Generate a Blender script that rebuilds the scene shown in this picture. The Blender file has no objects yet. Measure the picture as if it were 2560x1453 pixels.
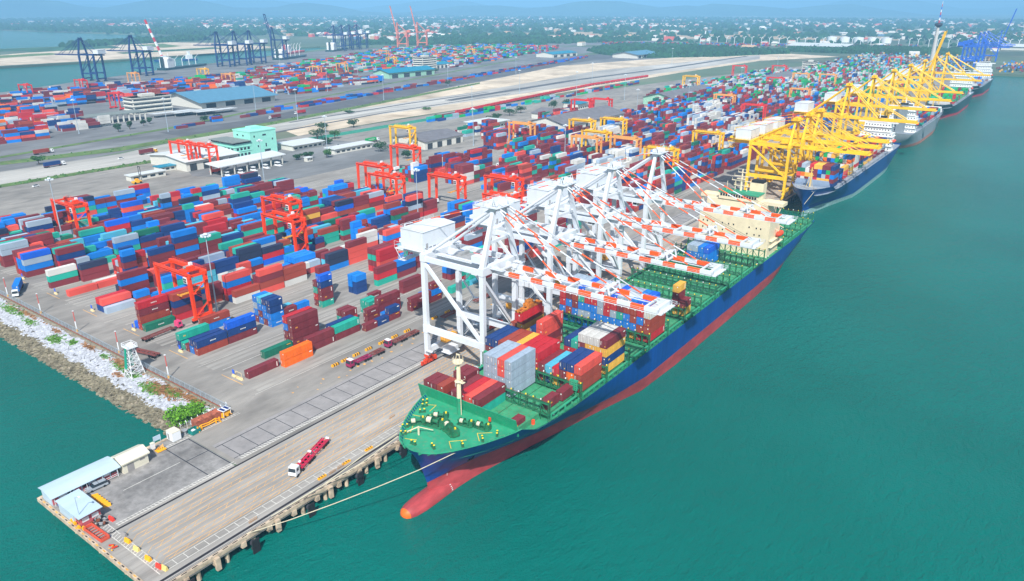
import bpy, bmesh, math, random
import numpy as np
from mathutils import Vector, Matrix
R = math.radians
random.seed(11)
sc = bpy.context.scene
col = sc.collection
# ---------------------------------------------------------------- camera
cd = bpy.data.cameras.new('camera'); cam = bpy.data.objects.new('camera', cd); col.objects.link(cam)
cd.sensor_width = 36.0; cd.lens = 25.96; cd.clip_start = 1.0; cd.clip_end = 80000.0
cam.location = (0, 0, 118); cam.rotation_euler = (R(90 - 20.94), 0, R(36.358))
sc.camera = cam
# ---------------------------------------------------------------- sky and sun
SUN_EL, SUN_AZ = 47.0, 144.0     # azimuth of the sun, measured clockwise from +Y
w = bpy.data.worlds.new('World'); sc.world = w; w.use_nodes = True
nt = w.node_tree; bg = nt.nodes['Background']
sky = nt.nodes.new('ShaderNodeTexSky'); sky.sky_type = 'NISHITA'; sky.sun_disc = False
sky.sun_elevation = R(SUN_EL); sky.sun_rotation = R(SUN_AZ); sky.air_density = 1.6; sky.dust_density = 1.5; sky.ozone_density = 2.0
nt.links.new(sky.outputs[0], bg.inputs[0]); bg.inputs[1].default_value = 0.1
sl = bpy.data.lights.new('sun', 'SUN'); sl.energy = 4.8; sl.angle = R(0.5); sl.color = (1.0, 0.96, 0.90)
so = bpy.data.objects.new('sun', sl); col.objects.link(so)
sd = Vector((math.sin(R(SUN_AZ)) * math.cos(R(SUN_EL)), math.cos(R(SUN_AZ)) * math.cos(R(SUN_EL)), math.sin(R(SUN_EL))))
so.rotation_euler = sd.to_track_quat('Z', 'Y').to_euler(); so.location = (0, 0, 400)
sc.view_settings.view_transform = 'Standard'; sc.view_settings.look = 'None'
sc.view_settings.exposure = 0.36; sc.view_settings.gamma = 1.0
sc.cycles.volume_step_rate = 1.0; sc.cycles.volume_max_steps = 32; sc.cycles.max_bounces = 5
sc.cycles.volume_bounces = 0; sc.cycles.use_denoising = True
# ---------------------------------------------------------------- materials
def lin(r, g, b):
    f = lambda c: (c / 255 / 12.92) if c / 255 <= 0.04045 else ((c / 255 + 0.055) / 1.055) ** 2.4
    return (f(r), f(g), f(b), 1)
def mat(name, rgb, rough=0.6, metal=0.0, var=0.12, scale=0.6, bump=0.0, dirt=0.0, spec=0.4, stretch=None, dirtcol=(0.10, 0.06, 0.035, 1), bscale=None, fine=0.0, fscale=2.0, fstretch=(1, 1, 1)):
    m = bpy.data.materials.new(name); m.use_nodes = True; t = m.node_tree; b = t.nodes['Principled BSDF']
    b.inputs['Roughness'].default_value = rough; b.inputs['Metallic'].default_value = metal
    b.inputs['Specular IOR Level'].default_value = spec
    c = lin(*rgb) if max(rgb) > 1 else (*rgb, 1)
    tc = t.nodes.new('ShaderNodeTexCoord'); mp = t.nodes.new('ShaderNodeMapping')
    t.links.new(tc.outputs['Object'], mp.inputs[0])
    if stretch: mp.inputs['Scale'].default_value = stretch
    n = t.nodes.new('ShaderNodeTexNoise'); n.inputs['Scale'].default_value = scale; n.inputs['Detail'].default_value = 5
    t.links.new(mp.outputs[0], n.inputs['Vector'])
    rp = t.nodes.new('ShaderNodeValToRGB')
    rp.color_ramp.elements[0].position = 0.3; rp.color_ramp.elements[1].position = 0.7
    rp.color_ramp.elements[0].color = tuple(max(0, x * (1 - var)) for x in c[:3]) + (1,)
    rp.color_ramp.elements[1].color = tuple(min(1, x * (1 + var)) for x in c[:3]) + (1,)
    t.links.new(n.outputs['Fac'], rp.inputs[0]); out = rp.outputs[0]
    if dirt > 0:
        n2 = t.nodes.new('ShaderNodeTexNoise'); n2.inputs['Scale'].default_value = scale * 3.1; n2.inputs['Detail'].default_value = 8
        t.links.new(mp.outputs[0], n2.inputs['Vector'])
        r2 = t.nodes.new('ShaderNodeValToRGB'); r2.color_ramp.elements[0].position = 0.52; r2.color_ramp.elements[1].position = 0.75
        r2.color_ramp.elements[0].color = (0, 0, 0, 1); r2.color_ramp.elements[1].color = (dirt,) * 3 + (1,)
        t.links.new(n2.outputs['Fac'], r2.inputs[0])
        mx = t.nodes.new('ShaderNodeMix'); mx.data_type = 'RGBA'
        t.links.new(r2.outputs[0], mx.inputs[0]); t.links.new(out, mx.inputs[6]); mx.inputs[7].default_value = dirtcol
        out = mx.outputs[2]
    if fine > 0:
        mp4 = t.nodes.new('ShaderNodeMapping'); mp4.inputs['Scale'].default_value = fstretch; t.links.new(tc.outputs['Object'], mp4.inputs[0])
        n4 = t.nodes.new('ShaderNodeTexNoise'); n4.inputs['Scale'].default_value = fscale; n4.inputs['Detail'].default_value = 10; n4.inputs['Roughness'].default_value = .7
        t.links.new(mp4.outputs[0], n4.inputs['Vector'])
        r4 = t.nodes.new('ShaderNodeValToRGB'); r4.color_ramp.elements[0].position = 0.38; r4.color_ramp.elements[1].position = 0.66
        r4.color_ramp.elements[0].color = (1 - fine,) * 3 + (1,); r4.color_ramp.elements[1].color = (1, 1, 1, 1)
        t.links.new(n4.outputs['Fac'], r4.inputs[0])
        m4 = t.nodes.new('ShaderNodeMix'); m4.data_type = 'RGBA'; m4.blend_type = 'MULTIPLY'; m4.inputs[0].default_value = 1
        t.links.new(out, m4.inputs[6]); t.links.new(r4.outputs[0], m4.inputs[7]); out = m4.outputs[2]
    t.links.new(out, b.inputs['Base Color'])
    if bump > 0:
        n3 = t.nodes.new('ShaderNodeTexNoise'); n3.inputs['Scale'].default_value = bscale or scale * 4; n3.inputs['Detail'].default_value = 6
        t.links.new(tc.outputs['Object'], n3.inputs['Vector'])
        bp = t.nodes.new('ShaderNodeBump'); bp.inputs['Strength'].default_value = bump; bp.inputs['Distance'].default_value = 0.3
        t.links.new(n3.outputs['Fac'], bp.inputs['Height']); t.links.new(bp.outputs[0], b.inputs['Normal'])
    return m
_M = {}
def M(name, *a, **k):
    if name not in _M: _M[name] = mat(name, *a, **k)
    return _M[name]
# ---------------------------------------------------------------- mesh helper
class MB:
    def __init__(s): s.v = []; s.f = []; s.m = []
    def add(s, vs, fs, mi=0):
        o = len(s.v); s.v += [tuple(v) for v in vs]; s.f += [tuple(i + o for i in f) for f in fs]; s.m += [mi] * len(fs)
    def box(s, x0, x1, y0, y1, z0, z1, mi=0):
        s.add([(x0, y0, z0), (x1, y0, z0), (x1, y1, z0), (x0, y1, z0), (x0, y0, z1), (x1, y0, z1), (x1, y1, z1), (x0, y1, z1)],
              [(0, 3, 2, 1), (4, 5, 6, 7), (0, 1, 5, 4), (1, 2, 6, 5), (2, 3, 7, 6), (3, 0, 4, 7)], mi)
    def cbox(s, c, d, mi=0, rz=0.0):
        x, y, z = c; a, b, h = d[0] / 2, d[1] / 2, d[2] / 2; cs, sn = math.cos(rz), math.sin(rz)
        vs = [(x + u * cs - v * sn, y + u * sn + v * cs, z + q) for q in (-h, h) for u, v in ((-a, -b), (a, -b), (a, b), (-a, b))]
        s.add(vs, [(0, 3, 2, 1), (4, 5, 6, 7), (0, 1, 5, 4), (1, 2, 6, 5), (2, 3, 7, 6), (3, 0, 4, 7)], mi)
    def beam(s, p, q, w, h=None, mi=0, w2=None, h2=None):
        h = h or w; p = Vector(p); q = Vector(q); d = (q - p)
        if d.length < 1e-6: return
        d.normalize(); up = Vector((0, 0, 1)) if abs(d.z) < 0.98 else Vector((0, 1, 0))
        r = d.cross(up).normalized(); u = r.cross(d).normalized(); w2 = w2 or w; h2 = h2 or h
        vs = [p + r * a * w / 2 + u * b * h / 2 for a, b in ((-1, -1), (1, -1), (1, 1), (-1, 1))] + \
             [q + r * a * w2 / 2 + u * b * h2 / 2 for a, b in ((-1, -1), (1, -1), (1, 1), (-1, 1))]
        s.add(vs, [(0, 1, 2, 3), (7, 6, 5, 4), (0, 4, 5, 1), (1, 5, 6, 2), (2, 6, 7, 3), (3, 7, 4, 0)], mi)
    def cyl(s, p, q, r, n=8, mi=0, r2=None, cap=True):
        p = Vector(p); q = Vector(q); d = (q - p).normalized(); up = Vector((0, 0, 1)) if abs(d.z) < 0.98 else Vector((0, 1, 0))
        a = d.cross(up).normalized(); b = a.cross(d).normalized(); r2 = r if r2 is None else r2
        vs = [p + (a * math.cos(2 * math.pi * i / n) + b * math.sin(2 * math.pi * i / n)) * r for i in range(n)] + \
             [q + (a * math.cos(2 * math.pi * i / n) + b * math.sin(2 * math.pi * i / n)) * r2 for i in range(n)]
        fs = [(i, n + i, n + (i + 1) % n, (i + 1) % n) for i in range(n)]
        if cap: fs += [tuple(range(n)), tuple(range(2 * n - 1, n - 1, -1))]
        s.add(vs, fs, mi)
    def prism(s, poly, z0, z1, mi=0):
        n = len(poly); ar = sum(poly[i][0] * poly[(i + 1) % n][1] - poly[(i + 1) % n][0] * poly[i][1] for i in range(n))
        if ar < 0: poly = poly[::-1]
        vs = [(x, y, z0) for x, y in poly] + [(x, y, z1) for x, y in poly]
        s.add(vs, [tuple(range(n - 1, -1, -1)), tuple(range(n, 2 * n))] + [(i, (i + 1) % n, n + (i + 1) % n, n + i) for i in range(n)], mi)
    def gable(s, x0, x1, y0, y1, z0, z1, axis='y', mi=0):
        if axis == 'y':
            xm = (x0 + x1) / 2; vs = [(x0, y0, z0), (x1, y0, z0), (xm, y0, z1), (x0, y1, z0), (x1, y1, z0), (xm, y1, z1)]
        else:
            ym = (y0 + y1) / 2; vs = [(x0, y1, z0), (x0, y0, z0), (x0, ym, z1), (x1, y1, z0), (x1, y0, z0), (x1, ym, z1)]
        s.add(vs, [(0, 1, 2), (3, 5, 4), (0, 2, 5, 3), (1, 4, 5, 2), (0, 3, 4, 1)], mi)
    def tube(s, pts, r, n=6, mi=0):
        for a, b in zip(pts[:-1], pts[1:]): s.cyl(a, b, r, n, mi)
    def build(s, name, mats, parent=None, loc=None, smooth=False):
        me = bpy.data.meshes.new(name); me.from_pydata(s.v, [], s.f)
        mats = mats if isinstance(mats, (list, tuple)) else [mats]
        for m in mats: me.materials.append(m)
        if len(mats) > 1: me.polygons.foreach_set('material_index', s.m)
        if smooth: me.polygons.foreach_set('use_smooth', [True] * len(me.polygons))
        me.update(); o = bpy.data.objects.new(name, me); col.objects.link(o)
        if parent: o.parent = parent
        if loc: o.location = loc
        return o
def thing(name, label, cat, loc=(0, 0, 0), rz=0.0, group=None):
    o = bpy.data.objects.new(name, None); o.empty_display_size = 0.5; col.objects.link(o)
    o.location = loc; o.rotation_euler = (0, 0, rz); return tag(o, label, cat, group)
def tag(o, label, cat, group=None, kind=None):
    o['label'] = label; o['category'] = cat
    if group: o['group'] = group
    if kind: o['kind'] = kind
    return o
def struct(o): o['kind'] = 'structure'; return o
def copy_tree(o, parent=None, kids=None):
    c = o.copy(); col.objects.link(c); c.parent = parent
    for ch in (kids or KIDS).get(o.name, []): copy_tree(ch, c, kids)
    return c
KIDS = {}
def index_kids(root):
    for o in list(col.objects):
        if o.parent: 
            l = KIDS.setdefault(o.parent.name, [])
            if o not in l: l.append(o)
def dup(root, loc, rz, label, group=None):
    c = copy_tree(root); c.location = loc; c.rotation_euler = (0, 0, rz); c['label'] = label
    if group: c['group'] = group
    return c
ORD = ['first', 'second', 'third', 'fourth', 'fifth', 'sixth', 'seventh', 'eighth', 'ninth', 'tenth', 'eleventh', 'twelfth', 'thirteenth', 'fourteenth', 'fifteenth', 'sixteenth', 'seventeenth', 'eighteenth', 'nineteenth', 'twentieth']
# ---------------------------------------------------------------- haze
def haze():
    b = MB(); b.box(-29000, 29000, -3000, 29000, -9, 420); o = b.build('haze', [bpy.data.materials.new('haze_air')])
    m = o.data.materials[0]; m.use_nodes = True; t = m.node_tree; t.nodes.remove(t.nodes['Principled BSDF'])
    v = t.nodes.new('ShaderNodeVolumePrincipled'); v.inputs['Color'].default_value = (0.28, 0.62, 0.98, 1)
    v.inputs['Density'].default_value = HAZE; v.inputs['Anisotropy'].default_value = -0.25
    t.links.new(v.outputs[0], t.nodes['Material Output'].inputs['Volume']); o['kind'] = 'stuff'
HAZE = 0.00014
haze()
# ================================================================ ground, water
GP = {
'pale_road':[(-605,188),(-652,220),(-652,314),(-701,476),(-719,589),(-715,721),(-724,902),(-779,1359),(-694,2063),(-638,1899),(-653,1140),(-653,812),(-652,657),(-664,543),(-629,435),(-604,322),(-603,202)],
'sand_a':[(-659,486),(-743,609),(-765,772),(-818,1019),(-911,1414),(-862,1696),(-746,2216),(-503,2117),(-617,1840),(-624,1400),(-615,1074),(-608,757),(-613,617),(-609,523),(-606,467)],
'rail_asphalt':[(-735,397),(-741,494),(-800,728),(-922,1090),(-1064,1747),(-1036,2166),(-949,2119),(-942,1549),(-814,961),(-726,660),(-693,461),(-677,397)],
'west_terminal':[(-695,208),(-750,419),(-808,600),(-871,794),(-1097,1523),(-1117,1944),(-1257,2186),(-1512,2099),(-1856,1621),(-1524,864),(-1287,460),(-1120,240)],
'sand_island':[(-2194,716),(-2334,856),(-2669,1353),(-2715,1555),(-2491,1638),(-2099,1567),(-1963,1295),(-1932,1122),(-1905,855),(-1900,690),(-1898,616)],
'far_soil':[(-2575,2754),(-2071,3596),(-650,3719),(-583,3348),(-1343,2988),(-2087,2604)],
'green_a':[(-1166,1959),(-1274,2380),(-1050,2404),(-756,2315),(-648,2190),(-754,1933),(-891,1751),(-1057,1841)],
'green_b':[(-722,247),(-761,425),(-898,819),(-1124,1560),(-1105,1530),(-885,800),(-750,417),(-713,243)],
'green_c':[(-603,202),(-602,321),(-624,397),(-629,435),(-622,450),(-612,439),(-600,380),(-592,309),(-592,195)],
'green_d':[(-732,2279),(-633,2645),(-289,2605),(-258,2341),(-541,2269)],
'green_e':[(-696,237),(-685,331),(-704,488),(-739,672),(-813,1013),(-796,991),(-720,655),(-684,474),(-665,320),(-680,231)],
'grey_apron':[(-1599,2747),(-898,2657),(-807,2393),(-1274,2380),(-1569,1957),(-1831,2124)]}
m_conc = M('yard_concrete', (150, 146, 140), rough=0.85, var=0.22, scale=0.035, dirt=0.55, bump=0.15, stretch=(1, 0.35, 1), dirtcol=(0.09, 0.085, 0.08, 1), bscale=0.8, fine=.25, fscale=.22, fstretch=(1, .3, 1))
m_conc2 = M('quay_concrete', (166, 162, 156), rough=0.85, var=0.2, scale=0.22, dirt=0.3, bump=0.15, stretch=(1, 0.12, 1), dirtcol=(0.15, 0.14, 0.13, 1), bscale=0.9, fine=.28, fscale=.4, fstretch=(1, .12, 1))
m_asph = M('dark_asphalt', (92, 94, 98), rough=0.9, var=0.25, scale=0.03, dirt=0.3)
m_asph2 = M('worn_asphalt', (128, 130, 132), rough=0.9, var=0.25, scale=0.02, dirt=0.5, stretch=(1, 0.4, 1), dirtcol=(0.1, 0.1, 0.1, 1), fine=.35, fscale=.06, fstretch=(1, .25, 1))
m_pale = M('pale_road_dust', (186, 184, 178), rough=0.9, var=0.25, scale=0.015, dirt=0.6, stretch=(1, 0.15, 1), dirtcol=(0.2, 0.2, 0.2, 1), fine=.35, fscale=.08, fstretch=(1, .1, 1))
m_sand = M('sand', (222, 206, 182), rough=0.95, var=0.22, scale=0.012, dirt=0.7, dirtcol=(0.34, 0.24, 0.15, 1), fine=.35, fscale=.03, fstretch=(1, .4, 1))
m_soil = M('soil', (176, 156, 128), rough=0.95, var=0.2, scale=0.01)
m_grass = M('verge_grass', (88, 116, 62), rough=0.95, var=0.35, scale=0.06, dirt=0.6, dirtcol=(0.28, 0.22, 0.12, 1))
m_wood = M('scrub_ground', (52, 92, 62), rough=0.95, var=0.45, scale=0.02, bump=0.6, bscale=0.1)
m_plain = M('far_plain', (86, 104, 84), rough=0.95, var=0.45, scale=0.0022, dirt=0.6, dirtcol=(0.24, 0.22, 0.16, 1))
m_white = M('road_paint_white', (205, 203, 196), rough=0.8, var=0.18, scale=0.5, dirt=0.5, dirtcol=(0.25, 0.24, 0.22, 1))
m_yel = M('road_paint_yellow', (226, 168, 78), rough=0.8, var=0.25, scale=0.35, dirt=0.95, dirtcol=(0.35, 0.28, 0.2, 1))
m_black = M('black_rubber', (30, 31, 34), rough=0.8, var=0.3)
m_dark = M('dark_groove', (52, 54, 62), rough=0.9, var=0.2)
m_edge = M('quay_wall_concrete', (190, 172, 150), rough=0.9, var=0.3, scale=0.4, dirt=0.6, dirtcol=(0.16, 0.12, 0.08, 1))
m_pit = M('slab_concrete', (146, 143, 142), rough=0.85, var=0.15, scale=0.2, dirt=0.3, dirtcol=(0.12, 0.12, 0.12, 1))
# water
def water():
    b = MB(); b.add([(-30000, -3200, 0), (30000, -3200, 0), (30000, 30000, 0), (-30000, 30000, 0)], [(0, 1, 2, 3)])
    m = bpy.data.materials.new('sea_water'); m.use_nodes = True; t = m.node_tree; p = t.nodes['Principled BSDF']
    p.inputs['Roughness'].default_value = 0.16; p.inputs['IOR'].default_value = 1.33; p.inputs['Specular IOR Level'].default_value = 0.22
    tc = t.nodes.new('ShaderNodeTexCoord')
    n = t.nodes.new('ShaderNodeTexNoise'); n.inputs['Scale'].default_value = 0.009; n.inputs['Detail'].default_value = 9
    t.links.new(tc.outputs['Object'], n.inputs['Vector'])
    r = t.nodes.new('ShaderNodeValToRGB'); r.color_ramp.elements[0].position = 0.3; r.color_ramp.elements[1].position = 0.72
    r.color_ramp.elements[0].color = (0.0, 0.108, 0.088, 1); r.color_ramp.elements[1].color = (0.0, 0.152, 0.127, 1)
    t.links.new(n.outputs['Fac'], r.inputs[0]); t.links.new(r.outputs[0], p.inputs['Base Color'])
    hs = []
    for sc_, st, sx in ((0.55, 0.5, (1, 0.45, 1)), (0.12, 0.6, (1, 0.5, 1)), (2.2, 0.35, (1, 0.6, 1))):
        mp = t.nodes.new('ShaderNodeMapping'); mp.inputs['Scale'].default_value = sx; mp.inputs['Rotation'].default_value = (0, 0, R(-38))
        t.links.new(tc.outputs['Object'], mp.inputs[0])
        w_ = t.nodes.new('ShaderNodeTexNoise'); w_.inputs['Scale'].default_value = sc_; w_.inputs['Detail'].default_value = 4; w_.inputs['Distortion'].default_value = 0.6
        t.links.new(mp.outputs[0], w_.inputs['Vector']); ml = t.nodes.new('ShaderNodeMath'); ml.operation = 'MULTIPLY'; ml.inputs[1].default_value = st
        t.links.new(w_.outputs['Fac'], ml.inputs[0]); hs.append(ml)
    a = t.nodes.new('ShaderNodeMath'); a2 = t.nodes.new('ShaderNodeMath')
    t.links.new(hs[0].outputs[0], a.inputs[0]); t.links.new(hs[1].outputs[0], a.inputs[1])
    t.links.new(a.outputs[0], a2.inputs[0]); t.links.new(hs[2].outputs[0], a2.inputs[1])
    bp = t.nodes.new('ShaderNodeBump'); bp.inputs['Strength'].default_value = 1.0; bp.inputs['Distance'].default_value = 1.1
    t.links.new(a2.outputs[0], bp.inputs['Height']); t.links.new(bp.outputs[0], p.inputs['Normal'])
    struct(b.build('water', m, loc=(0, 0, -4.5)))
water()
# mainland
QX = -163.9
b = MB(); b.prism([(QX, 94.2), (QX, 1745), (30000, 1745), (30000, 29500), (-30000, 29500), (-30000, 1300), (-7587, 1760), (-5043, 1881), (-3993, 1935), (-3314, 1941),
   (-3000, 1810), (-2900, 1560), (-2700, 1170), (-2700, 900), (-2650, 600), (-2600, 300), (-1746, 300), (-1868, 680), (-1881, 947), (-2015, 1445), (-2026, 1686), (-1943, 1691), (-1524, 864), (-1287, 460), (-1113, 233), (-1000, 110), (-191.8, 110), (-191.8, 94.2)], -6, -0.02)
struct(b.build('ground', m_plain))
b = MB()
b.prism([(-2880, 1500), (-2680, 1150), (-2680, 900), (-2560, 800), (-2480, 1100), (-2700, 1480)], -0.02, 0.02); struct(b.build('island_scrub', m_wood))
def sheet(name, poly, z, m, t=0.03):
    b = MB(); b.prism(poly, z - t, z); return struct(b.build(name, m))
sheet('yard_pavement', [(QX - 0.02, 94.6), (QX - 0.02, 1740), (-480, 1740), (-560, 1250), (-605, 760), (-606, 500), (-604, 322), (-603, 202), (-560, 110.2), (-191.6, 110.2), (-191.6, 94.6)], 0.0, m_conc)
sheet('west_terminal_pavement', GP['west_terminal'], 0.03, m_asph2, 0.05)
sheet('service_yard', [(-600, 110.5), (-990, 110.5), (-1080, 230), (-800, 420), (-860, 600), (-920, 794), (-1130, 1523), (-1000, 2000), (-930, 2100), (-760, 1500), (-740, 900), (-700, 500), (-640, 230), (-600, 180)], 0.02, m_asph2, 0.04)
sheet('sand_spit', GP['sand_island'], 0.05, m_sand, 0.07)
sheet('sandy_ground', GP['sand_a'], 0.05, m_sand, 0.06)
sheet('road', GP['pale_road'], 0.10, m_pale, 0.05)
sheet('rail_yard', GP['rail_asphalt'], 0.14, m_asph, 0.09)
for k in ('green_b', 'green_c', 'green_e'): sheet('grass_verge', GP[k], 0.2, m_grass, 0.05)
for i, P in enumerate(([(-2560, 1000), (-2400, 960), (-2460, 1250), (-2620, 1300)], [(-2300, 800), (-2180, 760), (-2240, 980), (-2330, 980)], [(-2200, 1100), (-2120, 1080), (-2160, 1420), (-2250, 1440)], [(-2600, 1350), (-2350, 1330), (-2400, 1420), (-2620, 1480)])): sheet('scrub_patch', P, .12 + .02 * i, m_grass if i % 2 else m_wood, .06)
sheet('dark_lane', [(-690, 780), (-712, 1150), (-700, 1500), (-712, 2000), (-700, 2000), (-686, 1500), (-697, 1150), (-676, 780)], 0.13, m_asph, .02)
sheet('dark_lane', [(-640, 420), (-664, 640), (-668, 900), (-664, 900), (-659, 640), (-634, 420)], 0.13, m_asph, .02); sheet('dark_lane', [(-690, 520), (-705, 720), (-708, 900), (-703, 900), (-699, 720), (-685, 520)], 0.13, m_asph, .02)
for k in ('green_a', 'green_d'): sheet('scrubland', GP[k], 0.24, m_wood, 0.2)
sheet('far_soil_field', GP['far_soil'], 0.3, m_soil, 0.3)
sheet('far_apron', GP['grey_apron'], 0.34, m_asph2, 0.3)
sheet('truck_park', [(-448, 330), (-448, 500), (-560, 470), (-600, 440), (-585, 330), (-520, 300)], 0.06, m_asph2, 0.05)
# far fields: green and tan patches on the plain
rr = random.Random(5)
for i in range(46):
    a = rr.uniform(R(100), R(150)); d = rr.uniform(3600, 13000); x, y = math.cos(a) * d, math.sin(a) * d
    if x < -2500 and y < 2200: continue
    w_, l_ = rr.uniform(250, 900), rr.uniform(150, 500)
    sheet('far_field', [(x, y), (x + w_, y + rr.uniform(-80, 80)), (x + w_ * 0.9, y + l_), (x - w_ * 0.1, y + l_ * 0.8)], 0.4 + i * 0.03, rr.choice([m_soil, m_wood, m_wood, m_grass, m_sand]), 0.4)
# hills
def hill(name, x, y, pts, dep):
    b = MB(); n = len(pts); vs = []; rr = random.Random(len(name) * 7 + n)
    d = Vector((x, y, 0)).normalized(); s_ = Vector((-d.y, d.x, 0))
    rows = (-1, -0.55, -0.2, 0, 0.4, 1); prof = (0, 0.42, 0.82, 1, 0.7, 0)
    for r_, pf in zip(rows, prof):
        for u, h in pts:
            p = Vector((x, y, 0)) + s_ * (-u) + d * (r_ * dep); vs.append((p.x, p.y, -0.5 + h * pf * (1 + rr.uniform(-.08, .08))))
    fs = [(r_ * n + i, r_ * n + i + 1, (r_ + 1) * n + i + 1, (r_ + 1) * n + i) for r_ in range(len(rows) - 1) for i in range(n - 1)]
    b.add(vs, fs); o = b.build(name, M('hill_forest', (58, 84, 62), var=0.3, scale=0.002, rough=0.95), smooth=True); return struct(o)
def ridge(u0, u1, n, peaks, seed):
    rr = random.Random(seed); out = []
    for i in range(n):
        u = u0 + (u1 - u0) * i / (n - 1); h = 40
        for c_, w_, a_ in peaks: h += a_ * math.exp(-((u - c_) / w_) ** 2)
        out.append((u, h * min(1, 6 * i / n + .02, 6 * (n - 1 - i) / n + .02) + rr.uniform(-10, 10) * min(i, n - 1 - i, 3) / 3))
    return out
hill('hills', -8600, 9800, ridge(-11000, 9000, 90, [(-9500, 900, 230), (-6800, 1000, 280), (-4300, 900, 230), (-2200, 700, 150), (600, 800, 120), (2600, 900, 190), (4700, 1100, 130), (7000, 900, 230)], 3), 1500)
hill('hills', -10500, 15500, ridge(-15000, 15500, 90, [(-12000, 2500, 260), (-7000, 1600, 300), (-2500, 1500, 240), (1500, 1800, 200), (7300, 900, 260), (8600, 900, 190), (12000, 1800, 170)], 4), 2200)
# ================================================================ quay
YQ0, YQ1, XE = 55.4, 1744.0, -136.5
b = MB(); b.prism([(-191.9, YQ0), (XE, YQ0), (XE, YQ1), (QX, YQ1), (QX, 94.0), (-191.9, 94.0)], -1.5, 0.0)
struct(b.build('quay_deck', [m_conc2]))
b = MB(); b.prism([(-191.9, YQ0 + .8), (-165.6, YQ0 + .8), (-165.6, 94.5), (-191.9, 94.5)], -0.02, 0.012); struct(b.build('quay_apron', M('apron_concrete', (150, 148, 146), rough=0.85, var=0.25, scale=0.1, dirt=0.4, dirtcol=(0.08, 0.08, 0.08, 1), stretch=(1, 0.4, 1), fine=.4, fscale=.4)))
b = MB()
b.box(XE - 0.55, XE + 0.25, YQ0 - 0.25, YQ1, -0.9, 0.22); b.box(-192.4, XE - .55, YQ0 - 0.35, YQ0 + 0.4, -0.9, 0.22); b.box(-192.5, -191.6, YQ0 + .4, 94, -0.9, 0.22)
struct(b.build('quay_kerb', m_edge))
b = MB()   # yellow and black blocks painted on the kerb
y = YQ0 + 1
i = 0
while y < 470:
    b.box(XE - 0.3, XE + 0.0, y, y + 1.4, 0.222, 0.235, i % 3 and 0 or 1); y += 2.6; i += 1
x = XE - 1
while x > -191:
    b.box(x - 1.0, x, YQ0 - 0.12, YQ0 + 0.16, 0.222, 0.235, i % 2); x -= 1.7; i += 1
struct(b.build('kerb_stripes', [M('kerb_yellow', (232, 165, 50), var=.25, dirt=.4), m_black]))
# piles and pile caps under the deck
b = MB()
y = YQ0 + 3
while y < 760:
    for x in ((XE - 0.6, XE - 9, XE - 18) if y > 94 else (XE - 0.6, XE - 9, XE - 18, XE - 27, XE - 38, XE - 49)): b.cyl((x - .4, y, -8), (x - .4, y, -1.3), 0.55, 8)
    y += 7.4
for k in range(8): b.cyl((-191.0, YQ0 + 2 + k * 5, -8), (-191.0, YQ0 + 2 + k * 5, -1.3), .5, 8)
for k in range(5): b.cyl((-189 + k * 12, YQ0 + 1.6, -8), (-189 + k * 12, YQ0 + 1.6, -1.3), .45, 8)
struct(b.build('quay_piles', m_edge))
b = MB()
for k, y in enumerate(np.arange(YQ0 + 7, 700, 7.4)):
    b.box(XE - 2.4, XE + 0.45, y - 0.6, y + 0.6, -2.4, -0.95)
struct(b.build('pile_caps', m_edge))
# rails and paint
b = MB()
b.box(-164.1, -163.45, YQ0 + 1, YQ1 - 3, 0.0, 0.012, 0); b.box(-163.84, -163.7, YQ0 + 1, YQ1 - 3, 0.012, 0.1, 1)
b.box(-139.2, -138.4, YQ0 + 1, YQ1 - 3, 0.0, 0.012, 0); b.box(-138.85, -138.7, YQ0 + 1, YQ1 - 3, 0.012, 0.1, 1)
for x in (-137.9, -137.5): b.box(x, x + .12, YQ0 + 1, 460, 0.0, 0.014, 0)
struct(b.build('crane_rails', [m_dark, M('rail_steel', (70, 60, 56), metal=.6, rough=.5)]))
b = MB(); z0, z1 = 0.014, 0.02
def ladder(x0, x1, y0, y1, st, lw=0.22, slant=0.0, rails=True, mi=0, zz=0.0):
    if rails:
        b.box(x0, x0 + lw, y0, y1, z0 + zz, z1 + zz, mi); b.box(x1 - lw, x1, y0, y1, z0 + zz, z1 + zz, mi)
    y = y0
    while y < y1 - st:
        b.add([(x0, y, z1 + zz - .002), (x1, y + slant, z1 + zz - .002), (x1, y + slant + lw, z1 + zz - .002), (x0, y + lw, z1 + zz - .002)], [(0, 1, 2, 3)], mi); y += st
ladder(-166.2, -165.0, 62, 95, 0.95, 0.2, 0.5); ladder(-167.2, -165.8, 97, 720, 0.95, 0.32, 0.5, rails=False)
b.box(-165.9, -165.65, 97, 720, z0, z1)
ladder(-143.3, -140.9, 60.5, 420, 2.7, 0.16, 0.0)
ladder(-188.6, -187.6, 86, 112, 1.0, 0.16, 0.3); 
# quay end double line with hatching
b.box(-184, -141, 59.0, 59.2, z0, z1); b.box(-184, -141, 60.7, 60.9, z0, z1)
x = -167
while x < -142: b.add([(x, 59.1, z1), (x + .2, 59.1, z1), (x - .5, 60.8, z1), (x - .7, 60.8, z1)], [(0, 1, 2, 3)]); x += 1.1
b.box(-178, -177.8, 70, 86, z0, z1)
struct(b.build('white_markings', m_white))
b = MB()
for x0, x1 in ((-161.6, -160.0), (-158.2, -156.6), (-154.8, -153.2), (-151.4, -149.8), (-148.0, -146.4), (-145.2, -144.0)):
    ladder(x0, x1, 63, 620, 2.9, 0.13, -1.9, zz=0.0)
struct(b.build('yellow_markings', m_yel))
b = MB()     # slab field beside the rail
b.box(-178.2, -167.4, 96.0, 720, -0.02, 0.006)
b2 = MB()
b.box(-176.5, -166.4, 96.0, 720, -0.02, 0.008)
struct(b.build('service_trench_slabs', m_pit))
y = 98.0
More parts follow.
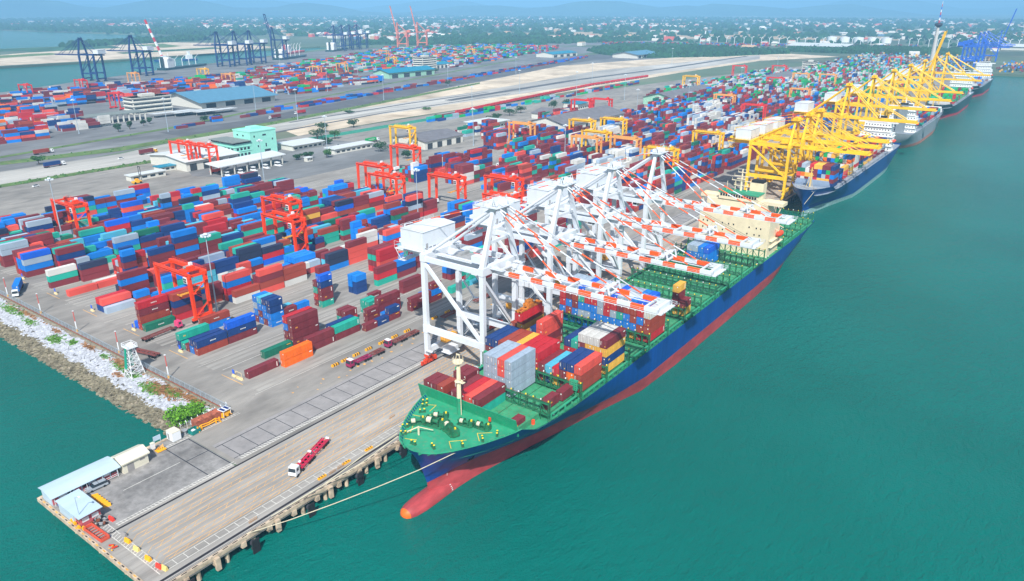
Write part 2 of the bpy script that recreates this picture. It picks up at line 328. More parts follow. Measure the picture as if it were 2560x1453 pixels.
while y < 700: b2.box(-176.4, -167.4, y, y + .22, 0.008, 0.014); y += 6.05
b2.box(-176.7, -176.4, 96, 700, 0.006, 0.014); b2.box(-167.6, -167.35, 96, 700, .008, .014)
b2.box(-187, -166.3, 93.9, 94.25, 0.013, 0.02); b2.box(-187, -166.3, 87, 87.3, 0.013, 0.02); b2.box(-177, -176.7, 87, 94, .013, .02)
b2.box(-187.2, -186.9, 87, 94.2, .013, .02)
struct(b2.build('slab_joints', m_dark))
# yard lane strips for the gantry wheels
b = MB()
for k in range(8):
    xr = -197.2 - 33 * k
    for xs, yy in ((xr + 1.6, 124), (xr - 1.2, 124), (xr - 24.3, 124), (xr - 27.3, 124)): b.box(xs - .85, xs + .85, yy, 640, 0.001, 0.012)
struct(b.build('gantry_lanes', M('lane_concrete', (152, 149, 143), rough=.85, var=.2, scale=.15, dirt=.5, stretch=(1, .2, 1), dirtcol=(.2, .19, .18, 1))))
b = MB(); rr = random.Random(3)
for k in range(8):
    xr = -197.2 - 33 * k
    b.box(xr + 3.1, xr + 3.25, 122, 640, 0.001, 0.014, 0); b.box(xr - 21.0, xr - 20.8, 126, 640, .001, .014, 0)
    b.box(xr - 18, xr - 6, 123.6, 123.8, .001, .014, 1)
for i in range(150):
    x = rr.uniform(-187, -179); y = 130 + i * 1.6 + rr.uniform(-.5, .5)
    if i % 2 == 0: b.cbox((x, y, 0.01), (rr.uniform(.5, 1.0), rr.uniform(.12, .9), .014), 1)
struct(b.build('yard_lines', [m_white, m_yel]))
# dark tyre streaks on quay
# ================================================================ containers
CW, CH = 2.46, 2.71
CC = {'m': ('maroon', (126, 46, 54)), 'r': ('red', (190, 38, 48)), 's': ('salmon', (222, 84, 72)), 'o': ('rust', (158, 66, 50)), 'O': ('orange', (255, 112, 12)),
      'b': ('blue', (18, 124, 216)), 'B': ('azure', (20, 96, 214)), 'n': ('navy', (26, 62, 124)), 'd': ('slate', (40, 50, 78)), 't': ('turquoise', (38, 168, 148)),
      'g': ('green', (28, 116, 92)), 'G': ('emerald', (20, 168, 92)), 'W': ('grey', (158, 176, 194)), 'w': ('white', (206, 206, 202)), 'y': ('yellow', (232, 178, 72)), 'c': ('cyan', (84, 182, 210))}
CMAT = {k: M('container_' + v[0], v[1], rough=0.55, var=0.13, scale=0.35, dirt=0.34, fine=.16, fscale=1.3, stretch=(1, 1, 0.5), dirtcol=tuple(x * 0.42 for x in lin(*v[1])[:3]) + (1,)) for k, v in CC.items()}
CFAR = {k: M('far_container_' + v[0], v[1], rough=0.6, var=0.22, scale=0.05) for k, v in CC.items()}
m_mark = M('stencil_white', (225, 225, 222), rough=.7); m_ymark = M('stencil_yellow', (240, 180, 40), rough=.7)
m_rod = M('door_gear', (120, 105, 100), rough=.6)
def body_mesh(L, variant):
    b = MB(); hx, hy = CW / 2, L / 2; e = 0.05; p = 0.14
    # recessed panels inside a proud frame
    b.box(-hx + e, hx - e, -hy + e, hy - e, 0.06, CH - 0.05)
    for sx in (-1, 1):
        for sy in (-1, 1): b.box(min(sx * hx, sx * (hx - p)), max(sx * hx, sx * (hx - p)), min(sy * hy, sy * (hy - p)), max(sy * hy, sy * (hy - p)), 0, CH)
        x0, x1 = (hx - .1, hx - .004) if sx > 0 else (-hx + .004, -hx + .1)
        b.box(x0, x1, -hy + p, hy - p, 0.0, .16); b.box(x0, x1, -hy + p, hy - p, CH - .12, CH - .004)
    for y0, y1 in ((-hy + .004, -hy + .1), (hy - .1, hy - .004)):
        b.box(-hx + p, hx - p, y0, y1, 0.0, .16); b.box(-hx + p, hx - p, y0, y1, CH - .12, CH - .004)
    n = int(L / 0.62)
    for i in range(n):      # broad corrugations
        y = -hy + 0.35 + (L - 0.7) * i / (n - 1)
        for sx in (-1, 1): b.box(min(sx * (hx - .052), sx * (hx - .015)), max(sx * (hx - .052), sx * (hx - .015)), y - .13, y + .13, .17, CH - .13)
        b.box(-hx + .1, hx - .1, y - .13, y + .13, CH - .052, CH - .03)
    v = variant
    if v == 1: b.box(hx - .01, hx + .004, hy - 1.6, hy - .5, CH - .75, CH - .35, 1)
    if v == 2: b.box(hx - .01, hx + .004, hy - .95, hy - .6, .5, CH - .5, 1)
    if v == 3:
        for i in range(5): b.box(hx - .01, hx + .004, -.9 + i * .5, -.9 + i * .5 + .32, CH * .5 - .2, CH * .5 + .2, 1)
    if v == 4:
        for i in range(3): b.box(hx - .01, hx + .004, -hy + 1.6 + i * .35, -hy + 1.8 + i * .35, CH * .45, CH * .62, 2)
    if v == 5: b.box(hx - .01, hx + .004, hy - 2.6, hy - .8, CH - .7, CH - .45, 2)
    return b
def door_mesh(variant):
    b = MB(); hx = CW / 2
    b.box(-hx + .16, -.02, -.045, .0, .18, CH - .14, 0); b.box(.02, hx - .16, -.045, .0, .18, CH - .14, 0)
    for x in (-.85, -.35, .35, .85): b.box(x - .03, x + .03, -.09, -.045, .12, CH - .1, 1)
    b.box(-.95, -.72, -.06, -.047, 1.0, 2.2, 2) if variant % 2 else b.box(.42, .78, -.06, -.047, 1.9, 2.3, 2)
    if variant in (1, 3): b.box(.5, .78, -.06, -.047, .5, .8, 3)
    return b
_cm = {}
def cont_proto(c, L, v):
    k = (c, L, v)
    if k not in _cm:
        bo = body_mesh(L, v).build('shipping_container', [CMAT[c], m_mark, m_ymark]); me = bo.data; bpy.data.objects.remove(bo)
        do = door_mesh(v).build('door', [CMAT[c], m_rod, m_mark, m_ymark]); dm = do.data; bpy.data.objects.remove(do)
        _cm[k] = (me, dm)
    return _cm[k]
USED = {}
def container(x, y, z, L, c, label, group, v=0, rz=0.0, door=True):
    me, dm = cont_proto(c, L, v)
    o = bpy.data.objects.new('shipping_container', me); col.objects.link(o); o.location = (x, y, z); o.rotation_euler = (0, 0, rz)
    if door:
        d = bpy.data.objects.new('door', dm); col.objects.link(d); d.parent = o; d.location = (0, -L / 2 + .048, 0)
    n = USED.get(label, 0); USED[label] = n + 1
    if n: print('DUP LABEL', label)
    return tag(o, label, 'container', group)
REC = []   # (dist, x, y, z, L, colour, label, group)
STK = [
(0,1,0,4,0),(0,0,2,4,4,4),(0,4,2,4,10),(0,1,4,4,0,0),(0,4,4,4,0,0,0,0),(0,5,4,4,0,0,5,1),(0,1,6,4,0,9),(0,2,6,4,0,7),(0,0,8,2,0),(0,0,9,2,7),(0,0,10,2,0,7),(0,1,10,2,5),(0,4,8,2,1,0),
(0,5,8,2,9,0),(0,2,9,2,0,0),(0,4,10,2,9,9),(0,5,10,2,9,9),(0,6,11,2,0,0),(0,2,10,4,0,0,0),(0,6,14,4,0,0),(0,2,14,4,5),(0,0,12,4,0,0),(0,0,14,2,0,5,0),(0,0,16,4,9),(1,0,0,4,3,7),(1,1,0,4,5,7),
(1,2,0,4,0),(1,3,0,4,9),(1,4,0,4,7,9),(1,0,2,4,0,7,6),(1,6,2,4,5,3),(1,0,5,2,5,5,7,7),(1,1,5,2,0,5,5,7),(1,2,5,2,5,0,5,15),(1,3,5,2,0,5,12,5),(1,0,6,2,9,0),(1,1,6,2,7,15),(1,0,7,2,5,5),
(1,3,10,2,5,0,10,5,0),(1,0,9,2,9,0,0,7,6),(1,1,9,2,0,1,9,0),(1,0,12,2,7,7,5),(1,1,12,2,7,5,5),(1,0,14,4,9,1,0),(1,0,16,4,0,7,5),(1,4,16,4,0,2,1,1),(1,5,16,4,1,0,9,0),(1,6,16,4,1,0,9,0),
(2,1,0,4,10),(2,2,0,4,1,3,0,1),(2,3,0,4,6),(2,1,2,4,1,0,7,3),(2,2,2,4,7,7,1,1),(2,3,2,4,5,0,3,5),(2,2,6,4,2,1,5,2),(2,3,6,4,0,0,13,13),(2,0,6,4,13,3),(2,1,8,4,0,0,0),(2,0,10,4,13,3,3),
(2,3,12,4,5,5,5),(2,4,12,4,5,5,5),(2,5,12,4,0,5,5),(3,0,10,4,8,8,8,8),(3,1,10,4,8,8,8,9),(3,2,10,4,8,8,3,3),(2,4,19,2,0,5,5,3),(2,5,19,2,0,7,5,5),(2,6,19,2,0,5,5,5,5),(3,1,0,4,7,2),
(3,0,0,4,12),(3,2,0,4,7,1),(3,5,2,4,8,8),(4,0,2,4,2),(4,1,2,4,13),(4,1,8,4,5,3,5,0,0),(4,0,0,4,2),(4,6,0,4,0,9,13),(5,3,0,4,0,5,12,6),(5,4,0,4,0,5,5,2),(5,5,0,4,1,5,5,0),(5,1,2,4,0,1,7,0),
(5,2,2,4,0,0,0,9),(4,5,2,4,0,0,8),(4,0,4,2,5,7,0,7,5),(4,5,5,2,7,5,0,7),(4,2,6,2,0,5),(5,6,0,4,3,3,1,0),(6,6,2,4,0,0,7),(4,0,8,4,7,0,5,0,7,5),(3,5,10,4,0,0,0,9),(5,0,8,4,5,0,7),
(4,6,16,4,0,0,5,5),(4,1,14,4,0,0,5,5),(5,3,18,4,7,0,5),(6,0,16,4,0,8,2),(6,1,16,4,7,8,13),(5,0,14,4,0,0,1),(4,5,12,4,0,0,1,1),(6,5,16,4,5,5,5,8),(4,2,24,4,5,9,5,7),(4,3,24,4,0,5,7,7),
(4,4,24,4,0,3,5,7),(4,0,20,4,0,0,14,3),(3,6,22,4,0,0),(3,6,28,4,1,1,7,2),(3,0,28,4,1,3,12,8,2),(3,1,28,4,0,5,7,7),(3,1,30,4,1,0,8),(2,0,30,4,5,5,5,6),(2,1,30,4,5,9,0,9),(2,2,30,4,5,0,0,0),
(2,3,30,4,0,9,5,5),(2,4,30,4,9,5,5,5),(2,6,26,4,8),(2,3,22,4,2,2),]
OCC = {}; STACKS = []
def fx(k, r): return -201.8 - 33 * k - r * 2.87 - CW / 2
for s in STK:
    k, r, q, ln = s[:4]; cs = ''.join(list(CC)[i] for i in s[4:]); OCC[(k, r, q)] = len(cs)
    if ln == 4: OCC[(k, r, q + 1)] = len(cs)
    STACKS.append((k, r, q, ln, cs, 1))
rr = random.Random(42)
ZP = {'left': 'mmmmmmmmoorrbbbbbccnnndtttgWWsB', 'mid': 'mmmmmmmmmroossbbbcnndttWw', 'east': 'mmmmmmmmmmroosbbbnnWwtg', 'white': 'wwwwwWWWmn', 'far': 'mmroobnnWwwwwwWWGgtcW', 'green': 'GGGGGgmmrw'}
def pick(z, rr=rr): return rr.choice(ZP[z])
for k in range(0, 9):
    for r in range(6):
        q = 0
        while q < 250:
            Y = 127.3 + q * 6.375; step = 2
            dens, zone, hmax = 0, 'left', 4
            if Y < 335 - k * 3:
                if k == 0: dens = 0.75 if Y > 240 else 0
                elif k == 1: dens = 0.7 if Y > 240 else (0.25 if 218 < Y else 0)
                elif k == 2: dens = 0.72 if Y > 200 else (0.45 if Y > 150 else 0)
                elif k == 3: dens = 0.85 if Y > 152 else 0.25
                elif k == 4: dens = 0.88 if Y > 152 else 0.0
                elif k == 5: dens = 0.93 if Y > 140 else 0.0
                elif k == 6: dens = 0.95
                elif k == 7: dens = 0.93 if Y > 140 and Y < 300 else 0
                else: dens = 0.9 if 150 < Y < 235 and r < 3 else 0
                zone = 'mid' if k < 3 else 'left'; hmax = 4
                if 262 < Y < 276 and k < 3: dens = 0
                if k >= 4 and rr.random() < .1: zone = 'left'
            elif Y > 392 - k * 2 and Y < 1690:
                if k == 0: dens, hmax = 0.9, 5
                elif k < 5: dens, hmax = 0.93, 5
                elif k in (5, 6): dens, hmax = (0.92, 5) if Y < 620 or 780 < Y else (0.3, 3)
                elif k in (7, 8): dens, hmax = (0.75, 4) if (560 < Y < 600 or 700 < Y < 760 or 960 < Y < 1500) else (0, 2)
                if k in (6, 7) and Y < 520: dens = 0
                if k == 5 and 470 < Y < 500: dens = 0
                zone = 'east'
                if (k, int(Y / 90)) in ((2, 8), (1, 7), (3, 8), (4, 9), (4, 6), (2, 5)): zone = 'white'
                if Y > 1050: zone = 'far'
                if Y > 1000 and (int(Y / 60) + k) % 4 == 0: zone = 'green'
                if int(Y / 12.75) % 14 == 0: dens = 0
            if (k, r, q) in OCC or (k, r, q + 1) in OCC or dens == 0: q += 1; continue
            if q % 2: q += 1; continue
            if rr.random() < dens:
                base = OCC.get((k, r - 1, q), rr.randint(2, hmax)); h = max(1, min(hmax, base + rr.choice((-1, 0, 0, 1)))) if rr.random() < .75 else rr.randint(1, hmax)
                if zone == 'white': h = min(5, h + 1)
                if rr.random() < .3:
                    for qq in (q, q + 1):
                        hh = max(1, h - rr.randint(0, 1)); dom = pick(zone)
                        STACKS.append((k, r, qq, 2, ''.join(dom if rr.random() < .28 else pick(zone) for _ in range(hh)), 0)); OCC[(k, r, qq)] = hh
                else:
                    dom = pick(zone); STACKS.append((k, r, q, 4, ''.join(dom if rr.random() < .28 else pick(zone) for _ in range(h)), 0)); OCC[(k, r, q)] = OCC[(k, r, q + 1)] = h
            q += 2
FAR = []    # (x, y, z, L, colour)
TIER = ['bottom', 'second', 'third', 'fourth', 'fifth', 'sixth']
def tiername(t, n): return 'only' if n == 1 else ('top' if t == n - 1 else TIER[t])
for k, r, q, ln, cs, ex in STACKS:
    L = 12.25 if ln == 4 else 6.1
    x = fx(k, r); y = 127.3 + q * 6.375 + L / 2
    for t, c in enumerate(cs):
        hs, hf = OCC.get((k, r - 1, q), 0), OCC.get((k, r, q - 1), 0)
        hs = min(hs, OCC.get((k, r - 1, q + 1), 0)) if ln == 4 else hs
        vis = t == len(cs) - 1 or hs <= t or hf <= t
        if not vis: continue
        d = math.hypot(x, y); z = t * 2.85
        # inside the picture?
        a = math.degrees(math.atan2(-x, y)) - 36.358
        inside = abs(a) < 37 and not (x < -201.8 - 33 * 9)
        lab = f"{'short ' if ln == 2 else ''}{CC[c][0]} container, {tiername(t, len(cs))} tier, {ORD[r]} row, {ORD[k]} block behind quay, {ORD[q // 2] if q // 2 < 20 else 'far'} bay from fence"
        if ln == 2 and q % 2: lab = lab.replace('short', 'short rear')
        REC.append((d if inside and q < 38 else 9e9, x, y, z, L, c, lab, 'containers stacked in the yard blocks'))
# ---- west terminal and other distant stacks (only ever seen far away)
def inpoly(x, y, P):
    n = len(P); s = False
    for i in range(n):
        x0, y0 = P[i]; x1, y1 = P[(i + 1) % n]
        if (y0 > y) != (y1 > y) and x < (x1 - x0) * (y - y0) / (y1 - y0) + x0: s = not s
    return s
WT = [(-770, 230), (-850, 440), (-905, 700), (-960, 930), (-1120, 1400), (-1300, 2000), (-1490, 2050), (-1650, 1590), (-1455, 1269), (-1319, 989), (-1237, 838), (-1205, 700), (-1190, 592), (-1195, 480), (-1080, 250)]
EXC = [(-1010, -835, 395, 690), (-1120, -960, 930, 1230)]
rw = random.Random(9)
for bx in range(0, 33):
    X0 = -790 - bx * 31
    for j in range(0, 150):
        Y = 240 + j * 12.75
        if j % 13 == 7: continue
        if not inpoly(X0 - 9, Y, WT) or any(a < X0 + 3 and X0 - 20 < b_ and c_ < Y + 12 and Y < d_ for a, b_, c_, d_ in EXC): continue
        if rw.random() < .06: continue
        zone = rw.choice(['west', 'west', 'west', 'westg' if Y > 640 else 'west'])
        pal = 'mmmmooosbbbnndwwWrO' if zone == 'west' else 'GGgtmmrooWw'
        if Y > 1000: pal = 'GGgtmmbbWwnrO'
        hb = rw.randint(2, 4); dom = rw.choice(pal)
        for r in range(6):
            if rw.random() < .08: continue
            h = max(1, hb + rw.choice((-1, 0, 0, 1)))
            for t in range(h):
                if t < h - 3: continue
                FAR.append((X0 - r * 2.9, Y + 6.1, t * 2.85 + .03, 12.2, dom if rw.random() < .4 else rw.choice(pal)))
def row_of(n, x0, y0, x1, y1, pal, hm=2, jitter=.3, z=0.15):
    for i in range(n):
        u = (i + .5) / n
        if rw.random() < jitter: continue
        for t in range(rw.randint(1, hm)): FAR.append((x0 + (x1 - x0) * u, y0 + (y1 - y0) * u, z + t * 2.85, 12.2, rw.choice(pal)))
for dx in (0, 4, 8): row_of(100, -742 - dx, 420, -1010 - dx, 1700, 'mmbbrnnoB', 2, .45)
for dx in (0, 6): row_of(46, -560 - dx, 600, -585 - dx, 1150, 'mrbWnGt', 2, .4, .05)
for i in range(150):   # storage lots beyond the terminal
    u_ = rw.random(); x, y = -1340 + 900 * u_ + rw.uniform(-20, 20), 2340 + 400 * u_ + rw.uniform(-30, 60)
    for r in range(4): FAR.append((x + r * 2.9, y, rw.randint(0, 2) * 2.85 + .3, 12.2, rw.choice('mrbnGrm')))
for i in range(520):
    x, y = rw.uniform(-130, 260), rw.uniform(1790, 2000); FAR.append((round(x / 3) * 3., round(y / 13) * 13., rw.randint(0, 3) * 2.85, 12.2, rw.choice('mmrroynWb')))
for i in range(900):
    x, y = rw.uniform(-460, -190), rw.uniform(1700, 2250); FAR.append((round(x / 3) * 3., round(y / 13) * 13., rw.randint(0, 2) * 2.85, 12.2, rw.choice('WWwwcbnymtm')))
# ================================================================ the near ship
def interp(tab, y):
    if y <= tab[0][0]: return tab[0][1]
    for (a, u), (b, v) in zip(tab[:-1], tab[1:]):
        if y <= b: return u + (v - u) * (y - a) / (b - a)
    return tab[-1][1]
m_blue = M('hull_blue', (8, 72, 158), rough=0.42, var=0.12, scale=0.12, fine=.3, fscale=.5, fstretch=(1, 1, .12), dirt=0.3, stretch=(1, 1, .25), dirtcol=(.02, .10, .26, 1), spec=.5)
m_red = M('hull_antifouling', (186, 72, 76), rough=0.55, var=0.14, scale=0.2, dirt=0.5, fine=.35, fscale=.6, fstretch=(1, .25, .6), stretch=(1, .3, 1), dirtcol=(.28, .09, .09, 1))
m_gdeck = M('green_deck', (52, 146, 106), rough=0.65, var=0.25, scale=0.25, dirt=0.55, dirtcol=(.16, .11, .06, 1))
m_hatch = M('hatch_green', (58, 146, 104), rough=.6, var=.2, scale=.5, dirt=.6, dirtcol=(.2, .16, .09, 1))
m_gdeck2 = M('green_deck_light', (44, 150, 112), rough=0.6, var=0.15, scale=0.3, dirt=0.35, dirtcol=(.25, .2, .12, 1))
m_gdark = M('green_steel', (28, 108, 74), rough=0.6, var=0.3, scale=0.6, dirt=0.7, dirtcol=(.12, .05, .03, 1))
m_cream = M('cream_paint', (226, 212, 182), rough=0.5, var=0.07, scale=0.15, dirt=0.25, dirtcol=(.42, .33, .22, 1))
m_glass = M('window_glass', (26, 34, 44), rough=0.1, spec=.8, var=.1)
m_lamp = M('lamp_yellow', (244, 214, 40), rough=.4); m_whitep = M('white_paint', (226, 230, 234), rough=.45, var=.05, scale=.2, dirt=.15, dirtcol=(.4, .38, .34, 1))
m_orange = M('lifeboat_orange', (232, 76, 40), rough=.45)
m_rope = M('mooring_rope', (196, 188, 164), rough=.9)
XC = -115.4
LV = [(-8, [(118, 0), (124, 1.5), (135, 3), (150, 5.5), (165, 8.5), (185, 12.5), (205, 17.5), (225, 19), (330, 19), (360, 13), (385, 5), (398, 0)]),
      (-4.5, [(119.2, 0), (121, 2.0), (123, 2.7), (134.7, 3.6), (144.4, 5.3), (156, 7.4), (168, 9.9), (186.6, 13.6), (206, 18.2), (228, 19.3), (330, 19.3), (350, 18), (370, 15), (390, 9), (402, 0)]),
      (-1.5, [(119.1, 0), (122, .9), (126, 1.6), (135, 2.8), (145, 4.6), (156.5, 7), (167, 10.2), (185, 14.6), (204, 18.8), (215, 19.3), (335, 19.3), (355, 18.2), (377, 15), (396, 8.5), (404, 0)]),
      (0.8, [(118.9, 0), (122.8, .8), (129.4, 1.8), (135, 2.6), (145.6, 4.6), (156.5, 7.3), (166.8, 10.9), (174.5, 13.8), (183, 15.8), (203, 19.2), (345, 19.3), (365, 18.2), (385, 14.8), (400, 8.5), (406.5, 0)]),
      (5, [(117.5, 0), (120, 1.9), (124, 4.2), (130, 6.8), (138, 9.6), (147, 12.3), (157, 14.6), (168, 16.6), (183, 18.3), (203, 19.3), (365, 19.3), (385, 18), (400, 15.5), (409, 12), (409.5, 0)]),
      (9.6, [(115.8, 0), (117, 3), (119.5, 5.6), (124, 8.6), (130, 11.6), (136, 13.9), (142, 15.6), (150, 17.0), (164, 18.6), (180, 19.25), (203, 19.3), (380, 19.3), (400, 18.5), (410, 17.5), (410.5, 0)])]
TOPB = [(113.2, 0), (113.7, 2.8), (114.8, 5), (116.6, 7), (119.5, 9.2), (123, 11.3), (127, 13.3), (132, 15.3), (136, 16.6), (142, 17.7), (150, 18.3), (164, 18.9), (180, 19.3), (380, 19.35), (400, 18.6), (410.2, 17.6), (410.7, 0)]
def ztop(y): return 13.7 if y < 137 else (10.4 if y > 147 else 10.4 + 3.3 * (1 + math.cos((y - 137) / 10 * math.pi)) / 2)
def hull(name, LV, TOPB, ztop, XC, mats, parent, redz=0.8):
    S = [0, .003, .008, .015, .025, .035, .05, .065, .085, .105, .13, .16, .2, .25, .31, .4, .5, .6, .7, .78, .84, .88, .91, .935, .955, .97, .98, .99, .996, 1]
    b = MB(); rows = []
    for z, tab in LV + [(None, TOPB)]:
        y0, y1 = tab[0][0], tab[-1][0]; row = []
        for s in S:
            y = y0 + (y1 - y0) * s; row.append((interp(tab, y), y, z if z is not None else ztop(y)))
        rows.append(row)
    n = len(S)
    for sg in (1, -1):
        for li in range(len(rows) - 1):
            zlo = LV[li][0]; mi = 1 if zlo < redz else 0
            vs = [(XC + sg * h, y, z) for h, y, z in rows[li]] + [(XC + sg * h, y, z) for h, y, z in rows[li + 1]]
            fs = [(i, i + 1, n + i + 1, n + i) if sg > 0 else (i + 1, i, n + i, n + i + 1) for i in range(n - 1)]
            b.add(vs, fs, mi)
    o = b.build(name, mats, parent, smooth=True)
    bm = bmesh.new(); bm.from_mesh(o.data); bmesh.ops.remove_doubles(bm, verts=bm.verts, dist=.001); bm.to_mesh(o.data); bm.free()
    o.data.set_sharp_from_angle(angle=R(40))
    return o
def deckpoly(tab, y0, y1, inset, step=2.0):
    ys = np.arange(y0, y1 + .01, step); return [(XC + max(0.05, interp(tab, y) - inset), y) for y in ys] + [(XC - max(.05, interp(tab, y) - inset), y) for y in ys[::-1]]
ship = thing('container_ship', 'largest container ship in front, blue and red hull with green deck and cream accommodation', 'ship', (XC, 260, -3))
def P_(mb, name, mats, parent=None, smooth=False):
    """a part built in world coordinates under the ship"""
    par = parent or ship; o = mb.build(name, mats, par, smooth=smooth); w_ = Vector((0, 0, 0)); p = par
    while p: w_ += p.location; p = p.parent
    if par.type == 'EMPTY': o.location = -w_
    return o
hl = hull('hull', LV, TOPB, ztop, XC, [m_blue, m_red], ship); hl.location = (-XC, -260, 3)
# bulbous bow
b = MB(); prof = [(109.4, .2, -4.1), (109.7, 1.2, -4.15), (110.5, 1.95, -4.2), (112, 2.55, -4.3), (115, 2.95, -4.45), (119, 3.05, -4.5), (124, 3.05, -4.6), (134, 3.3, -5.2)]
n = 16
for (y, r_, zc) in prof: b.v += [(XC + r_ * math.cos(2 * math.pi * i / n), y, zc + r_ * .92 * math.sin(2 * math.pi * i / n)) for i in range(n)]
for j in range(len(prof) - 1):
    for i in range(n): b.f.append((j * n + i, j * n + (i + 1) % n, (j + 1) * n + (i + 1) % n, (j + 1) * n + i)); b.m.append(1 if j < 2 else 0)
b.f.append(tuple(range(n))[::-1]); b.m.append(1)
P_(b, 'bulbous_bow', [m_red, M('bulb_tip_orange', (236, 104, 30), rough=.5)], smooth=True)
b = MB(); b.prism(deckpoly(LV[5][1], 119, 409, .5, 3), 9.0, 9.55); P_(b, 'main_deck', [m_gdeck])
FT = [(113.9, 0), (114.6, 3.2), (116, 5.4), (118, 7.0), (120, 8.4), (124, 10.7), (128, 12.9), (132, 14.4), (136, 15.9), (140, 16.8)]
b = MB(); b.prism(deckpoly(FT, 114.2, 139.2, .12, .6), 12.9, 13.05); P_(b, 'forecastle_deck', [m_gdeck2])
# bulwark inner lining and stays of the forecastle
b = MB()
ys = list(np.arange(114, 138.5, 1.1))
for sg in (1, -1):
    for y in ys:
        h = interp(TOPB, y); b.beam((XC + sg * (h - 1.1), y, 13.05), (XC + sg * (h - .25), y, 13.65), .12, .5)
    for a, c_ in zip(ys[:-1], ys[1:]): b.beam((XC + sg * (interp(TOPB, a) - .1), a, 13.74), (XC + sg * (interp(TOPB, c_) - .1), c_, 13.74), .34, .1)
    P_(b, 'bulwark_rail', [m_gdeck2]); b = MB()
for i in range(11):
    b = MB(); z = .5 - i * .45; x = XC + max(interp(LV[3][1], 125.5), math.sqrt(max(0, 3.05 ** 2 * (1 - ((z + 4.6) / 2.8) ** 2))) if z < -1.9 else 0) + .04; b.cbox((x, 125.5, z), (.12, .35, .16)); P_(b, 'draft_mark', [m_whitep])
b = MB(); b.beam((XC + 7.2, 128.6, 5.6), (XC + 8.9, 128.4, 8.2), .35); b.beam((XC + 7.0, 127.5, 5.6), (XC + 7.0, 129.8, 5.6), .35); P_(b, 'anchor', [m_black])
rdk = random.Random(8)
for i in range(46):
    y = rdk.uniform(150, 405); sgn = rdk.choice((1, 1, -1)); x = XC + sgn * (hw(y) - rdk.uniform(.9, 1.5)) if False else XC + sgn * (min(19.0, interp(LV[5][1], y)) - rdk.uniform(.9, 1.4)); b = MB()
    b.cyl((x, y, 9.5), (x, y, 10.3), .16, 6, 0); b.cyl((x, y, 10.3), (x, y, 10.6), .3, 8, 1 if i % 3 else 2); P_(b, 'deck_vent', [m_gdeck2, m_whitep, m_lamp])
for x, y in ((-101.5, 147.8), (-104.2, 150.2)): b = MB(); b.cyl((x, y, 9.5), (x, y, 10.8), .55, 10); P_(b, 'orange_drum', [m_orange])
# breakwater
b = MB(); zb = 13.05
L0, L1 = (-134.3, 137.2), (-99.4, 136.9)
b.add([(L0[0], 138.0, zb - 2), (L1[0], 138.0, zb - 2), (L1[0], 136.6, zb + 3.6), (L0[0], 136.6, zb + 3.6), (L0[0], 138.25, zb - 2), (L1[0], 138.25, zb - 2), (L1[0], 136.85, zb + 3.6), (L0[0], 136.85, zb + 3.6)],
      [(0, 1, 2, 3), (7, 6, 5, 4), (3, 2, 6, 7), (0, 3, 7, 4), (1, 5, 6, 2)])
for x in np.arange(-133, -100, 3.0): b.beam((x, 141, 12), (x, 137.2, 16.2), .15, .5)
P_(b, 'breakwater', [M('breakwater_green', (30, 150, 110), rough=.5, var=.1, dirt=.3, dirtcol=(.3, .35, .28, 1))])
# foremast
b = MB(); fx_, fy_ = -117.6, 135.2
b.cyl((fx_, fy_, 13), (fx_, fy_, 18.2), .62, 10, 1); b.cyl((fx_, fy_, 18.2), (fx_, fy_, 29.2), .6, 10, 0, .42)
b.cyl((fx_, fy_, 29.0), (fx_, fy_, 29.35), 1.5, 12, 0); b.cyl((fx_, fy_, 23.2), (fx_, fy_, 23.35), 1.1, 10, 0); b.box(fx_, fx_ + 2.0, fy_ - .6, fy_ + .6, 23.2, 23.3, 0)
for q in range(10):
    a = q * .628; b.beam((fx_ + 1.45 * math.cos(a), fy_ + 1.45 * math.sin(a), 29.3), (fx_ + 1.45 * math.cos(a), fy_ + 1.45 * math.sin(a), 30.4), .07)
b.beam((fx_ - .9, fy_, 29.3), (fx_ - .3, fy_, 31.6), .12); b.beam((fx_ + .9, fy_, 29.3), (fx_ + .3, fy_, 31.6), .12); b.beam((fx_ - .5, fy_, 31.3), (fx_ + .6, fy_, 31.3), .3)
for zz in (24.4,): b.beam((fx_ + .4, fy_ - .6, zz), (fx_ + 2, fy_ - .6, zz), .07); b.beam((fx_ + 2, fy_ - .6, 23.3), (fx_ + 2, fy_ - .6, zz), .07); b.beam((fx_ + 2, fy_ - .6, zz), (fx_ + 2, fy_ + .6, zz), .07)
b.beam((fx_ + .9, fy_ - .2, 13.2), (fx_ + .8, fy_ - .2, 29), .25, .05)
P_(b, 'foremast', [m_cream, m_gdeck2])
# deck machinery
def winch(x, y, rz, nm='mooring_winch', s=1.0):
    b = MB(); b.cbox((0, 0, .25), (4.2 * s, 1.8 * s, .3), 0)
    for px in (-1.5, -.2, 1.3): b.cyl((px * s - .08, 0, 1.15 * s), (px * s + .08, 0, 1.15 * s), .95 * s, 12, 0)
    b.cyl((-1.5 * s, 0, 1.15 * s), (-.2 * s, 0, 1.15 * s), .62 * s, 12, 1); b.cyl((-.2 * s, 0, 1.15 * s), (1.3 * s, 0, 1.15 * s), .4 * s, 10, 0)
    b.cbox((2.0 * s, .2, .9 * s), (1.0 * s, 1.5 * s, 1.4 * s), 0); b.cyl((-2.2 * s, 0, 1.15 * s), (-1.5 * s, 0, 1.15 * s), .35 * s, 10, 0); b.cbox((1.9 * s, .3, 1.8 * s), (.4, .4, .5), 2)
    o = b.build(nm, [m_gdark, M('winch_rope', (205, 196, 176), rough=.9), m_lamp], ship); o.location = (x - XC, y - 260, 13.05 + 3); o.rotation_euler = (0, 0, rz)
for x, y, a in ((-120.6, 130.2, .5), (-116.3, 127.4, -.6), (-112.6, 131.6, .15), (-123.6, 124.3, .9), (-107.9, 133.0, 0.1)): winch(x, y, a)
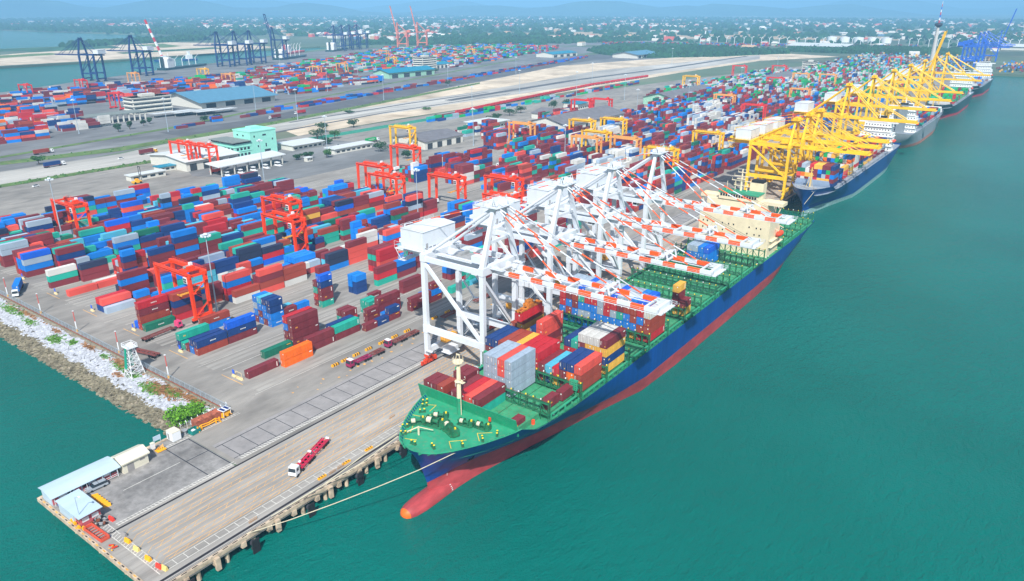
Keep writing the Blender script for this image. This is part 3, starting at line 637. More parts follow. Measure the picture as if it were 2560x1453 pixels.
winch(-119.2, 126.5, .2, 'anchor_windlass', 1.35); winch(-113.6, 126.6, -.4, 'anchor_windlass', 1.35)
b = MB(); 
for x, y, a in ((-126.5, 129.8, .9), (-128.2, 132.6, 1.1), (-122.8, 118.5, .6), (-124.8, 121.2, .8), (-112.2, 118.4, -.4), (-106.8, 123.6, -.7), (-104.2, 128.6, -.8), (-102.6, 132.8, -1.0), (-117.4, 116.6, 0), (-129.6, 134.3, 1)):
    b = MB(); b.cbox((0, 0, .12), (2.0, .7, .2), 0); b.cyl((-.6, 0, .2), (-.6, 0, 1.0), .24, 8, 0); b.cyl((.6, 0, .2), (.6, 0, 1.0), .24, 8, 0); b.cyl((-.6, 0, 1.0), (-.6, 0, 1.12), .27, 8, 1); b.cyl((.6, 0, 1.0), (.6, 0, 1.12), .27, 8, 1)
    o = b.build('bollard', [m_gdark, m_lamp], ship); o.location = (x - XC, y - 260, 16.05); o.rotation_euler = (0, 0, a)
for pts in ([(-126.5, 120.5), (-123.6, 123.0), (-121.9, 120.2), (-124, 118.6)], [(-127.8, 127.2), (-124.5, 128.2), (-123.4, 131)], [(-107.6, 126.2), (-110.8, 123), (-108.2, 120.8)], [(-104.4, 133), (-107.4, 130.4), (-104.6, 127.8)], [(-128.6, 133.6), (-126, 135), (-125.2, 131.4)], [(-118, 118.6), (-121, 117.2)]):
    b = MB()
    for a, c_ in zip(pts[:-1], pts[1:]): b.beam((*a, 13.075), (*c_, 13.075), .16, .03)
    P_(b, 'deck_line', [M('deck_line_yellow', (226, 190, 60), rough=.7)])
b = MB(); b.cbox((-119.2, 120.6, 14.4), (.35, .35, 2.6), 0); b.beam((-119.2, 120.6, 15.6), (-121.6, 118.8, 14.2), .22, .22, 0); b.beam((-119.2, 120.6, 15.6), (-116.8, 123.6, 14.0), .18, .18, 0)
P_(b, 'stores_davit', [m_cream])
b = MB(); b.box(-107.7, -107.0, 135.6, 135.9, 14.2, 15.3); P_(b, 'fire_hose_box', [m_orange])
# hatches, lashing bridges
BY = [152.6, 167.2, 181.9, 196.3, 210.7, 225.2, 239.6, 254.1, 268.6, 283.1, 297.5, 312.0]
SBY = [353, 367, 381, 394.5]
def hw(y): return min(19.0, interp(LV[5][1], y))
for y in [138.9] + BY + SBY:
    L = 12.3; w_ = min(hw(y + 2) - 1.6, 17.2); low = y in (268.6,)
    n = 3 if w_ > 12 else 2
    for i in range(n):
        x0 = XC - w_ + 2 * w_ * i / n + .12; x1 = XC - w_ + 2 * w_ * (i + 1) / n - .12
        b = MB(); zt = 11.35 + .06 * (i % 2)
        b.box(x0, x1, y, y + L, 9.5, zt)
        for t_ in range(1, 4): b.box(x0 + .2, x1 - .2, y + L * t_ / 4 - .12, y + L * t_ / 4 + .12, zt, zt + .09)
        for xx in np.arange(x0 + 1.2, x1 - .5, 2.56): b.box(xx - .2, xx + .2, y + .1, y + .5, zt, zt + .22); b.box(xx - .2, xx + .2, y + L - .5, y + L - .1, zt, zt + .22)
        P_(b, 'hatch_cover', [m_hatch])
def lashing(y, h=5.4, hwid=None):
    b = MB(); w_ = hwid or (hw(y) - 0.5); zt = 9.55 + h; n = int(round(2 * w_ / 2.6)); xs = [XC - w_ + 2 * w_ * i / n for i in range(n + 1)]
    for i, x in enumerate(xs):
        for yy in (y - .45, y + .45): b.beam((x, yy, 9.5), (x, yy, zt + .9), .22, .22, 0)
        b.cyl((x, y - .45, zt + .9), (x, y - .45, zt + 1.25), .2, 6, 1 if i % 3 else 2)
    b.box(xs[0], xs[-1], y - .5, y + .5, zt - .2, zt - .05, 0); b.box(xs[0], xs[-1], y - .55, y - .42, zt + .75, zt + .83, 3); b.box(xs[0], xs[-1], y - .5, y + .5, 11.3, 11.42, 0)
    for i, (a, c_) in enumerate(zip(xs[:-1], xs[1:])):
        if i % 2: b.beam((a, y - .45, 11.4), (c_, y - .45, zt - .2), .16, .16, 0)
        else: b.beam((c_, y - .45, 11.4), (a, y - .45, zt - .2), .16, .16, 0)
    P_(b, 'lashing_bridge', [m_gdark, m_lamp, m_whitep, M('rusty_rail', (110, 62, 44), rough=.8, var=.3)])
for y in BY: lashing(y - 1.0)
lashing(325.2); 
for y in SBY + [408]: lashing(y - .9, 4.6)
# side passage pillars and green perforated cell frames
b = MB()
for y in BY[:-1] + SBY[:-1]:
    for sg in (1, -1):
        for yy in np.arange(y, y + 14, 3.1):
            h = hw(yy); b.beam((XC + sg * (h - .5), yy, 9.5), (XC + sg * (h - .5), yy, 11.5), .5, .3)
        h = hw(y + 3); b.box(XC + sg * (h - .9), XC + sg * (h - .2), y, y + 12.6, 11.5, 11.75)
P_(b, 'container_pedestals', [m_gdeck2])
b = MB()
for sg in (1, -1):
    prev = None
    for y in np.arange(148, 409, 4.0):
        h = interp(TOPB, y) - .15; b.beam((XC + sg * h, y, 10.6), (XC + sg * h, y, 11.7), .06)
        if prev: b.beam(prev, (XC + sg * h, y, 11.65), .06); b.beam((prev[0], prev[1], 11.15), (XC + sg * h, y, 11.15), .05)
        prev = (XC + sg * h, y, 11.65)
P_(b, 'deck_rail', [m_gdeck2])
for sg, x in ((1, -99.6), (-1, -131.8)):
    for y in (166.0,) if sg > 0 else (152.0, 166):
        b = MB(); b.box(x - 1.3, x + 1.3, y - .5, y + .4, 13.0, 16.2, 0)
        for i in range(4):
            for j in range(4): b.box(x - 1.05 + i * .6, x - .8 + i * .6, y - .512, y - .5, 13.4 + j * .65, 13.65 + j * .65, 1)
        b.beam((x - .8, y, 9.5), (x - .8, y, 13), .3); b.beam((x + .8, y, 9.5), (x + .8, y, 13), .3); P_(b, 'cell_guide_panel', [m_gdeck2, m_black])
# accommodation
HX0, HX1, HY0, HY1 = -132.2, -98.2, 332.6, 347
dh = MB(); dh.box(HX0, HX1, HY0, HY1, 9.5, 26.6); dh.box(HX0 + 2, HX1 - 3, HY0 + 2.5, HY1 - .5, 26.6, 33.4); dh.box(HX0 + 1.2, HX0 + 2, HY0 + 1, HY1, 26.6, 26.9)
house = P_(dh, 'deckhouse', [m_cream])
for x0, x1, z0_, z1_, lst in ((HX0, HX1, 0, 0, [(.06, 22.6), (.12, 22.6), (.2, 22.6), (.34, 22.7), (.43, 22.7), (.5, 22.7), (.72, 22.6), (.82, 22.6), (.88, 22.6), (.06, 19.4), (.13, 19.4), (.2, 19.4), (.35, 19.4), (.52, 19.4), (.7, 19.4), (.8, 19.4), (.87, 19.4)]),):
    for u, z in lst:
        x = x0 + (x1 - x0) * u; b = MB(); b.box(x - .3, x + .3, HY0 - .03, HY0 + .05, z - .4, z + .4, 0); P_(b, 'window', [m_glass], house)
for u in (.3, .42, .55, .68):
    x = HX0 + (HX1 - HX0) * u; b = MB(); b.box(x - .45, x + .45, HY0 + 2.46, HY0 + 2.55, 29.4, 30.4); P_(b, 'window', [m_glass], house)
b = MB(); b.box(HX0 - 1.6, HX1 + 3.8, HY0 + 3, HY1 - 5, 33.4, 33.8, 0); b.box(HX0 - 1.6, HX0 - 1.45, HY0 + 3, HY1 - 5, 33.8, 34.9, 0); b.box(HX1 + 3.65, HX1 + 3.8, HY0 + 3, HY1 - 5, 33.8, 34.9, 0)
for x0, x1 in ((HX0 - 1.4, HX0 + 5.5), (HX1 - 5.5, HX1 + 3.6)): b.box(x0, x1, HY0 + 3, HY0 + 3.2, 33.8, 34.9, 0); b.box(x0, x1, HY1 - 5.2, HY1 - 5, 33.8, 34.9, 0)
for x in (HX0 - 1, HX0 + 4.4, HX1 - 3.6, HX1 + 3): b.beam((x, HY0 + 4, 33.4), (x * .88 + XC * .12, HY0 + 4, 26.9), .5, .4, 0)
P_(b, 'bridge_wing', [m_cream])
b = MB(); b.box(-124.5, -106, HY0 + 2, HY1 - 4, 33.8, 36.9, 0); b.box(-124.9, -105.6, HY0 + 1.6, HY1 - 3.6, 36.9, 37.2, 1)
for x in np.arange(-123.8, -106.6, 1.25): b.box(x, x + .95, HY0 + 1.95, HY0 + 2.05, 35.2, 36.4, 2)
P_(b, 'wheelhouse', [m_cream, m_gdeck2, m_glass])
b = MB(); mx, my = -116.5, 341
b.cyl((mx, my, 37), (mx, my, 47.5), .55, 8, 0, .3)
for z, w_ in ((39.5, 3.4), (41.8, 4.6), (44, 3.6), (45.8, 2.0)): b.box(mx - w_, mx + w_, my - .5, my + .5, z, z + .15); b.beam((mx - w_, my, z + .1), (mx - w_, my, z + 1.3), .12); b.beam((mx + w_, my, z + .1), (mx + w_, my, z + 1.3), .12)
b.box(mx - 2.2, mx + 1.9, my - .8, my - .5, 42.6, 43.0); b.cyl((mx - 2.8, my, 37), (mx - 2.8, my, 41.8), .2, 6); b.cyl((mx + 2.8, my, 37), (mx + 2.8, my, 41.8), .2, 6); b.cyl((mx - 6, my - 2, 37), (mx - 6, my - 2, 41.5), .14, 6)
P_(b, 'radar_mast', [m_cream])
b = MB(); b.box(-114, -107.5, 346, 351, 26, 40.5, 0); b.box(-113.6, -107.9, 346.4, 350.6, 40.5, 41.6, 1); P_(b, 'funnel', [m_cream, m_black])
def boat(x, y, z):
    b = MB(); pr = [(-3.8, .15, .5), (-3.0, .9, 0), (-1, 1.35, 0), (1.4, 1.35, 0), (3.1, .9, .1), (3.8, .2, .5)]; n = 10
    for yy, r_, dz in pr: b.v += [(x + r_ * math.cos(2 * math.pi * i / n), y + yy, z + dz * .4 + r_ * math.sin(2 * math.pi * i / n)) for i in range(n)]
    for j in range(len(pr) - 1):
        for i in range(n): b.f.append((j * n + i, j * n + (i + 1) % n, (j + 1) * n + (i + 1) % n, (j + 1) * n + i)); b.m.append(0)
    P_(b, 'lifeboat', [m_orange], smooth=True)
boat(-96.9, 345, 18.6); boat(-134.1, 345, 18.6)
for x, sg in ((-96.9, 1), (-134.1, -1)):
    b = MB()
    for yy in (341.5, 348.5): b.beam((x - sg * 1.6, yy, 10), (x - sg * 1.5, yy, 21.5), .3, .3); b.beam((x - sg * 1.5, yy, 21.5), (x + sg * .4, yy, 20.6), .25, .25)
    for z in (14, 17): b.box(min(x - sg * 1.9, x), max(x - sg * 1.9, x), 334, 352, z, z + .12)
    P_(b, 'boat_davit', [m_cream])
b = MB()
b.tube([(-106.0, 121.6, 12.9), (-112, 112.6, 9.6), (-118, 104, 7.0), (-124, 95.6, 4.6), (-130.5, 86.8, 2.2), (-136.9, 78.6, .3)], .11, 6)
tag(b.build('mooring_line', [m_rope]), 'long pale mooring rope from the near bow down to the quay edge', 'rope', 'mooring ropes of the near ship')
b = MB(); b.tube([(-123.8, 117.4, 13.6), (-130.5, 110.5, 7.5), (-136.4, 101, 1.0), (-137.2, 92, .4)], .11, 6)
tag(b.build('mooring_line', [m_rope]), 'short pale mooring rope nearest the quay, from the port bow', 'rope', 'mooring ropes of the near ship')
b = MB(); b.tube([(-122.9, 116.7, 13.4), (-128.6, 108, 7.2), (-134.8, 96, 2.6), (-137.3, 86, .5)], .11, 6)
tag(b.build('mooring_line', [m_rope]), 'short pale mooring rope between the other two bow ropes', 'rope', 'mooring ropes of the near ship')
# ---------------------------------------------------------------- containers on the near ship
def shipbay(bay, Y, L, x0, z0, cols, grp='containers on the near ship', pitch=2.58, first=0, T=2.84):
    for i, s in enumerate(cols):
        if s in ('', '-'): continue
        n = len(s); nxt = len(cols[i - 1]) if i else 0
        for t, c in enumerate(s):
            if not c.isalpha(): continue
            lab = f"{CC[c][0]} container, {tiername(t, n)} tier, {ORD[i + first]} column from seaward side, {bay}"
            x = x0 - i * pitch - CW / 2; y = Y + L / 2; REC.append((10 + Y * .1, x, y, z0 + t * T, L, c, lab, grp))
shipbay('rear of port bow group', 148.0, 6.1, -125.6, 11.5, ['mm', 'mm'])
shipbay('port bow group', 138.9, 6.1, -126.6, 11.5, ['mo', 'mm', 'mm'])
shipbay('row behind foremast', 138.9, 12.2, -113.6, 11.45, ['tm', 'ms', 'mr', 'mm'])
shipbay('by breakwater end', 139.3, 6.1, -102.4, 10.2, ['m'])
shipbay('pair along the starboard deck edge', 153.2, 6.1, -100.4, 11.8, ['m']); shipbay('rear of starboard edge pair', 160.0, 6.1, -99.6, 11.8, ['m'])
shipbay('tall grey block', BY[0], 12.2, -112.6, 12.0, ['WWWW', 'WWss', 'WWWW', 'WWWW'])
shipbay('block behind grey one', BY[1], 12.2, -113.2, 12.0, ['mrr', 'mrr', 'mrr', 'myy', 'moo'[:3], 'nmo', 'mmn', 'mmn'][:7] + ['mmn'])
shipbay('first deck-edge block', BY[1], 12.2, -98.0, 11.8, ['oos', 'oNn'.replace('N', 'O'), 'mmn', 'yr', 'nc', 'mm'])
shipbay('second deck-edge block', BY[2], 12.2, -98.0, 11.9, ['ynym', 'ymyw', 'myyw', 'mmmw', 'mrt', 'mrn'])
shipbay('tall middle group', BY[2], 12.2, -121.6, 12.0, ['omss', 'omn', 'W', 'yyyo', 'yyo', 'yy'])
shipbay('tallest container wall', BY[4], 12.2, -97.6, 11.9,
        ['roow', 'robrB', 'yboob', 'WbboW', 'WbtmW', 'WbWrB', 'WbrrW', 'WbWWs', 'bbbrW', 'bWbrW', 'bWbtB', 'bbmoW', 'bobmW', 'bbrrW'])
shipbay('yellow and maroon group', 239.4, 6.1, -97.8, 11.9, ['ym', 'ymmy'[:3] + 'y'])
shipbay('low row between bridges', 226.4, 6.1, -104, 11.0, ['-', 'm', 'W', 'm', 'm', 'W', 'm'])
shipbay('small blue group aft', 297.6, 12.2, -112.6, 12.0, ['bbB', 'bbb', 'bbW', 'bbW'])
# ================================================================ ship-to-shore cranes
m_cw = M('crane_white', (212, 219, 227), rough=.45, var=.05, scale=.12, dirt=.22, dirtcol=(.42, .38, .34, 1), stretch=(1, 1, .4))
m_co = M('crane_stripe_orange', (252, 92, 26), rough=.45, var=.08, scale=.3, dirt=.15, dirtcol=(.5, .2, .1, 1))
m_bog = M('bogie_orange', (214, 66, 30), rough=.5, var=.2, scale=.6, dirt=.4, dirtcol=(.16, .06, .03, 1))
m_grey = M('plant_grey', (150, 152, 154), rough=.6, var=.2, scale=.4, dirt=.4, dirtcol=(.12, .1, .09, 1))
def rail(b, p, q, h=1.1, n=None, mi=0, w=.07):
    p = Vector(p); q = Vector(q); n = n or max(1, int((q - p).length / 2.2)); up = Vector((0, 0, h))
    b.beam(p + up, q + up, w, w, mi); b.beam(p + up * .5, q + up * .5, w * .8, w * .8, mi)
    for i in range(n + 1): c = p + (q - p) * i / n; b.beam(c, c + up, w, w, mi)
def sts(name, label, loc, rz, group, main, stripe, bog, G=25.2, hy=8.85, ZG=39.5, ZA=60.0, BX=84, raised=False, house=None, lattice=False, det=True, apexx=0.0):
    """local x runs from the landside rail (0) out over the water; y along the quay"""
    t = thing(name, label, 'crane', loc, rz, group); H = house or m_cw; lw = (1.7 if not lattice else 1.6) if G < 28 else 2.7
    for x in (0, G):
        for sy in (-1, 1):
            b = MB(); y = sy * hy
            for k in range(4):
                yy = y - sy * 1 + (k - 1.5) * 1.75; b.cyl((x - .28, yy, .62), (x + .28, yy, .62), .5, 10, 1); b.box(x - .45, x + .45, yy - .62, yy + .62, .55, 1.5, 0)
            for k in (-1, 1): b.box(x - .5, x + .5, y - sy + k * 1.75 - 1.3, y - sy + k * 1.75 + 1.3, 1.5, 2.1, 0)
            b.beam((x, y - sy - 1.8, 2.0), (x, y, 3.3), .9, .8, 0); b.beam((x, y - sy + 1.8, 2.0), (x, y, 3.3), .9, .8, 0); b.box(x - .8, x + .8, y - 1.1, y + 1.1, 2.9, 3.7, 0)
            b.box(x - .3, x + .3, y - sy * 1 + sy * 4.2 - .3, y - sy * 1 + sy * 4.2 + .5, .5, 1.9, 0)
            b.build('bogie', [bog, m_black], t)
            b = MB(); top = ZG + 1.2 if x == 0 else ZG + 1
            b.beam((x, y, 3.6), (x, y, top), lw, lw * .85); b.box(x - lw * .56, x + lw * .56, y - lw * .5, y + lw * .5, 12.2, 15.2)
            b.build('leg', [main], t)
        b = MB(); b.beam((x, -hy + 1, 5.2), (x, hy - 1, 5.2), 1.3, 1.9); b.build('sill_beam', [main], t)
        b = MB(); b.beam((x, -hy - .9, ZG + .2), (x, hy + .9, ZG + .2), 2.0, 2.6); b.build('upper_cross_beam', [main], t)
    for sy in (-1, 1):
        b = MB(); b.beam((.9, sy * hy, 13.7), (G - .9, sy * hy, 13.7), 1.5, 2.1); b.build('portal_beam', [main], t)
        b = MB(); b.beam((.6, sy * hy, ZG - 2.0), (G - .8, sy * hy, 15.0), 1.0, 1.0); b.build('brace', [main], t)
        b = MB(); b.beam((0.6, sy * hy, ZG - .2), (G - .6, sy * hy, ZG - .2), 1.0, 1.7); b.build('tie_beam', [main], t)
        ya = 2.4
        b = MB(); b.beam((G, sy * hy, ZG + 1), (G + apexx, sy * ya, ZA - .6), lw * .95, lw * .85, 0, lw * .7, lw * .7); b.build('a_frame_leg', [main], t)
        b = MB(); b.cyl((G + apexx - .4, sy * (ya - .1), ZA - .9), (.3, sy * 5.4, ZG + 1.6), .52, 8, 0, .55); b.build('back_stay', [main], t)
    b = MB(); b.beam((G, -hy + .8, ZG - 3.0), (G, hy - .8, 15.2), .85, .85); b.build('brace', [main], t)
    if det:
        b = MB(); b.beam((G, -hy * .62, ZG + 9), (G, hy * .62, ZG + 9), .9, .9); b.build('a_frame_strut', [main], t)
    # apex
    b = MB(); ax = G + apexx; b.box(ax - 1.3, ax + 1.3, -3.6, 3.6, ZA - 1.6, ZA - .5); 
    b.box(ax - 2.6, ax + 2.8, -4.6, 4.6, ZA - .45, ZA - .3)
    for sy in (-1, 1):
        for dx in (-.9, .2, 1.1): b.cyl((ax + dx, sy * 2.6 - .15, ZA + .6), (ax + dx, sy * 2.6 + .15, ZA + .6), .75, 10)
        b.box(ax - 1.8, ax + 1.8, sy * 2.2 - .15, sy * 2.2 + .15, ZA - .3, ZA + 1.2); b.beam((ax - .4, sy * 3.2, ZA), (ax + .6, sy * 3.2, ZA + 2.6), .18); b.beam((ax + 1.4, sy * 3.2, ZA), (ax + .6, sy * 3.2, ZA + 2.6), .18)
    if det:
        for a, c_ in (((ax - 2.6, -4.6), (ax + 2.8, -4.6)), ((ax - 2.6, 4.6), (ax + 2.8, 4.6)), ((ax - 2.6, -4.6), (ax - 2.6, 4.6)), ((ax + 2.8, -4.6), (ax + 2.8, 4.6))): rail(b, (*a, ZA - .3), (*c_, ZA - .3))
    b.build('apex_platform', [main], t)
    # fixed girders and boom
    for sy in (-1, 1):
        b = MB(); y = sy * 3.3; b.beam((-12.5, y, ZG - .4), (G + 2.2, y, ZG - .4), 1.0, 1.9); b.beam((-12.5, y - sy * .8, ZG - 1.35), (G + 2.2, y - sy * .8, ZG - 1.35), .35, .2)
        b.build('girder', [main], t)
    bp = bpy.data.objects.new('boom', None); 
    hx, hz = G + 2.6, ZG - .4
    b = MB(); seg = 4.1; L = BX - hx; n = int(L / seg)
    for sy in (-1, 1):
        y = sy * 3.9
        for i in range(n):
            x0 = hx + L * i / n; x1 = hx + L * (i + 1) / n; mi = 1 if (stripe and i % 2 == 1 and i >= 1) else 0
            b.box(x0, x1, y - .42, y + .42, hz - .75, hz + .55, mi)
            b.box(x0, x1, y - sy * .8 - .18, y - sy * .8 + .18, hz - 1.15, hz - .95, 0)
        b.box(hx, BX, y + sy * 1.25 - .1, y + sy * 1.25 + .1, hz - .75, hz - .6, 0)
        if det: rail(b, (hx, y + sy * 1.3, hz - .6), (BX, y + sy * 1.3, hz - .6), 1.0, int(L / 5), 0, .05)
    for i in range(0, n + 1, 3): x = hx + L * i / n; b.box(x - .3, x + .3, -3.5, 3.5, hz - .2, hz + .3, 0)
    b.box(BX, BX + 1.2, -4.6, 4.6, hz - .9, hz - .75, 0); b.box(BX - 1, BX, -3.8, 3.8, hz - .8, hz + .8, 0)
    if det:
        for a, c_ in (((BX, -4.6), (BX + 1.8, -4.6)), ((BX + 1.8, -4.6), (BX + 1.8, 4.6)), ((BX, 4.6), (BX + 1.8, 4.6))): rail(b, (*a, hz - .6), (*c_, hz - .6))
        x = hx + L * .68
        for sy in (-1, 1): b.beam((x - 2.4, sy * 3.3, hz + .9), (x + 1.4, sy * 3.3, hz + 3.0), .9, .5); b.beam((x + 1.4, sy * 3.3, hz + 3.0), (x + 2.0, sy * 3.3, hz + .9), .5, .4)
        b.box(x - .8, x + .9, -4.4, 4.4, hz + 1.9, hz + 2.3); rail(b, (x - .8, -4.4, hz + 2.3), (x - .8, 4.4, hz + 2.3))
        for k in (.12, .3): xx = hx + L * k; b.box(xx, xx + 3.2, -4.2, -3.3, hz + .95, hz + 1.6); b.beam((xx, -3.6, hz + 1.6), (xx + 1.6, -3.6, hz + 2.7), .2); b.beam((xx + 1.6, -3.6, hz + 2.7), (xx + 3.2, -3.6, hz + 1.6), .2)
    bo = b.build('boom', [main, m_co], t)
    stays = ((.42, 1), (.84, 1)) if det else ((.45, 0), (.85, 0))
    if not raised:
        for fr, two in stays:
            for sy in (-1, 1):
                p = Vector((ax + .8, sy * 2.4, ZA - .2)); q = Vector((hx + L * fr, sy * 3.3, hz + 1.0)); b = MB(); d = q - p; m_ = max(3, int(d.length / 4.2))
                for i in range(m_): b.cyl(p + d * i / m_, p + d * (i + 1) / m_, .22 if det else .4, 6, 1 if (stripe and i % 2 == 1) else 0, cap=False)
                b.build('fore_stay', [main, m_co], t)
        if det:
            b = MB(); 
            for y in (-1.1, -.6, .6, 1.1): b.beam((ax + .8, y, ZA + .2), (BX - 2, y, hz + 1.2), .05)
            b.build('hoist_rope', [M('wire_rope', (70, 70, 74), rough=.6)], t)
            b = MB(); p = Vector((ax - 1.2, -2.6, ZA)); q = Vector((-13.5, -3.5, ZG + 8.2)); d = q - p
            for i in range(9): b.cyl(p + d * i / 9, p + d * (i + 1) / 9, .16, 6, 1 if i % 2 else 0, cap=False)
            b.beam((-13.5, -3.5, ZG + .5), q, .3); b.build('striped_tie', [main, m_co], t)
    else:
        a = R(78); bo.data = bo.data.copy(); mtx = Matrix.Translation((hx, 0, hz)) @ Matrix.Rotation(-a, 4, 'Y') @ Matrix.Translation((-hx, 0, -hz)); bo.data.transform(mtx)
    # machinery house at the back
    hxx = -11.2; b = MB(); b.box(hxx - .3, .2, -8.6, 9.4, ZG + 1.45, ZG + 1.75); 
    if det: rail(b, (hxx - .3, -8.6, ZG + 1.75), (.2, -8.6, ZG + 1.75)); rail(b, (.2, -8.6, ZG + 1.75), (.2, 9.4, ZG + 1.75))
    b.build('rear_platform', [main], t)
    b = MB(); b.box(hxx, -1.0, -7.9, 8.9, ZG + 1.76, ZG + 8.3); b.gable(hxx - .25, -.75, -8.1, 9.1, ZG + 8.3, ZG + 8.75)
    hs = b.build('machinery_house', [H], t)
    if det:
        b = MB(); b.box(-1.03, -.95, -6.4, -5.3, ZG + 1.9, ZG + 4.1); b.build('door', [m_grey], hs)
        b = MB()
        for a in np.arange(-7, 8.4, 2.1): b.box(-1.04, -.96, a, a + 1.4, ZG + 2.2, ZG + 2.6)
        b.build('vent', [M('vent_dark', (60, 66, 74), rough=.7)], hs)
        b = MB(); rail(b, (hxx + .1, -7.8, ZG + 8.4), (-1.1, -7.8, ZG + 8.4)); rail(b, (hxx + .1, -7.8, ZG + 8.4), (hxx + .1, 8.8, ZG + 8.4)); b.build('roof_rail', [main], hs)
        # rear maintenance platform
        b = MB(); b.box(-17.5, -11.6, -5, 5, ZG - .9, ZG - .7)
        for y in (-5, -1.7, 1.7, 5): rail(b, (-17.5, y, ZG - .7), (-11.6, y, ZG - .7), 2.6); b.beam((-12, y, ZG - .8), (-14.5, y, ZG - 4.6), .16); b.beam((-17, y, ZG - .8), (-14.5, y, ZG - 4.6), .16)
        b.box(-16, -13, -5, 5, ZG - 4.8, ZG - 4.65); rail(b, (-16, -5, ZG - 4.65), (-16, 5, ZG - 4.65)); b.box(-16.5, -14, -3.5, -1, ZG + 1.2, ZG + 2.5)
        b.build('rear_work_platform', [main], t)
        # stairs up the far landside leg
        b = MB(); z = 5.0; k = 0
        while z < ZG - 6:
            x0, x1 = (1.3, 5.8) if k % 2 == 0 else (5.8, 1.3); b.beam((x0, hy + 1.4, z), (x1, hy + 1.4, z + 5.2), .9, .16); b.beam((x0, hy + .95, z + 1), (x1, hy + .95, z + 6.2), .06, .06); b.beam((x0, hy + 1.85, z + 1), (x1, hy + 1.85, z + 6.2), .06, .06)
            b.box(min(x1, x1 + 1.6 * (1 if k % 2 == 0 else -1)), max(x1, x1 + 1.6 * (1 if k % 2 == 0 else -1)), hy + .9, hy + 2.4, z + 5.1, z + 5.2); z += 5.2; k += 1
        b.build('stairs', [main], t)
        b = MB()
        for x in (.5, G - 3): b.box(x, x + 3, -hy - 1.9, -hy - .9, 5.8, 6.0)
        b.box(G - 6.2, G - 1.2, -6.8, -3.9, ZG + 1.6, ZG + 3.9); b.box(2, G - 2, -5.2, -4.3, ZG + .45, ZG + .55)
        rail(b, (2, -5.2, ZG + .55), (G - 2, -5.2, ZG + .55)); rail(b, (2, 5.2, ZG + .55), (G - 2, 5.2, ZG + .55))
        b.box(G - 2.5, G + 6, -6.2, -4.2, ZG + .7, ZG + .8); rail(b, (G - 2.5, -6.2, ZG + .8), (G + 6, -6.2, ZG + .8)); rail(b, (G + 6, -6.2, ZG + .8), (G + 6, 6.2, ZG + .8)); b.box(G + 2.5, G + 6, 4.2, 6.2, ZG + .7, ZG + .8)
        b.build('catwalk', [main], t)
        b = MB(); b.box(8.5, 15.5, -2.9, 2.9, ZG - .6, ZG + .9); b.box(9.5, 11, -2.2, 2.2, ZG + .9, ZG + 1.9); b.build('trolley', [m_grey], t)
        cb = MB(); cb.box(15.6, 17.8, -2.8, -.4, ZG - 4.4, ZG - 1.8, 0); cb.box(17.78, 17.85, -2.6, -.6, ZG - 4.0, ZG - 2.4, 1); cb.box(15.8, 17.6, -2.85, -2.78, ZG - 3.8, ZG - 2.4, 1); cb.build('operator_cab', [main, m_glass], t)
        b = MB(); b.cyl((4, 2.2, 5.6), (4, 3.2, 5.6), 2.4, 18, 0); b.cyl((4, 2.0, 5.6), (4, 3.4, 5.6), .8, 12, 0); b.box(2, 6, -4, 1.6, 3.2, 3.4, 1); b.box(2.4, 5.6, -3.6, 1.2, 3.4, 5.2, 1)
        b.build('cable_reel', [m_grey, main], t)
        b = MB(); b.box(.2, 2.6, -2.2, 4.5, 6.2, 8.1); rail(b, (.2, -2.2, 8.1), (.2, 4.5, 8.1)); rail(b, (2.6, -2.2, 8.1), (2.6, 4.5, 8.1)); b.build('stowed_spreader', [M('spreader_yellow', (226, 160, 50), rough=.6, var=.3, scale=1.5, dirt=.5)], t)
    return t
CL = ['nearest white quay crane, its orange striped boom reaching over the nearest stacks aboard', 'second white quay crane from the bow end, striped boom over the tallest wall of containers',
      'third white quay crane from the bow end, striped boom over empty green hatches', 'farthest white quay crane, striped boom in front of the cream accommodation block']
c0 = sts('quay_crane', CL[0], (-163.8, 181.2, 0), 0, 'white quay cranes with orange striped booms', m_cw, True, m_bog); index_kids(c0)
for y, lb in zip((220.3, 256.2, 295.4), CL[1:]): dup(c0, (-163.8, y, 0), 0, lb)
m_cy = M('crane_yellow', (248, 196, 34), rough=.5, var=.12, scale=.1, dirt=.35, dirtcol=(.45, .27, .05, 1))
yg = 'yellow quay cranes along the far berths'
y0_ = sts('quay_crane', 'nearest yellow quay crane with white house, low boom over the second ship', (-163.8, 498, 0), 0, yg, m_cy, False, m_cy, ZG=34.5, ZA=51, BX=71, lattice=True); KIDS.clear(); index_kids(c0)
dup(y0_, (-163.8, 526, 0), 0, 'second yellow quay crane, close beside the nearest yellow one'); dup(y0_, (-163.8, 553, 0), 0, 'third yellow quay crane, last of the three with low booms')
y1_ = sts('quay_crane', 'tall yellow quay crane just beyond the three low ones', (-163.8, 625, 0), 0, yg, m_cy, False, m_cy, ZG=39.5, ZA=63, BX=76, lattice=True, det=False, house=m_cw); index_kids(c0)
for y, lb in ((711, 'tall yellow quay crane over the grey stern of the third ship'), (795, 'tall yellow quay crane in the middle of the far yellow row'), (878, 'tall yellow quay crane over the dark green-loaded ship'), (1040, 'tall yellow quay crane beside the raised yellow boom'), (1132, 'last tall yellow quay crane before the blue ones')): dup(y1_, (-163.8, y, 0), 0, lb)
sts('quay_crane', 'yellow quay crane with its boom raised upright at the far berths', (-163.8, 965, 0), 0, yg, m_cy, False, m_cy, ZG=39.5, ZA=63, BX=84, raised=True, det=False, house=m_cw)
m_cb = M('crane_navy', (22, 52, 108), rough=.5, var=.1); m_cb2 = M('crane_bright_blue', (30, 96, 206), rough=.5, var=.1); m_cp = M('crane_pink', (214, 118, 92), rough=.6, var=.1)
wg = 'dark blue quay cranes of the far left terminal'
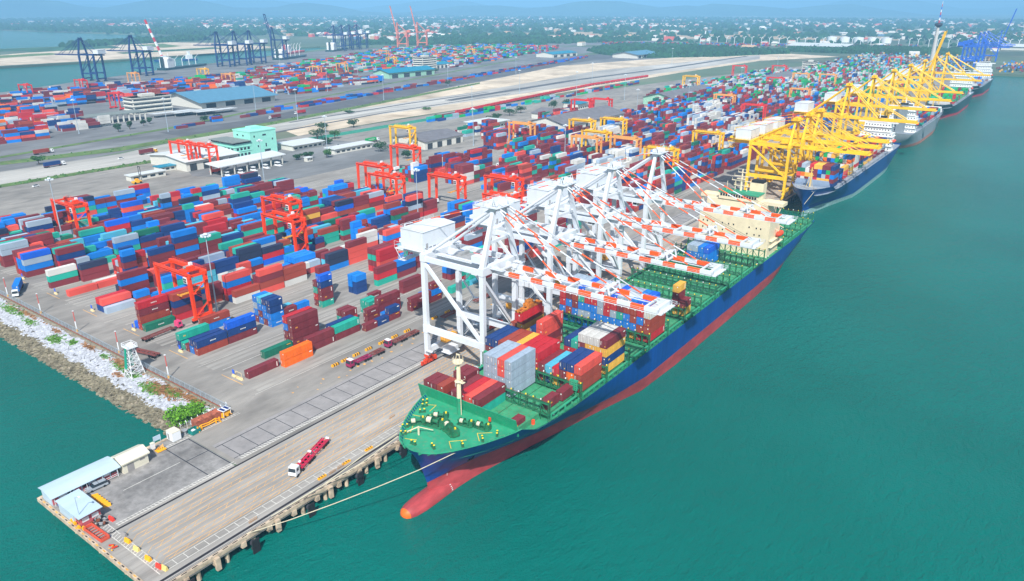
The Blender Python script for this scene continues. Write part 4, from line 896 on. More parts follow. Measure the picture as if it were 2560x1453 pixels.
w0 = sts('quay_crane', 'nearest dark blue quay crane, leftmost, on the far terminal across the yard', (-1345, 640, 0), R(200), wg, m_cb, False, m_cb, ZG=44, ZA=70, BX=86, det=False, G=30); index_kids(w0)
dup(w0, (-1392, 752, 0), R(200), 'second dark blue quay crane from the left, by the channel')
for i, (p, s) in enumerate((((-1462, 975), 'left'), ((-1472, 1024), 'middle'), ((-1490, 1075), 'right'))):
    dup(w0, (*p, 0), R(203), f'{s} one of three dark blue quay cranes standing close together')
w1 = sts('quay_crane', 'dark blue quay crane with boom raised upright, alone on the far terminal', (-1560, 1190, 0), R(205), wg, m_cb, False, m_cb, ZG=46, ZA=74, BX=92, det=False, raised=True, G=30)
for i in range(4): dup(w0, (-1740 - i * 18, 1540 + i * 46, 0), R(212), f'{ORD[i]} of four blue-grey quay cranes beside the two pink raised booms', 'cranes at the head of the channel')
p0 = sts('quay_crane', 'nearer pink-orange quay crane with boom raised at the channel head', (-1700, 1760, 0), R(212), 'pink quay cranes with raised booms', m_cp, False, m_cp, ZG=46, ZA=74, BX=112, det=False, raised=True, G=30, house=m_cp); index_kids(p0)
dup(p0, (-1712, 1862, 0), R(212), 'farther pink-orange quay crane with boom raised at the channel head')
b0 = sts('quay_crane', 'bright blue quay crane, nearest of the blue ones behind the yellow row', (-205, 1900, 0), 0, 'bright blue quay cranes at the far end', m_cb2, False, m_cb2, ZG=42, ZA=68, BX=82, det=False, house=m_cb2); index_kids(b0)
dup(b0, (-205, 1975, 0), 0, 'bright blue quay crane in the middle of the far blue ones'); dup(b0, (-205, 2050, 0), 0, 'bright blue quay crane farthest along with lowered boom')
sts('quay_crane', 'bright blue quay crane with its boom raised at the far end', (-185, 2130, 0), 0, 'bright blue quay cranes at the far end', m_cb2, False, m_cb2, ZG=42, ZA=68, BX=104, det=False, raised=True, house=m_cb2)
# spreader set down on a container
sp = thing('spreader', 'yellow and brown spreader hanging by ropes over a maroon container on the ship', 'spreader', (-127.2, 182, 27.3))
b = MB(); b.box(-1.2, 1.2, -1.6, 1.6, 0.5, 1.6); b.box(-1.0, -.5, -6, 6, 0, .5); b.box(.5, 1.0, -6, 6, 0, .5)
for y in (-6, -3, 3, 5.7): b.box(-1.2, 1.2, y, y + .4, .0, .55)
b.box(-.8, .9, -1.2, 1.3, 1.6, 2.6); b.build('frame', [M('spreader_rust', (190, 116, 40), rough=.7, var=.4, scale=1.2, dirt=.6, dirtcol=(.08, .03, .02, 1))], sp)
b = MB()
for x in (-.9, .9):
    for y in (-1.2, 1.2): b.beam((x, y, 1.6), (x, y, 11.2), .05)
b.build('hoist_rope', [m_black], sp)
container(-127.2, 182, 24.4, 12.25, 'r', 'red container hanging from the yellow spreader above the ship', 'containers on the near ship', 0)
# ================================================================ rubber-tyred gantries
def rtg(name, label, loc, rz, group, main, det=True):
    t = thing(name, label, 'gantry crane', loc, rz, group); S = 12.2; hy = 3.4; Z = 19.2
    for sx in (-1, 1):
        x = sx * S
        for sy in (-1, 1):
            b = MB(); b.beam((x, sy * hy, 2.2), (x - sx * .35, sy * hy, Z), 1.15, 1.0, 0, 1.6, 1.25); b.build('leg', [main], t)
            b = MB()
            for k in (-1, 1): b.cyl((x - .35, sy * hy + k * .95, .78), (x + .35, sy * hy + k * .95, .78), .78, 12, 1)
            b.box(x - .5, x + .5, sy * hy - 1.5, sy * hy + 1.5, 1.2, 2.1, 0); b.build('bogie', [main, m_black], t)
        b = MB(); b.beam((x, -hy, 2.5), (x, hy, 2.5), .9, 1.0); b.box(x - .6, x + .6, -1.6, 1.6, 1.0, 2.1); b.build('sill_beam', [main], t)
    for sy in (-1, 1):
        b = MB(); b.beam((-S - .9, sy * hy, Z + .6), (S + .9, sy * hy, Z + .6), .95, 1.35)
        if det: rail(b, (-S, sy * (hy + .75), Z + 1.2), (S, sy * (hy + .75), Z + 1.2), 1.0, 9); b.box(-S, S, sy * (hy + .75) - .35, sy * (hy + .75) + .35, Z + 1.12, Z + 1.2)
        b.build('girder', [main], t)
    b = MB(); b.beam((S - .3, -hy, Z - 3.5), (S - .3, hy, Z - 3.5), .5, .6); b.build('end_tie', [main], t)
    for sx in (-1, 1): b = MB(); b.beam((sx * (S - .3), -hy, Z + .2), (sx * (S - .3), hy, Z + .2), .7, .9); b.build('end_tie', [main], t)
    b = MB(); b.box(S - 7.2, S - 2.6, -hy + .2, hy - .2, Z + 1.3, Z + 1.9); b.cyl((S - 6, -1.8, Z + 2.4), (S - 6, 1.8, Z + 2.4), .65, 10, 1); b.box(S - 4.6, S - 3.2, -1.5, 1.2, Z + 1.9, Z + 3.2)
    if det: rail(b, (S - 7.2, -hy, Z + 1.9), (S - 2.6, -hy, Z + 1.9)); rail(b, (S - 7.2, hy, Z + 1.9), (S - 2.6, hy, Z + 1.9)); b.box(S - 6.4, S - 5.2, .6, 1.8, Z + 2.9, Z + 4.0, 2)
    b.build('trolley', [main, m_grey, m_whitep], t)
    b = MB(); b.box(S - 3.2, S - .9, -hy - .9, -hy + 1.3, Z - 2.6, Z - .2, 0)
    for i in (0, 1):
        for j in (0, 1): b.box(S - 3.0 + i * 1.05, S - 2.1 + i * 1.05, -hy - .93, -hy - .88, Z - 2.4 + j * 1.05, Z - 1.5 + j * 1.05, 1)
    b.build('operator_cab', [m_whitep, m_glass], t)
    if det:
        b = MB(); z = 3.4; k = 0
        while z < Z - 3:
            y0, y1 = (-hy + .6, hy - .6) if k % 2 == 0 else (hy - .6, -hy + .6); b.beam((S + .9, y0, z), (S + .9, y1, z + 4.6), .6, .1); b.beam((S + 1.2, y0, z + 1), (S + 1.2, y1, z + 5.6), .07, .07)
            b.box(S + .5, S + 1.6, y1 - .7, y1 + .7, z + 4.5, z + 4.6); z += 4.6; k += 1
        b.build('stairs', [main], t)
        b = MB(); b.box(-S + 1.1, -S + 2.6, -2.6, 2.6, 1.4, 3.4); b.build('power_unit', [m_whitep], t)
        b = MB(); b.box(S - 6.6, S - 3.4, -6, -5.6, 11.2, 11.6); b.box(S - 6.6, S - 3.4, 5.6, 6, 11.2, 11.6); b.box(S - 5.6, S - 5.2, -6, 6, 11.2, 11.6); b.box(S - 4.8, S - 4.4, -6, 6, 11.2, 11.6)
        for y in (-1, 1): b.beam((S - 5.4, y, 11.6), (S - 5.4, y, Z + 1.4), .05); b.beam((S - 4.6, y, 11.6), (S - 4.6, y, Z + 1.4), .05)
        b.build('spreader', [M('spreader_yellow', (226, 160, 50), rough=.6)], t)
    return t
m_ro = M('gantry_orange_red', (238, 66, 16), rough=.45, var=.1, scale=.2, dirt=.2, dirtcol=(.5, .12, .05, 1)); m_py = M('gantry_yellow', (244, 190, 30), rough=.5, var=.1, dirt=.2, dirtcol=(.5, .3, .1, 1)); m_pp = M('gantry_pale_orange', (226, 158, 84), rough=.55, var=.12, dirt=.2, dirtcol=(.4, .22, .1, 1))
m_rr = M('gantry_red', (214, 44, 40), rough=.5, var=.1); m_br = M('gantry_brown', (140, 100, 70), rough=.7, var=.2)
KIDS.clear()
g0 = rtg('yard_gantry', 'nearest orange yard gantry, straddling stacks beside a tall light mast', (-275.4, 147.5, 0), 0, 'orange yard gantries', m_ro); index_kids(g0)
for x, y, lb in ((-337, 244, 'orange yard gantry behind its twin, in the middle of the left yard'), (-306.5, 222, 'orange yard gantry in front of its twin, in the middle of the left yard'), (-424, 172, 'leftmost orange yard gantry beside a light mast'),
                 (-551, 314, 'left one of two orange gantries parked by the gate roof'), (-527, 317, 'right one of two orange gantries parked by the gate roof'),
                 (-366, 341, 'orange gantry at the back left of the middle group'), (-336, 323, 'orange gantry in front of the middle group, left of the mast'), (-398, 404, 'orange gantry directly in front of a yellow gantry'),
                 (-304, 344, 'orange gantry behind the tall stacks left of the white cranes'), (-272, 361, 'orange gantry right of the middle group, near the lane'), (-243, 323, 'orange gantry partly hidden behind the nearest white crane')):
    dup(g0, (x, y, 0), 0, lb)
KIDS.clear(); y0g = rtg('yard_gantry', 'yellow yard gantry standing behind an orange one near the grey sheds', (-469, 474, 0), 0, 'yellow yard gantries', m_py); index_kids(y0g)
for x, y, lb in ((-363, 604, 'yellow yard gantry in front of the large grey shed, left one'), (-344, 630, 'yellow yard gantry at the right end of the large grey shed'), (-318, 553, 'yellow yard gantry between the pale orange ones'), (-238, 512, 'yellow yard gantry just behind the farthest white crane peak'), (-240, 606, 'yellow yard gantry left of the three low yellow cranes'), (-476, 1112, 'yellow yard gantry far back beside the pale road')):
    dup(y0g, (x, y, 0), 0, lb)
KIDS.clear(); p0g = rtg('yard_gantry', 'pale orange yard gantry before the large grey shed, leftmost', (-398, 556, 0), 0, 'pale orange yard gantries', m_pp, False); index_kids(p0g)
for x, y, lb in ((-311, 525, 'pale orange yard gantry above maroon stacks, middle of the pale ones'), (-283, 540, 'pale orange yard gantry above maroon stacks, right one'), (-337, 892, 'pale orange yard gantry behind the white container stacks'), (-285, 1020, 'pale orange yard gantry left of the tall yellow cranes'), (-356, 1267, 'pale orange gantry in the far yard, left one'), (-316, 1272, 'pale orange gantry in the far yard, right one')):
    dup(p0g, (x, y, 0), 0, lb)
KIDS.clear(); r0g = rtg('yard_gantry', 'red yard gantry by the long red train, left one', (-449, 745, 0), 0, 'red yard gantries', m_rr, False); index_kids(r0g)
for x, y, lb in ((-436, 767, 'red yard gantry by the long red train, right one'), (-275, 818, 'red yard gantry left of the yellow crane houses'), (-364, 1165, 'red gantry in the far yard between grey sheds'), (-496, 1373, 'dark red gantry by the far end of the pale road, left one'), (-438, 1416, 'dark red gantry by the far end of the pale road, right one'), (-318, 1811, 'dark red gantry farthest along the main yard'),
                 (-1157, 446, 'red gantry at the far left edge of the far terminal'), (-1170, 526, 'red gantry at the water side left of the dark blue cranes'), (-953, 467, 'red gantry beside the white office block of the far terminal'), (-1236, 1773, 'red gantry beyond the far terminal, left one'), (-1210, 1792, 'red gantry beyond the far terminal, right one')):
    dup(r0g, (x, y, 0), 0, lb)
KIDS.clear(); index_kids(p0g)
for x, y, lb in ((-1228, 635, 'orange gantry behind the nearest dark blue crane legs'), (-1090, 716, 'orange gantry behind the blue-roofed warehouse'), (-1102, 902, 'orange gantry amid the far terminal stacks'), (-1123, 983, 'orange gantry left of the pale office tower'), (-1380, 1345, 'pink gantry in front of the four blue-grey cranes'), (-1290, 1646, 'pale gantry at the back of the far terminal')):
    dup(p0g, (x, y, 0), 0, lb, 'gantries of the far terminal')
KIDS.clear(); index_kids(y0g)
for x, y, lb in ((-1214, 750, 'yellow gantry on the water side of the far terminal'), (-1179, 1169, 'yellow gantry before the pale office tower'), (-1252, 1522, 'yellow gantry at the back of the far terminal')):
    dup(y0g, (x, y, 0), 0, lb, 'gantries of the far terminal')
# ================================================================ the ships behind
def far_ship(name_label, group, Y0, Ln, XCs, beam, hullm, bootm, deckm, supm, bays, pal, house_y, house_h=30, flip=False, zr=1.0, lower=0.0, seed=1, tiers=(3, 5), bw=None):
    t = thing('container_ship', name_label, 'ship', (XCs, Y0 + Ln / 2, -4.5), 0, group)
    f = lambda y: (y - 113.2) / 297.5
    def tr(tab):
        r_ = [((1 - f(y) if flip else f(y)) * Ln + Y0, h * beam / 38.6) for y, h in tab]; return r_[::-1] if flip else r_
    lv = [(z * zr, tr(tab)) for z, tab in LV]; tb = tr(TOPB)
    zt = (lambda y: ztop(113.2 + ((Y0 + Ln - y) if flip else (y - Y0)) / Ln * 297.5) - lower)
    def W(mb, nm, m, par=None, smooth=False):
        o = mb.build(nm, m, par or t, smooth=smooth)
        if par is None: o.location = (-XCs, -(Y0 + Ln / 2), 4.5)
        return o
    h_ = hull('hull', lv, tb, zt, XCs, [hullm, bootm], t, redz=-1.5 if zr == 1 else -9); h_.location = (-XCs, -(Y0 + Ln / 2), 4.5)
    g = lambda s: Y0 + (1 - s if flip else s) * Ln
    pl = lambda s0, s1, ins, z0, z1: [(XCs + sg * max(.1, interp(tb, y) - ins), y) for sg, ys_ in ((1, np.linspace(min(g(s0), g(s1)), max(g(s0), g(s1)), 24)), (-1, np.linspace(min(g(s0), g(s1)), max(g(s0), g(s1)), 24)[::-1])) for y in ys_]
    b = MB(); b.prism(pl(.03, .985, .9, 0, 0), 9.1 - lower, 9.5 - lower); W(b, 'main_deck', [deckm])
    b = MB(); b.prism(pl(.012, .075, .8, 0, 0), 12.4 - lower, 12.7 - lower); W(b, 'forecastle_deck', [deckm])
    yb = g(.085); s = 1 if not flip else -1; hb = beam * .40
    b = MB(); b.add([(XCs - hb, yb, 11 - lower), (XCs + hb, yb, 11 - lower), (XCs + hb * .86, yb - s * 1.2, 16.4 - lower), (XCs - hb * .86, yb - s * 1.2, 16.4 - lower), (XCs - hb, yb + s * .4, 11 - lower), (XCs + hb, yb + s * .4, 11 - lower), (XCs + hb * .86, yb - s * .8, 16.4 - lower), (XCs - hb * .86, yb - s * .8, 16.4 - lower)],
                    [(0, 1, 2, 3), (7, 6, 5, 4), (3, 2, 6, 7), (0, 3, 7, 4), (1, 5, 6, 2)]); W(b, 'breakwater', [bw or supm])
    b = MB(); yf = g(.06); b.cyl((XCs, yf, 12), (XCs, yf, 25), .5, 8, 0, .3); b.box(XCs - 1.6, XCs + 1.6, yf - .3, yf + .3, 20, 20.3); b.box(XCs - 1, XCs + 1, yf - .5, yf + .5, 23, 23.2); b.beam((XCs - 2, yf - 1.5, 12.6), (XCs, yf, 20), .2); b.beam((XCs + 2, yf - 1.5, 12.6), (XCs, yf, 20), .2); W(b, 'foremast', [M('mast_yellow', (222, 190, 110), rough=.6)])
    for i in range(5):
        b = MB(); x, y = XCs + (-5 + i * 2.5), g(.035 + .008 * (i % 2)); b.cyl((x - .9, y, 13.3 - lower), (x + .9, y, 13.3 - lower), .6, 8, 0); b.box(x - 1.2, x + 1.2, y - .7, y + .7, 12.7 - lower, 13.1 - lower, 0); W(b, 'winch', [m_grey])
    # superstructure
    hy = g(house_y); hw_ = beam * .42; z0 = 9.4 - lower; y0, y1 = hy - 6, hy + 6
    b = MB(); b.box(XCs - hw_, XCs + hw_, y0, y1, z0, z0 + house_h * .55); b.box(XCs - hw_ + 2, XCs + hw_ - 2, y0 + 1, y1 - 1, z0 + house_h * .55, z0 + house_h * .85)
    hs = W(b, 'deckhouse', [supm])
    for j in range(6):
        zz = z0 + 2 + j * house_h * .85 / 6; b = MB(); wv = hw_ if zz < z0 + house_h * .55 - 1 else hw_ - 2; yy = y0 if zz < z0 + house_h * .55 - 1 else y0 + 1
        for i in range(9): x = XCs - wv + 1.5 + (2 * wv - 3) * i / 8; b.box(x - .4, x + .4, yy - .05, yy + .05, zz - .45, zz + .45)
        b.build('window_row', [m_glass], hs); 
        b = MB(); b.box(XCs - wv - .7, XCs + wv + .7, yy - 1.1, y1 + (.8 if zz < z0 + house_h * .55 - 1 else -.3), zz - 1.5, zz - 1.35); b.build('deck_ledge', [supm], hs)
    b = MB(); zb = z0 + house_h * .85; b.box(XCs - beam / 2 - .3, XCs + beam / 2 + .3, y0 + 1, y0 + 5, zb, zb + .4); b.box(XCs - beam / 2 - .3, XCs + beam / 2 + .3, y0 + 1, y0 + 1.15, zb + .4, zb + 1.4); b.box(XCs - hw_ * .6, XCs + hw_ * .6, y0 + .8, y0 + 6, zb + .4, zb + 3.4)
    b.build('bridge', [supm], hs)
    b = MB(); b.box(XCs - hw_ * .58, XCs + hw_ * .58, y0 + .7, y0 + .82, zb + 1.7, zb + 2.9); b.build('window_row', [m_glass], hs)
    b = MB(); b.cyl((XCs, y0 + 4, zb + 3), (XCs, y0 + 4, zb + 11), .4, 8, 0, .2); b.box(XCs - 3, XCs + 3, y0 + 3.7, y0 + 4.3, zb + 5.5, zb + 5.7); b.box(XCs - 2, XCs + 2, y0 + 3.7, y0 + 4.3, zb + 8, zb + 8.2); W(b, 'radar_mast', [supm])
    b = MB(); yy = hy + (9 if not flip else -9); b.box(XCs - 3.5, XCs + 3.5, yy - 2.5, yy + 2.5, z0, z0 + house_h * .95, 0); b.box(XCs - 3.2, XCs + 3.2, yy - 2.2, yy + 2.2, z0 + house_h * .95, z0 + house_h, 1); W(b, 'funnel', [hullm, m_black])
    b = MB(); pr = [(-3.6, .2), (-2.6, 1.1), (2.6, 1.1), (3.6, .2)]; n = 8; xx = XCs + beam * .46
    for a, r_ in pr: b.v += [(xx + r_ * math.cos(2 * math.pi * i / n), hy + a, z0 + 8 + r_ * math.sin(2 * math.pi * i / n)) for i in range(n)]
    for j in range(3):
        for i in range(n): b.f.append((j * n + i, j * n + (i + 1) % n, (j + 1) * n + (i + 1) % n, (j + 1) * n + i)); b.m.append(0)
    W(b, 'lifeboat', [m_orange])
    # hatch covers, rails and containers
    rr = random.Random(seed); nc = int(beam * .94 / 2.56)
    for s0 in bays:
        y = g(s0) - (12.3 if flip else 0); b = MB(); w_ = min(beam / 2 - 1.4, interp(tb, y + 3) - 1.6); b.box(XCs - w_, XCs + w_, y, y + 12.3, 9.4 - lower, 11.2 - lower); W(b, 'hatch_cover', [deckm])
        b = MB()
        for k in range(int(w_ / 2.6) * 2 + 1): x = XCs - w_ + k * 2.6 * 1.0; b.beam((x, y + 12.8, 9.5 - lower), (x, y + 12.8, 15 - lower), .25)
        b.beam((XCs - w_, y + 12.8, 15 - lower), (XCs + w_, y + 12.8, 15 - lower), .5, .3); b.beam((XCs - w_, y + 12.8, 12 - lower), (XCs + w_, y + 12.8, 12 - lower), .3, .3); W(b, 'lashing_bridge', [m_grey])
        n = int(2 * w_ / 2.56); hb = rr.randint(*tiers)
        for i in range(n):
            h = max(0, hb + rr.choice((-1, 0, 0, 0)))
            for tt in range(h): FAR.append((XCs - w_ + 1.28 + i * 2.56, y + 6.15, 11.5 - lower + tt * 2.7, 12.2, rr.choice(pal)))
m_h2 = M('hull_royal_blue', (10, 62, 128), rough=.4, var=.1, dirt=.2, dirtcol=(.02, .08, .2, 1)); m_bt2 = M('boot_top_teal', (120, 160, 160), rough=.6, var=.2, dirt=.4, dirtcol=(.3, .12, .08, 1))
m_h3 = M('hull_grey', (128, 140, 148), rough=.5, var=.1, dirt=.3, dirtcol=(.3, .2, .15, 1)); m_bt3 = M('boot_top_rust', (170, 110, 92), rough=.6, var=.2)
m_h4 = M('hull_dark_green', (30, 62, 66), rough=.4); m_bt4 = M('boot_top_red', (178, 44, 56), rough=.5); m_dk = M('grey_deck', (140, 152, 166), rough=.6, var=.15, dirt=.3)
m_sup = M('superstructure_white', (222, 226, 228), rough=.5, var=.05, dirt=.15); m_bw2 = M('pale_blue_steel', (158, 178, 204), rough=.5, var=.08)
sg_ = 'ships at the far berths'
far_ship('dark blue ship behind the largest one, fully loaded with mixed coloured containers', sg_, 466, 240, -120.6, 28.5, m_h2, m_bt2, m_dk, m_sup, [.10 + i * .062 for i in range(11)], 'mmmrryygGnbwWwsO', .84, 26, seed=5, tiers=(3, 5), bw=m_bw2)
far_ship('grey ship with its stern toward the camera and white tiered superstructure', sg_, 762, 205, -121.5, 27, m_h3, m_bt3, m_dk, m_sup, [.10 + i * .08 for i in range(8)], 'mmrbnnWto', .90, 27, flip=True, seed=8, tiers=(1, 3), lower=0)
far_ship('dark green ship with red waterline carrying green containers', sg_, 992, 240, -122.5, 30, m_h4, m_bt4, m_dk, m_sup, [.10 + i * .062 for i in range(11)], 'GGGgmmrt', .82, 32, seed=11, tiers=(2, 4))
far_ship('farthest dark grey ship along the quay, lightly loaded', sg_, 1262, 230, -122.5, 30, m_h4, m_bt4, m_dk, m_sup, [.10 + i * .07 for i in range(9)], 'mWwb', .80, 30, seed=14, tiers=(0, 2))
b = MB(); b.tube([(-115, 470, 12), (-112, 440, 11)], .15, 5); tag(b.build('mooring_line', [m_rope]), 'thin mooring rope between the near stern and the second bow', 'rope')
# small craft and ships of the channel
def coaster(lb, x, y, rz, Ln, hullm, supm, cargo=None):
    t = thing('cargo_ship', lb, 'ship', (x, y, -4.5), rz, 'vessels in the channel'); w_ = Ln * .07
    b = MB(); pts = [(-w_, -Ln / 2), (w_, -Ln / 2), (w_, Ln * .3), (0, Ln / 2), (-w_, Ln * .3)]; b.prism(pts, 0, 9); b.build('hull', [hullm], t)
    b = MB(); b.box(-w_ * .9, w_ * .9, -Ln * .44, -Ln * .3, 9, 26); b.box(-w_, w_, -Ln * .42, -Ln * .36, 26, 29); b.build('deckhouse', [supm], t)
    b = MB(); b.cyl((0, -Ln * .33, 26), (0, -Ln * .33, 36), .6, 6); b.build('mast', [supm], t)
    b = MB(); b.box(-2, 2, -Ln * .49, -Ln * .45, 9, 30); b.build('funnel', [hullm], t)
    b = MB()
    for k in range(4): b.cyl((0, -Ln * .2 + k * Ln * .15, 9), (0, -Ln * .2 + k * Ln * .15, 24), .7, 6); b.beam((0, -Ln * .2 + k * Ln * .15, 23), (0, -Ln * .12 + k * Ln * .15, 30), .6)
    b.build('deck_crane', [supm], t)
m_rh = M('hull_red', (196, 50, 60), rough=.5)
coaster('white ship moored at the channel, nearest to the blue cranes', -1520, 900, R(23), 150, m_h4, m_sup); coaster('white ship moored at the channel, behind the blue group', -1600, 1240, R(25), 160, m_h4, m_sup)
coaster('red ship at the head of the channel', -1780, 1390, R(30), 150, m_rh, m_sup); coaster('white superstructure ship near the pink cranes', -1790, 1560, R(30), 170, m_h4, m_sup)
t = thing('crane_barge', 'floating crane with red and white striped jib in the channel', 'crane', (-1800, 1010, -4.5)); b = MB(); b.box(-22, 22, -10, 10, 0, 4); b.build('hull', [m_h2], t)
b = MB()
for i in range(9): p = Vector((4, 0, 6)) + Vector((-3.2, -1.6, 10)) * i; b.beam(p, p + Vector((-3.2, -1.6, 10)), 4, 4, i % 2)
b.build('jib', [m_rh, m_whitep], t); b = MB(); b.box(2, 12, -5, 5, 4, 14); b.build('cabin', [m_whitep], t)
t = thing('tugboat', 'small blue and white tug beside the striped floating crane', 'boat', (-1790, 1075, -4.5)); b = MB(); b.box(-6, 6, -18, 18, 0, 4); b.build('hull', [m_h2], t); b = MB(); b.box(-4.5, 4.5, -8, 6, 4, 14); b.box(-2.5, 2.5, -4, 2, 14, 22); b.build('wheelhouse', [m_whitep], t)
# ================================================================ buildings
m_mint = M('mint_wall', (150, 222, 206), rough=.7, var=.06, dirt=.2, dirtcol=(.25, .45, .4, 1)); m_rf = M('white_roof', (206, 212, 214), rough=.5, var=.08, scale=.3, dirt=.3, stretch=(1, .1, 1), dirtcol=(.35, .35, .33, 1))
m_groof = M('grey_roof', (112, 112, 118), rough=.8, var=.15, scale=.2, dirt=.3); m_broof = M('blue_grey_roof', (84, 134, 162), rough=.5, var=.08, scale=.2); m_teal = M('teal_roof', (20, 128, 158), rough=.5)
m_wall = M('white_wall', (208, 208, 200), rough=.8, var=.06, dirt=.2, dirtcol=(.4, .38, .34, 1)); m_dwin = M('dark_window', (40, 52, 62), rough=.2, spec=.7); m_dkroof = M('flat_roof_grey', (120, 130, 128), rough=.9, var=.2, dirt=.3)
m_dkgrey = M('door_dark', (58, 62, 66), rough=.8); m_gw = M('pale_green_wall', (150, 196, 172), rough=.8)  # even dark grey for doors, forklift mast and wagon chassis
def winrow(par, x0, x1, y0, y1, z, h, n, m=None):
    """n windows along a wall facing -y (y0==y1) or +x (x0==x1)"""
    for i in range(n):
        b = MB()
        if y0 == y1: w_ = (x1 - x0) / n; b.box(x0 + w_ * (i + .2), x0 + w_ * (i + .8), y0 - .06, y0 + .05, z, z + h)
        else: w_ = (y1 - y0) / n; b.box(x0 - .05, x0 + .06, y0 + w_ * (i + .2), y0 + w_ * (i + .8), z, z + h)
        b.build('window', [m or m_dwin], par)
def shed(name, label, x0, x1, y0, y1, h, rh, axis, wm, rm, ov=1.0, cat='warehouse', group=None, doors=4, posts=False):
    cx, cy = (x0 + x1) / 2, (y0 + y1) / 2; t = thing(name, label, cat, (cx, cy, 0), 0, group); a, c_ = (x1 - x0) / 2, (y1 - y0) / 2
    b = MB(); b.box(-a, a, -c_, c_, 0, h)
    if axis == 'y': b.add([(-a, -c_, h), (a, -c_, h), (0, -c_, h + rh), (-a, c_, h), (a, c_, h), (0, c_, h + rh)], [(0, 1, 2), (3, 5, 4)])
    else: b.add([(-a, c_, h), (-a, -c_, h), (-a, 0, h + rh), (a, c_, h), (a, -c_, h), (a, 0, h + rh)], [(0, 1, 2), (3, 5, 4)])
    b.build('wall', [wm], t)
    b = MB(); n = int((y1 - y0 if axis == 'y' else x1 - x0) / 5)
    if axis == 'y':
        s = rh / a
        for sg in (-1, 1): b.add([(0, -c_ - ov, h + rh + .05), (sg * (a + ov), -c_ - ov, h - ov * s + .05), (sg * (a + ov), c_ + ov, h - ov * s + .05), (0, c_ + ov, h + rh + .05), (0, -c_ - ov, h + rh + .4), (sg * (a + ov), -c_ - ov, h - ov * s + .4), (sg * (a + ov), c_ + ov, h - ov * s + .4), (0, c_ + ov, h + rh + .4)],
                               [(0, 1, 2, 3), (7, 6, 5, 4), (0, 4, 5, 1), (1, 5, 6, 2), (2, 6, 7, 3)] if sg > 0 else [(3, 2, 1, 0), (4, 5, 6, 7), (1, 5, 4, 0), (2, 6, 5, 1), (3, 7, 6, 2)])
    else:
        s = rh / c_
        for sg in (-1, 1): b.add([(-a - ov, 0, h + rh + .05), (-a - ov, sg * (c_ + ov), h - ov * s + .05), (a + ov, sg * (c_ + ov), h - ov * s + .05), (a + ov, 0, h + rh + .05), (-a - ov, 0, h + rh + .4), (-a - ov, sg * (c_ + ov), h - ov * s + .4), (a + ov, sg * (c_ + ov), h - ov * s + .4), (a + ov, 0, h + rh + .4)],
                               [(3, 2, 1, 0), (4, 5, 6, 7), (1, 5, 4, 0), (2, 6, 5, 1), (3, 7, 6, 2)] if sg > 0 else [(0, 1, 2, 3), (7, 6, 5, 4), (0, 4, 5, 1), (1, 5, 6, 2), (2, 6, 7, 3)])
    b.build('roof', [rm], t)
    for i in range(doors):
        b = MB(); w_ = (y1 - y0) / max(1, doors); yy = -c_ + w_ * (i + .5); b.box(a - .05, a + .08, yy - w_ * .25, yy + w_ * .25, 0, h * .72); b.build('door', [m_dkgrey], t)
    return t
# harbour office, mint
t = thing('harbour_office', 'mint green harbour office with a taller plain block and a dark roofed wing', 'building', (-566, 382, 0))
b = MB(); b.box(-10, 14, -6, 20, 0, 19.5); b.box(-6, 2, 4, 14, 19.5, 22); b.box(-18, 14, -22, -6, 0, 11.5); b.box(-18.3, 14.3, -22.3, -6, 5.2, 5.6); b.box(-18.3, 14.3, -22.3, -6, 8.8, 9.1)
b.box(-10.3, 14.3, -6.3, -5.9, 19.5, 20.4); b.box(-10.3, 14.3, 19.9, 20.3, 19.5, 20.4); b.box(13.9, 14.3, -5.9, 19.9, 19.5, 20.4); b.box(-10.3, -9.9, -5.9, 19.9, 19.5, 20.4)
b.build('wall', [m_mint], t)
b = MB(); b.box(-20, 15.4, -24, -6.4, 12.9, 13.4, 0); b.box(-18.6, 14, -22.6, -6.5, 11.5, 12.9, 1); b.build('roof', [m_dkroof, m_dwin], t)
winrow(t, -17, 13, -22, -22, 1.2, 2.4, 6); winrow(t, -17, 13, -22, -22, 6.2, 2.0, 6); winrow(t, 14, 14, -21, -7, 6.2, 2, 4); winrow(t, 14, 14, -21, -7, 1.4, 2.2, 4)
for y, z, w_, h in ((8, 15.5, 3.5, 1.4), (-2, 15, 1.3, 1.6), (16, 11, 1.2, 1.6), (2, 11, 1.2, 1.6), (10, 1.2, 6, 2.6), (1, 6.5, 1.2, 1.6), (9, 6, 1.2, 3)):
    b = MB(); b.box(13.95, 14.06, y - w_ / 2, y + w_ / 2, z, z + h); b.build('window', [m_dwin], t)
for x, z in ((-4, 15.5), (4, 15.5), (10, 12), (-4, 9.5)): b = MB(); b.box(x - 1, x + 1, -6.06, -5.95, z, z + 1.4); b.build('window', [m_dwin], t)
shed('workshop', 'long white workshop left of the mint office, behind parked orange gantries', -588, -536, 306, 352, 7.5, 2.5, 'y', m_wall, m_rf, 1.5, 'building')
